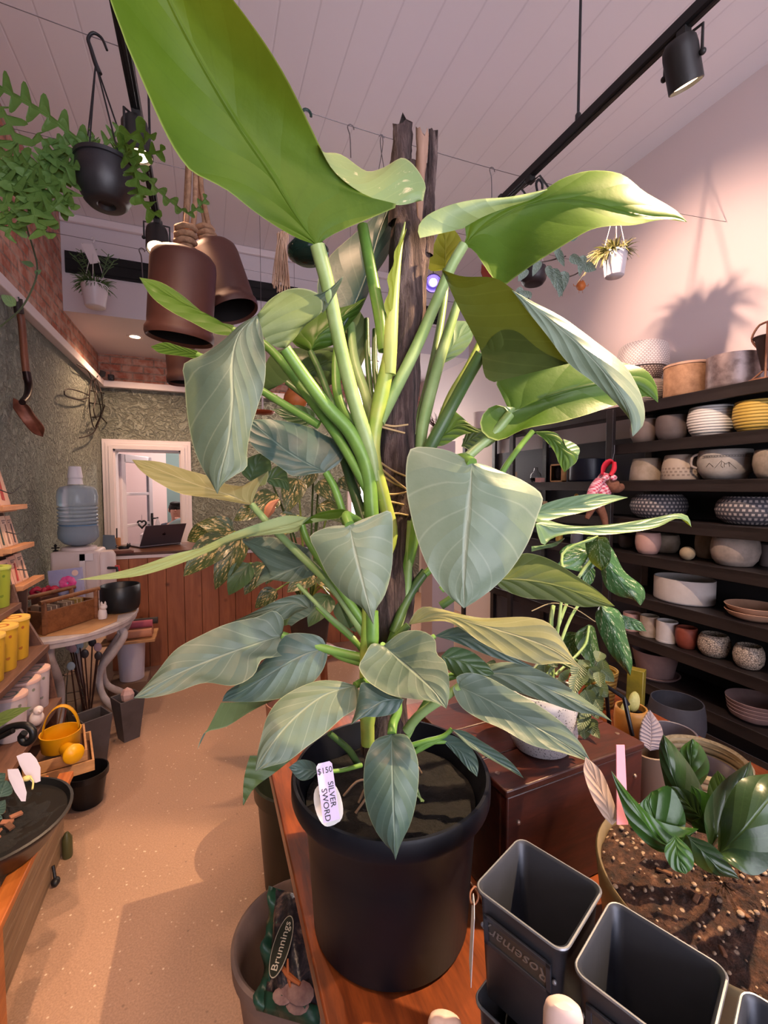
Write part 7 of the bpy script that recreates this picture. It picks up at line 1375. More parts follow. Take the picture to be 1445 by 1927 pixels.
# ================================================================== grey planters, bin and rolls under the table
SLATE = M('4a4648', .5, col2='5a5558', vs=8, bump=.1, name='slate_planter'); BRN = M('5a4a44', .6, col2='6a5850', vs=9, bump=.1, name='brown_planter')
def sqpot(c, w, h, mat, label, a, foot=.62):
    H = w/2; pr = [(H*foot, 0), (H, h), (H*.97, h + .003), (H*.88, h), (H*.55, .02)]; rings = [[V((u*k_*1.0, v*k_, z)) for u, v in ((-1,-1),(1,-1),(1,1),(-1,1))] for k_, z in pr]; mb = MB().grid(rings, close=True); mb.add(rings[0], [(3,2,1,0)]); mb.add(rings[-1], [(0,1,2,3)]); mb.xf(rotz(a).to_4x4()); return solo('square_planter', mb, mat, c, label, 'planter', 'square planters by the table', smooth=20)
sqpot((-.645, 2.99, 0), .155, .29, SLATE, 'tall tapered slate-grey square planter on the floor in front of the table leg', .55); sqpot((-.50, 3.22, 0), .15, .27, SLATE, 'tapered slate-grey square planter with a pink crystal in it', .55); sqpot((-.70, 2.80, 0), .13, .24, BRN, 'tapered brown square planter, the nearest of the three on the floor', .5)
c = V((-.50, 3.22, .285)); solo('pink_crystal', MB().lathe([(.001, -.04), (.03, -.04), (.036, 0), (.024, .03), (.001, .045)], (0, 0, 0), 6, sx=1.1, sy=.7), M('d8a8a0', .4, col2='e6c0b8', vs=14, name='rose_quartz'), c, 'rough pink crystal lying in the slate planter', 'crystal', smooth=0)
solo('white_bin', MB().lathe([(.001, 0), (.085, 0), (.10, .30), (.104, .31), (.096, .31), (.08, .01), (.001, .008)], (0, 0, 0), 36), M('c9c6d8', .4, name='white_bin_plastic'), (-.575, 3.93, .12), 'white plastic bin on a box behind the table leg', 'bin', smooth=50); solo('low_box', MB().box((0, 0, .059), (.26, .24, .118)), M('7d6456', .8, name='cardboard_brown'), (-.59, 3.95, 0), 'brown box under the white plastic bin', 'box', bevel=.003)
solo('bin_board', MB().box((0, 0, .01), (.36, .3, .018)), CR, (-.575, 3.93, .432), 'thin pine board on the bin carrying the paper rolls', 'board')
for x, y, z, r, L, col, lab in ((-.57, 3.86, .485, .034, .30, 'c98a6c', 'peach paper roll, lowest in front of the counter'), (-.57, 3.94, .487, .036, .30, 'b87a62', 'tan paper roll behind the peach roll'), (-.56, 3.90, .545, .028, .28, 'b8596a', 'rose-pink paper roll on top of the other rolls'), (-.53, 3.985, .542, .026, .28, '3a3432', 'charcoal paper roll at the back of the rolls')):
    solo('paper_roll', MB().lathe([(r*.35, 0), (r, 0), (r, L), (r*.35, L), (r*.35, 0)], (-L/2, 0, 0), 24, caps=False, M=Euler((0, PI/2, 0)).to_matrix()), M(col, .7, name='roll_paper'), (x - 0, y, z), lab, 'paper roll', 'paper rolls under the table', smooth=50)
gt = thing('glass_terrarium', 'angular clear glass terrarium on the floor under the table', 'terrarium', (-.88, 3.52, 0)); q = V((-.88, 3.52, 0)); GL = M('c8d0d0', .05, trans=.9, ior=1.05, name='terrarium_glass'); pr = [V((math.cos(a)*.085, math.sin(a)*.085, 0)) for a in [k*PI/3 for k in range(6)]]
mb = MB(); rings = [[q + p*.8 + V((0,0,.002)) for p in pr], [q + p + V((0,0,.2)) for p in pr], [q + p*.45 + V((0,0,.36)) for p in pr]]; mb.grid(rings, close=True); obj('glass', mb, GL, gt, smooth=0); mb = MB()
for k in range(6): 
    for a, b in ((0, 1), (1, 2)): mb.tube([rings[a][k], rings[b][k]], .003, 5)
    for a in (0, 1, 2): mb.tube([rings[a][k], rings[a][(k+1) % 6]], .003, 5)
obj('metal_edge', mb, M('8a7a6c', .4, .6, name='old_brass'), gt)
ss = thing('stake_bundle', 'bundle of dark metal garden stakes with tag tops leaning under the table', 'garden stakes', (-.70, 3.30, 0))
for k in range(9): a = rnd.uniform(-.16, .16); b = V((-.72 + a*.25, 3.24 + rnd.uniform(-.05, .05), .003)); tp2 = V((-.73 + rnd.uniform(-.08, .08), 3.22 + rnd.uniform(-.06, .06), rnd.uniform(.5, .63))); s_ = obj('stake', MB().tube([b, tp2], .0045, 6), M('3a2420', .5, .3, name='rust_dark_metal'), ss); obj('stake_tag', MB().sph(tp2, (.022, .006, .028), 12, 8), M(('8fa0b0', '2a2428', 'a88a94')[k % 3], .5, name='tag_enamel'), s_)
bb = thing('twig_bucket', 'dark blue bucket of dry twigs beside the crates', 'bucket', (-.77, 2.70, 0)); q = V((-.80, 2.68, 0)); obj('bucket', MB().lathe([(.001, 0), (.05, 0), (.065, .24), (.068, .245), (.062, .245), (.048, .01), (.001, .008)], q, 28), M('2c3444', .5, name='slate_blue_tin'), bb, smooth=50)
for k in range(8): obj('twig', MB().tube([q + V((rnd.uniform(-.03,.03), rnd.uniform(-.03,.03), .03)), q + V((rnd.uniform(-.04,.09), rnd.uniform(-.06,.12), rnd.uniform(.36, .48)))], .004, 5), M(('8a6a50', '6a3a34', 'b89a7c')[k % 3], .8, name='dry_twig'), bb)
# ================================================================== floor pots by the bench
tubc = V((.212, 1.16, 0)); tbn = thing('grey_tub', 'large grey-brown round planter tub on the floor under the bench edge', 'planter', tubc); TUBM = M('7d6a64', .75, col2='8d7a72', vs=6, bump=.2, bs=30, name='grey_brown_concrete')
obj('tub', MB().lathe([(.001, 0), (.12, 0), (.128, .01), (.165, .33), (.178, .36), (.18, .40), (.172, .405), (.165, .4), (.155, .33), (.115, .02), (.001, .02)], tubc, 60), TUBM, tbn, smooth=50)
# printed potting-mix bag standing in it
def bagpt(u, v):      # u across, v up the face
    a, b, c, d = P(497, 1905, 1.03), P(600, 1935, .98), P(618, 1700, 1.16), P(520, 1672, 1.20); return a.lerp(b, u).lerp(d.lerp(c, u), v)
bn = (bagpt(1, .5) - bagpt(0, .5)).cross(bagpt(.5, 1) - bagpt(.5, 0)).normalized(); bn = bn if bn.dot(CAM - bagpt(.5, .5)) > 0 else -bn
def bagsurf(u, v, off=0): return bagpt(u, v) + bn * (.045 * (max(0, math.sin(PI*u))*max(0, math.sin(PI*v)))**.6 + .004*math.sin(u*17 + v*9) + off)
bag = thing('potting_mix_bag', 'printed plastic potting mix bag with green edges lying in the grey tub', 'bag', bagpt(.5, .0)); n1 = 22
t = NT('bag_print'); co = t.coord('Object'); nn = t.noise(co, 26, 5, .7, .8); c_ = t.ramp(nn, [(.36, lin('15151c')), (.5, lin('2a2a34')), (.6, lin('5a4a48')), (.72, lin('9a8a80'))]); t.l(c_, t.b.inputs['Base Color']); t.set(Roughness=.3); t.bump(t.noise(co, 22, 4), .4, .015)
mb = MB(); mb.grid([[bagsurf(i/n1, j/n1) for i in range(n1+1)] for j in range(n1+1)]); mb.grid([[bagpt(i/n1, j/n1) - bn*(.06*(max(0, math.sin(PI*i/n1))*max(0, math.sin(PI*j/n1)))**.5) for i in range(n1, -1, -1)] for j in range(n1+1)]); obj('body', mb, t.mat, bag, smooth=80)
GE = M('16352a', .4, col2='245040', vs=16, bump=.4, bs=30, name='green_foil'); mb = MB()
mb.grid([[bagpt(0, j/n1) + bn*(.004 + .006*math.sin(j*1.4)) + (bagpt(0, .5) - bagpt(1, .5))*k*.1*(1 + .25*math.sin(j*.9)) + bn*.016*k*math.sin(j*.7) for k in (-1.3, -.6, 0, .6, 1.2)] for j in range(n1+1)]); obj('green_edge', mb, GE, bag, smooth=80, solid=.003)
mb = MB(); mb.grid([[bagsurf(i/10, v, .004) for i in range(11)] for v in (.0, .05, .1, .15)]); obj('green_edge', mb, GE, bag, smooth=80, solid=.003)
lc0 = bagsurf(.36, .5, .006); up_ = (bagsurf(.70, .86) - bagsurf(.52, .3)).normalized(); si = up_.cross(bn).normalized(); nb = si.cross(up_); Mb = Matrix((up_, -si, nb)).transposed().to_4x4(); Mb.translation = lc0 + nb*.006
if (Mb.to_3x3() @ V((0,0,1))).dot(CAM - lc0) < 0: Mb = Matrix((up_, si, -nb)).transposed().to_4x4(); Mb.translation = lc0 - nb*.006
mb = MB().lathe([(.001, 0), (1, 0), (1, 1), (.001, 1)], (0,0,0), 40); 
for v in mb.v: v.x *= .054; v.y *= .02; v.z *= .003
oval_ = obj('brand_oval', mb.xf(Mb), M('1f241a', .4, name='dark_olive_print'), bag); mb = MB().tube([Mb @ V((.055*math.cos(a), .0205*math.sin(a), .002)) for a in [k*2*PI/40 for k in range(41)]], .0012, 5, cap=False); obj('oval_border', mb, M('b9b4a4', .4, name='cream_print'), oval_)
T2 = Matrix.Translation((0, 0, .0034)); text('brand_lettering', 'Brunnings', .0225, Mb @ T2, M('d8d0c0', .4, name='cream_letters'), oval_, ex=.0003)
mb = MB(); q = [bagsurf(.35, .36, .004), bagsurf(.5, .3, .006), bagsurf(.72, .26, .005)]; mb.tube(q, [.004, .006, .004], 6, sm=10); mb.tube([bagsurf(.48, .42, .006), bagsurf(.5, .3, .007), bagsurf(.56, .2, .006)], [.002, .004, .002], 6, sm=10); obj('printed_stems', mb, M('a8623c', .5, name='orange_print'), bag)
mb = MB(); 
for u, v, s in ((.55, .2, .02), (.72, .2, .026), (.66, .12, .022), (.4, .14, .018)): mb.sph(bagsurf(u, v, .003), (s*.8, s*1.3, s*.14), 12, 8, M=Mb.to_3x3())
obj('printed_petals', mb, M('a88a84', .5, col2='6a4a50', vs=20, name='mauve_print'), bag, smooth=80)
gp = V((.325, 1.78, 0)); 
# slide it so that its left rim meets the traced edge
solo('nursery_pot', MB().lathe([(.001, 0), (.135, 0), (.14, .005), (.165, .38), (.178, .385), (.18, .44), (.172, .445), (.16, .38), (.12, .02), (.001, .02)], (0, 0, 0), 48), M('252a22', .4, name='dark_green_plastic_pot'), gp, 'dark green-black nursery pot on the floor beside the bench, left of the big pot', 'plant pot', smooth=50)
solo('tan_pot', MB().lathe(pot_prof(.13, .5, 'taper'), (0, 0, 0), 40), M('b58a7a', .7, col2='a87c6c', name='tan_clay_pot'), (.385, 2.32, 0), 'tall pinkish-tan pot on the floor behind the hanging grey leaves', 'plant pot', smooth=50)
# ================================================================== cream-splashed plant behind the stems
mp = thing('variegated_plant', 'cream-splashed large-leaved plant on a wooden stand behind the stems, in front of the counter', 'potted plant', (.62, 2.95, .52)); mq = V((.62, 2.95, .52))
obj('pot', MB().lathe(pot_prof(.14, .26, 'taper'), mq, 36), M('3a2f2c', .5, name='dark_brown_pot'), mp, smooth=50); obj('soil', MB().lathe([(.001, .245), (.13, .24)], mq, 24, caps=False), SOIL, mp)
stn = thing('plant_stand', 'reddish wooden plant stand under the cream-splashed plant', 'stand', (.62, 2.95, 0)); obj('seat', MB().lathe([(.001, .49), (.17, .49), (.175, .5), (.175, .515), (.001, .518)], (.62, 2.95, 0), 32), PINE, stn)
for k in range(4): a = k*PI/2 + .6; obj('leg', MB().bar(V((.62 + .15*math.cos(a), 2.95 + .15*math.sin(a), 0)), V((.62 + .12*math.cos(a), 2.95 + .12*math.sin(a), .49)), .03), PINE, stn)
for (a, b, w, Z0, Z1, m_) in (((430,1010),(345,1085),.17,2.5,2.35,'thai'), ((455,1010),(405,1110),.15,2.5,2.4,'thai'), ((400,995),(352,1018),.12,2.6,2.6,'thai'), ((440,1000),(372,985),.13,2.6,2.55,'thai'), ((500,1060),(460,1120),.12,2.5,2.4,'thai'), ((520,930),(470,975),.15,2.7,2.6,'thai'), ((560,900),(540,965),.15,2.75,2.65,'thai'), ((600,905),(640,950),.14,2.75,2.7,'thai'), ((590,880),(560,930),.12,2.8,2.75,'thai'), ((560,970),(520,1010),.14,2.65,2.6,'thai'), ((600,950),(650,985),.12,2.7,2.65,'thai'),
    ((600,1080),(660,1110),.14,2.6,2.5,'thai'), ((590,1080),(540,1115),.13,2.6,2.5,'thai'), ((530,1050),(500,1100),.12,2.6,2.5,'thai'), ((640,1010),(670,1060),.13,2.65,2.6,'thai'), ((480,960),(440,980),.1,2.7,2.65,'thai'), ((520,1110),(480,1145),.1,2.55,2.5,'thai'), ((470,1060),(430,1120),.13,2.45,2.4,'dark'), ((640,900),(680,930),.12,2.8,2.75,'thai'), ((500,880),(470,905),.1,2.85,2.8,'dark'), ((620,1120),(580,1180),.14,2.55,2.45,'dark'), ((640,1130),(670,1190),.14,2.55,2.5,'dark'), ((560,1140),(520,1180),.13,2.5,2.45,'dark')):
    pa_ = P(*a, Z0); o = vine_leaf(mp, 'splashed_leaf', LM[m_], pa_, P(*b, Z1), w, droop=.4, tocam=(CAM - pa_) + V((0, 0, 1.2))); q0 = mq + V((rnd.uniform(-.03,.03), rnd.uniform(-.03,.03), .25)); obj('petiole', MB().tube([q0, q0.lerp(pa_, .5) + V((0, 0, .12)), pa_], .006, 6, sm=12), ST_D if rnd.random() < .6 else ST_Y, o, local=False)
# dried leaves and twigs in it
mb = MB(); obj('dried_leaf', MB().tube([P(500, 975, 2.6), P(512, 950, 2.6), P(525, 940, 2.6)], [.01, .03, .004], 6, sm=10), M('c98a6a', .7, name='dry_leaf'), mp); 
# ================================================================== hung from the wires at left
BR = M('45251d', .58, col2='4f2b22', vs=5, bump=.06, bs=30, name='oxblood_enamel'); ROP = M('b08a6c', .9, col2='8a6850', vs=50, bump=.7, bs=120, bd=.003, name='jute_rope')
def bell(top, bot, r, label, mouth=True, ropes=()):
    """long bell: closed domed top, straight wall, rolled lip round the open foot"""
    top, bot = V(top), V(bot); L = (bot - top).length; d = (top - bot).normalized(); q = d.to_track_quat('Z', 'Y').to_matrix(); b = thing('hanging_bell', label, 'bell', top, 'oxblood bells')
    obj('body', MB().lathe([(r*.93, .012), (r*1.02, .0), (r*1.06, .012), (r*1.06, .028), (r*.99, .042), (r*1.0, .06), (r*1.0, L*.86), (r*.97, L*.93), (r*.86, L*.98), (r*.55, L), (.001, L*1.005)], bot, 48, caps=False, M=q), BR, b, smooth=50); obj('inside', MB().lathe([(r*.94, .012), (r*.93, L*.85), (.001, L*.9)], bot, 40, caps=False, M=q), M('0d0808', .8, name='dark_inside'), b)
    k = obj('rope_knot', MB().sph(top + d*.045, (.03, .03, .036), 16, 10).tube([top + d*(.02 + .0035*i) + V((.034*math.cos(i*.9), .034*math.sin(i*.9), 0)) for i in range(22)], .011, 8), ROP, b, smooth=80)
    for rp_ in ropes: obj('rope', MB().tube(rp_, .0095, 9, sm=20), ROP, b, smooth=80)
    return b
Zb = 1.72; wp = lambda x, y: V((ony(x, y, W1Y).x, W1Y, w1z(ony(x, y, W1Y).x)))
top_a = P(347, 478, Zb); hooka = wp(362, 147)
bell(top_a, P(338, 640, Zb + .03), .118, 'largest oxblood bell hanging on jute rope, front left of the three', ropes=([top_a + V((0, 0, .03)), P(352, 400, Zb), P(356, 330, Zb + .02), hooka + V((0, 0, .0))], [top_a + V((.02, 0, .03)), P(366, 400, Zb), P(368, 330, Zb + .02), hooka + V((.01, 0, 0))]))
top_b = P(398, 468, Zb + .22); hookb = wp(385, 155); bell(top_b, P(440, 588, Zb + .22), .103, 'oxblood bell tilted to the right behind the largest bell', ropes=([top_b + V((0, 0, .03)), P(392, 420, Zb + .2), P(378, 340, Zb + .12), hookb], [top_b + V((-.02, 0, .03)), P(384, 410, Zb + .2), P(372, 330, Zb + .12), hookb]))
top_c = P(338, 640, Zb + .33); bell(top_c, P(344, 722, Zb + .34), .063, 'smallest oxblood bell hanging lowest, below the largest bell', ropes=([top_c, P(341, 560, Zb + .42), P(352, 330, Zb + .3), hooka + V((0, .02, 0))],))
# raffia tassel, glass bauble, copper dish, air plant
c = P(532, 440, 2.15); rf_ = thing('hanging_raffia', 'pale raffia tassel hanging left of the top leaf stem', 'tassel', c); mb = MB()
for k in range(70): a = rnd.uniform(0, 6.3); r_ = rnd.uniform(.004, .028); b = c + V((math.cos(a)*r_, math.sin(a)*r_, 0)); e = P(rnd.uniform(512, 546), rnd.uniform(515, 550), 2.15) + V((0, math.sin(a)*r_, 0)); mb.tube([b, b.lerp(e, .5) + V((rnd.uniform(-.008, .008), 0, 0)), e], .0026, 4, sm=6)
obj('strand', mb, M('d9b89c', .8, col2='c9a283', vs=20, name='raffia'), rf_)['kind'] = 'stuff'; wz = w1z(c.x); obj('cord', MB().tube([c, V((c.x, W1Y, wz))], .004, 6), ROP, rf_)
c = ony(580, 470, W1Y); gb = thing('hanging_glass', 'dark green glass bowl hanging behind the top leaf stem', 'vase', c); obj('bowl', MB().lathe([(.001, -.05), (.05, -.05), (.082, -.03), (.085, 0), (.06, .03), (.035, .09), (.03, .1), (.026, .09), (.05, .03), (.072, 0), (.04, -.035), (.001, -.04)], c, 30), M('3a5a4c', .05, trans=.7, ior=1.2, name='green_glass'), gb, smooth=60); obj('moss', MB().sph(c + V((0,0,-.02)), (.06, .06, .02), 14, 8), M('1f2a22', .8, name='dark_moss'), gb); obj('wire', MB().tube([c + V((0,0,.1)), V((c.x, W1Y, w1z(c.x) - .15))], .0018, 5), WIREM, gb)
c = ony(494, 780, W3Y); cd_ = thing('hanging_dish', 'small copper dish hanging on a pale stem in front of the green wall', 'ornament', c); obj('dish', MB().lathe([(.001, 0), (.06, .004), (.075, .016), (.072, .02), (.05, .01), (.001, .008)], c, 28), M('a8583c', .35, .6, name='copper'), cd_); obj('stem', MB().lathe([(.014, .01), (.006, .03), (.005, .3)], c, 12), M('d8c8c4', .5, name='pale_stem'), cd_); obj('wire', MB().tube([c + V((0,0,.3)), V((c.x, W3Y, W3Z))], .0015, 5), WIREM, cd_)
c = ony(660, 655, W3Y); ap = thing('hanging_air_plant', 'wispy dark air plant hanging among the upper stems', 'plant', c); mb = MB()
for k in range(60): a = rnd.uniform(0, 6.3); e = rnd.uniform(-1.3, .8); d = V((math.cos(a)*math.cos(e), math.sin(a)*math.cos(e), math.sin(e)))*rnd.uniform(.06, .14); mb.tube([c, c + d*.6, c + d + V((0,0,-.02))], [.0025, .002, .0006], 4, sm=5)
obj('foliage', mb, M('35382c', .7, name='dark_wisps'), ap)['kind'] = 'stuff'; obj('thread', MB().tube([c, V((c.x, W3Y, W3Z))], .0012, 5), WIREM, ap)
c = ony(918, 512, W3Y); ro = thing('hanging_felt_leaf', 'rust-red felt leaf ornament peeking between the two right leaves', 'ornament', c); obj('felt', MB().plate([c + RT*x + V((0,0,z)) for x, z in ((-.045,.06),(-.02,.035),(.03,.03),(.06,-.04),(.02,-.07),(-.03,-.05),(-.05,.0))], V((_s, _c, 0))*.01), M('7d2f20', .85, name='rust_felt'), ro, smooth=0); obj('thread', MB().tube([c + V((0,0,.03)), V((c.x, W3Y, W3Z))], .0012, 5), WIREM, ro)
# white pot with tag on the far wire, and long hook
cx_ = ony(178, 538, W2Y); hp2 = hanging_pot(V((cx_.x, W2Y, cx_.z)), .098, .17, WPLAS, 'small white hanging pot with a price card on the far bulkhead wire', WW, W2Z + .0, name='hanging_planter', wr=.003)
q = V(hp2.location) + V((-.02, -.03, .23)); obj('price_card', MB().plate([q + V((-.06, 0, .075)), q + V((.02, 0, .085)), q + V((.07, 0, -.05)), q + V((.0, 0, -.075))], V((0, .002, 0))), M('e2dade', .6, name='price_card'), hp2, smooth=0)
FERN = M('3f5a30', .6, col2='54703c', vs=20, name='small_fern'); mb = MB(); qq = V(hp2.location)
for k in range(120): a = rnd.uniform(0, 6.3); L = rnd.uniform(.05, .12); b = qq + V((math.cos(a)*.05, math.sin(a)*.05, 0)); e = b + V((math.cos(a)*L, math.sin(a)*L, rnd.uniform(-.06, .08))); mb.tube([b, b.lerp(e, .6) + V((0,0,.02)), e], [.005, .006, .001], 4, sm=5)
obj('foliage', mb, FERN, hp2)['kind'] = 'stuff'
for x0_, y0_, x1_, y1_ in ((170,520,152,470), (190,525,205,478), (165,520,140,480), (192,522,215,490), (178,520,168,465)):
    a, b = P(x0_, y0_, 3.66), P(x1_, y1_, 3.66); mb = MB().tube([a, b], .004, 5)
    for k in range(9): p = a.lerp(b, .4 + k*.066); mb.tube([p, p + V((rnd.choice((-1, 1))*.045, rnd.uniform(-.03, .03), .03))], .0025, 4)
    obj('frond', mb, FERN, hp2)
X = ony(267, 470, W2Y).x; shook(267, 470, W2Y, ony(267, 468, W2Y).z, .27, 'long steel hook on the far wire beside the white hanging pot', WIREM, .005, 1.5)
# ================================================================== black hanging pot with fishbone plant, upper left
c = ony(198, 306, W1Y); hb_ = V((c.x, W1Y, c.z)); fp = thing('hanging_planter', 'black hanging pot with long zigzag fishbone leaves, upper left', 'hanging planter', hb_)
rr_, hh_ = .094, .148; bb_ = hb_ - V((0, 0, hh_)); obj('pot', MB().lathe([(.001, .012), (.022, .012), (.03, 0), (.058, 0), (.07, .012), (.095, .06), (rr_, .1), (rr_*.97, hh_*.9), (rr_*1.03, hh_*.91), (rr_*1.03, hh_), (rr_*.97, hh_), (rr_*.9, hh_*.85), (.001, hh_*.85)], bb_, 44), M('1d1c20', .45, col2='242328', vs=6, bump=.1, bs=60, name='black_hanger_plastic'), fp, smooth=50)
top = V((ony(180, 120, W1Y).x, W1Y, ony(180, 120, W1Y).z))
for a in (.4, 2.5, 4.4, 5.3): obj('hanger_strap', MB().tube([hb_ + V((math.cos(a)*rr_, math.sin(a)*rr_, -.005)), top], .0028, 6), BLACK, fp)
wzz = w1z(top.x); obj('hook', MB().tube([top - V((-.012, 0, .03)), top, top + V((-.014, 0, .05)), V((top.x - .02, W1Y, wzz - .01)), V((top.x - .004, W1Y, wzz + .014)), V((top.x + .02, W1Y, wzz + .006)), V((top.x + .036, W1Y, wzz - .03))], [.008, .007, .0065, .0065, .0065, .006, .004], 10, sm=30), BLACK, fp)
def zigzag(pts, Z, w, mat, n=9, nm='fishbone_leaf'):
    """flat stem with rounded lobes alternating left and right"""
    w *= 1.55; n = max(3, int(n*.85)); zz = [1.56 + (z_ - 1.9) * .3 for z_ in zs(Z, len(pts))]; path = catmull([P(x, y, z) for (x, y), z in zip(pts, zz)], n*8 + 1); rows = []; uvs = []
    for i, p in enumerate(path):
        d = (path[min(i+1, len(path)-1)] - path[max(i-1, 0)]).normalized(); vd = (CAM - p).normalized(); s = d.cross(vd).normalized(); t_ = i / (len(path) - 1); tp_e = min(1, (1 - t_)*5 + .25)
        def lobe(ph): x = (i / 8 + ph) % 1.0; return .13 + .87*max(0, math.sin(PI*min(1, x/.62)))**.6 if x < .62 else .13
        l, r = lobe(0)*w*tp_e, lobe(.5)*w*tp_e; sk_ = d*w*.3
        rows.append([p + s*l + sk_*(l/w) + vd*.004, p + s*l*.5 + sk_*.3*(l/w), p, p - s*r*.5 + sk_*.3*(r/w), p - s*r + sk_*(r/w) + vd*.004]); uvs.append([(k/4, t_) for k in range(5)])
    mb = MB(); orient(mb, rows, uvs, 'u'); return obj(nm, mb, mat, fp, smooth=80)
FL = LM['fern']; FB = LM['green']
for pts, Z, w, m_, n in (
    ([(165,278),(130,250),(90,218),(45,190),(0,165),(-40,140)], (1.9, 1.7, 1.6, 1.55), .034, FL, 8), ([(160,280),(125,292),(85,315),(50,322),(15,312)], (1.9, 1.75, 1.65), .036, FL, 6), ([(150,285),(128,320),(120,350),(135,395)], (1.85, 1.75, 1.7), .033, FL, 5), ([(120,300),(100,340),(108,375),(138,388)], (1.8, 1.7), .033, FL, 5), ([(60,320),(40,360),(60,400),(92,450)], (1.65, 1.6), .036, FL, 6), ([(50,318),(20,345),(10,390),(25,430)], (1.65, 1.6), .036, FL, 6), ([(60,320),(75,365),(60,400),(30,420)], (1.68, 1.62), .034, FL, 5), ([(20,310),(-10,340),(-30,390)], 1.6, .036, FL, 5), ([(40,325),(60,350),(100,365),(130,380)], (1.66, 1.7), .03, FL, 5), ([(0,200),(15,230),(30,270),(28,300)], 1.7, .036, FL, 4), ([(-20,250),(10,290),(40,305),(70,325)], 1.66, .035, FL, 5), ([(0,400),(20,420),(10,445)], 1.6, .03, FL, 3), ([(80,330),(95,300),(120,285),(150,282)], (1.72, 1.85), .03, FL, 5), ([(30,370),(50,385),(85,400),(120,372)], 1.62, .032, FL, 5), ([(-10,330),(20,350),(55,375),(70,430)], 1.58, .034, FL, 6), ([(70,250),(95,285),(120,310),(150,320)], 1.7, .03, FL, 5), ([(0,300),(30,330),(70,350),(110,345)], 1.63, .034, FL, 6),
    ([(234,290),(252,312),(260,345),(272,385),(302,410)], (1.8, 1.7, 1.66), .026, FB, 6), ([(232,286),(258,306),(285,345),(320,378),(352,402)], (1.85, 1.66), .016, FL, 8), ([(352,402),(372,392),(390,368)], 1.66, .012, FL, 3), ([(222,284),(240,262),(266,246),(290,265)], (1.85, 1.68), .024, FB, 4), ([(215,282),(232,270),(255,284),(290,288),(312,280)], (1.85, 1.68), .02, FB, 6), ([(190,278),(210,262),(225,240)], 1.9, .022, FL, 3), ([(180,280),(170,265),(178,255)], 1.9, .022, FL, 3), ([(248,318),(256,345),(262,372)], 1.8, .022, FB, 4)):
    zigzag(pts, Z, w, m_, n)
obj('soil', MB().lathe([(.001, hh_*.93), (.088, hh_*.9)], bb_, 24, caps=False), SOIL, fp)
# trailing vine that hangs beside the shovel
tv = thing('hanging_vine', 'thin trailing vine with a few leaves hanging beside the shovel', 'plant', P(57, 440, 1.7)); obj('vine_stem', MB().tube([P(40, 400, 1.65), P(57, 450, 1.68), P(70, 500, 1.7), P(66, 530, 1.7), P(40, 580, 1.7), P(0, 615, 1.7), P(-30, 640, 1.7)], .0032, 6, sm=30), M('3f4a34', .6, name='vine_green_brown'), tv)
for a, b, w in (((64,500),(40,492),.02), ((30,575),(2,555),.04), ((66,515),(78,508),.015)): vine_leaf(tv, 'leaf', LM['green'], P(*a, 1.7), P(*b, 1.7), w, tocam=CAM - P(*a, 1.7))
# spotlights on the left track, two of them added out of view as fill
head(TX, .38, TZ, (.30, .75, 1.08), 240, 'black spotlight on the right track nearest the shop front, aimed at the big plant', 44, tint=(1, .68, .38), blend=.25, srad=.014)
head(-.232, .55, TZ, (-.2, 2.1, 0), 42, 'black spotlight on the left track aimed down the aisle', 85, tint=WARM)  # added lamp out of frame, warm fill for the aisle floor
head(-.232, -.5, TZ, (-.9, 2.2, .8), 40, 'black spotlight on the left track aimed at the stepped stand', 70, tint=WARM)  # another added lamp behind the camera, fill light on the left displays
head(-.232, onz(240, 150, 3.1).y + .12, TZ, (.15, 1.75, .0), 35, 'black spotlight glowing behind the hanging black pot', 70, r=.05, L=.15, tint=WARM)
head(-.232, 2.86, TZ, (-.1, 1.5, .0), 55, 'brown-black spotlight with a glowing lens at the far end of the left track', 80, r=.058, L=.15, tint=WARM)
# recessed downlight in the bulkhead soffit
c = onz(254, 633, ZK); dl = thing('ceiling_downlight', 'round recessed downlight glowing in the bulkhead soffit', 'ceiling light', (c.x, c.y, ZK - .006)); obj('trim_ring', MB().lathe([(.075, 0), (.078, .006), (.055, .006), (.05, .002), (.075, 0)], (c.x, c.y, ZK - .008), 32, caps=False), TRIM, dl); obj('lens', MB().lathe([(.001, .001), (.056, .001), (.056, .004), (.001, .004)], (c.x, c.y, ZK - .006), 28), LENS, dl)
spot('downlight', (c.x, c.y, ZK - .015), (c.x - .1, c.y + .1, 0), 70, 150, WARM, .8, .05)
for X_, lab in ((.78, 'recessed downlight in the bulkhead soffit behind the plant stems'), (1.95, 'recessed downlight in the bulkhead soffit towards the right wall')):  # two further downlights added out of sight to brighten the back
    d2 = thing('ceiling_downlight', lab, 'ceiling light', (X_, c.y, ZK - .006)); obj('trim_ring', MB().lathe([(.075, 0), (.078, .006), (.055, .006), (.05, .002), (.075, 0)], (X_, c.y, ZK - .008), 32, caps=False), TRIM, d2); obj('lens', MB().lathe([(.001, .001), (.056, .001), (.056, .004), (.001, .004)], (X_, c.y, ZK - .006), 28), LENS, d2); spot('downlight', (X_, c.y, ZK - .015), (X_, c.y + .1, 0), 60, 150, WARM2, .8, .05)
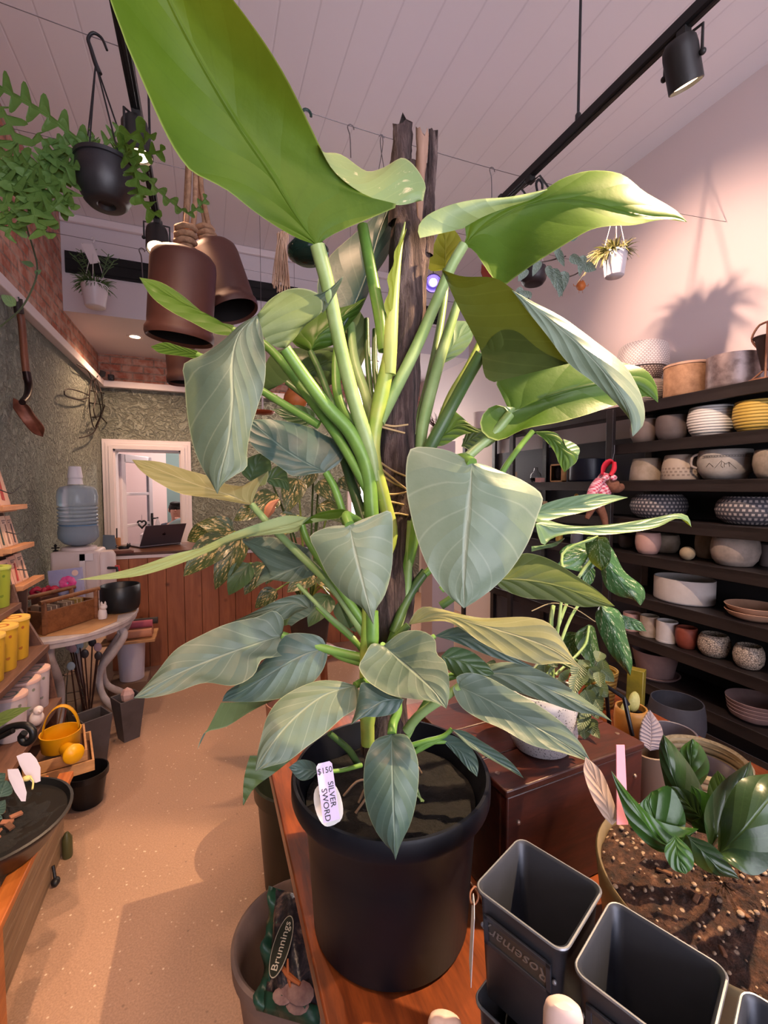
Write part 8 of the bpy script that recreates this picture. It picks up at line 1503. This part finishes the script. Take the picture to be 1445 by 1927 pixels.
# ================================================================== on the left wall
WX = XL + .03
sv = thing('garden_shovel_wall_mounted', 'old rusty shovel with a brown handle hanging on the green plaster wall', 'shovel', onx(40, 690, WX)); g = lambda x, y, d=0: onx(x, y, WX + d)
obj('handle', MB().tube([g(36, 575, .03), g(41, 610, .03), g(46, 670, .04), g(51, 715, .05)], .021, 12, sm=20), wood('5a3020', '8a5236', (14, 14, 2), 2, .5, name='old_ash_handle'), sv); obj('grip', MB().tube([g(33, 562, .03), g(36, 590, .03)], .026, 10), M('2a1c18', .6, name='dark_grip'), sv); obj('socket', MB().tube([g(50, 700, .05), g(54, 725, .06), g(51, 745, .08), g(42, 757, .1)], [.024, .024, .022, .018], 12, sm=20), M('2a1a18', .35, .6, name='dark_iron'), sv)
mb = MB(); blade(mb, [40,757,60,790,80,818], (2.93, 2.95, 3.03), [40,757,22,748,16,752,40,790,62,815,80,822], [40,757,52,762,66,782,83,805,80,822], (0, -.05, -.0), (0, .0, .0), face='t', K=20, m=6); obj('blade', mb, M('8a5440', .5, .4, col2='6a3a2c', vs=16, name='rusty_steel'), sv, smooth=80, solid=.006)
obj('wall_nail', MB().tube([g(35, 560, -.03), g(35, 560, .05)], .005, 6), DARKM, sv)
wb = thing('wire_turtle_wall_mounted', 'dark wire wall sculpture with a domed mesh body and looped legs', 'wall art', onx(180, 760, WX)); g2 = lambda x, y, d=0: ony(x, y, 5.35) + V((0, d, 0)) ; g2 = lambda x, y, d=0: onx(x, y, XL + .05 + d)
WQ = M('2c201e', .5, .4, name='rusted_wire')
for pts, d in (([(172,715),(168,745),(170,780),(177,805),(183,800),(192,778),(198,755),(196,730),(186,715),(172,715)], 0), ([(176,715),(182,740),(190,775),(180,803)], .08), ([(170,735),(182,738),(196,740)], .06), ([(169,758),(182,760),(197,762)], .07), ([(173,785),(182,785),(192,780)], .05), ([(182,716),(190,738),(194,770)], .09), ([(168,748),(150,752),(130,748),(120,740),(125,732),(145,735),(168,744)], .0), ([(172,712),(165,698),(152,690),(145,685)], .02), ([(183,803),(175,815),(160,822),(150,824)], .0), ([(190,785),(200,795),(208,803)], .02), ([(178,718),(182,710),(186,704)], .02), ([(174,728),(180,750),(176,770),(182,790)], .08)):
    obj('wire', MB().tube([g2(x, y, d * math.sin(PI * k / (len(pts) - 1))) for k, (x, y) in enumerate(pts)], .0055, 6, sm=len(pts)*4), WQ, wb)
for x, y, Y, lab, s in ((210, 722, 6.13, 'small black camera box on the white ledge above the doorway', .06),): c = ony(x, y, Y); r = thing('camera_wall_mounted', lab, 'camera', c); obj('housing', MB().box((c.x, Y - .02, ZL + .05 + s*.5), (s, s, s)), BLACK, r, bevel=.006); obj('lens', MB().lathe([(.001, 0), (.016, 0), (.014, .008), (.001, .01)], (c.x, Y - .02 - s/2, ZL + .05 + s*.5), 16, M=Euler((PI/2, 0, 0)).to_matrix()), M('3a3a44', .15, name='lens_dark'), r)
c = onx(186, 703, XL + .08); solo('camera_wall_mounted', MB().box((0, 0, .03), (.05, .05, .06), (.2, .3, 0)).tube([(0, 0, 0), (-.04, 0, 0)], .012, 8), BLACK, (XL + .085, 5.95, ZL + .052), 'small black sensor on the side wall ledge above the wire sculpture', 'camera', bevel=.004)
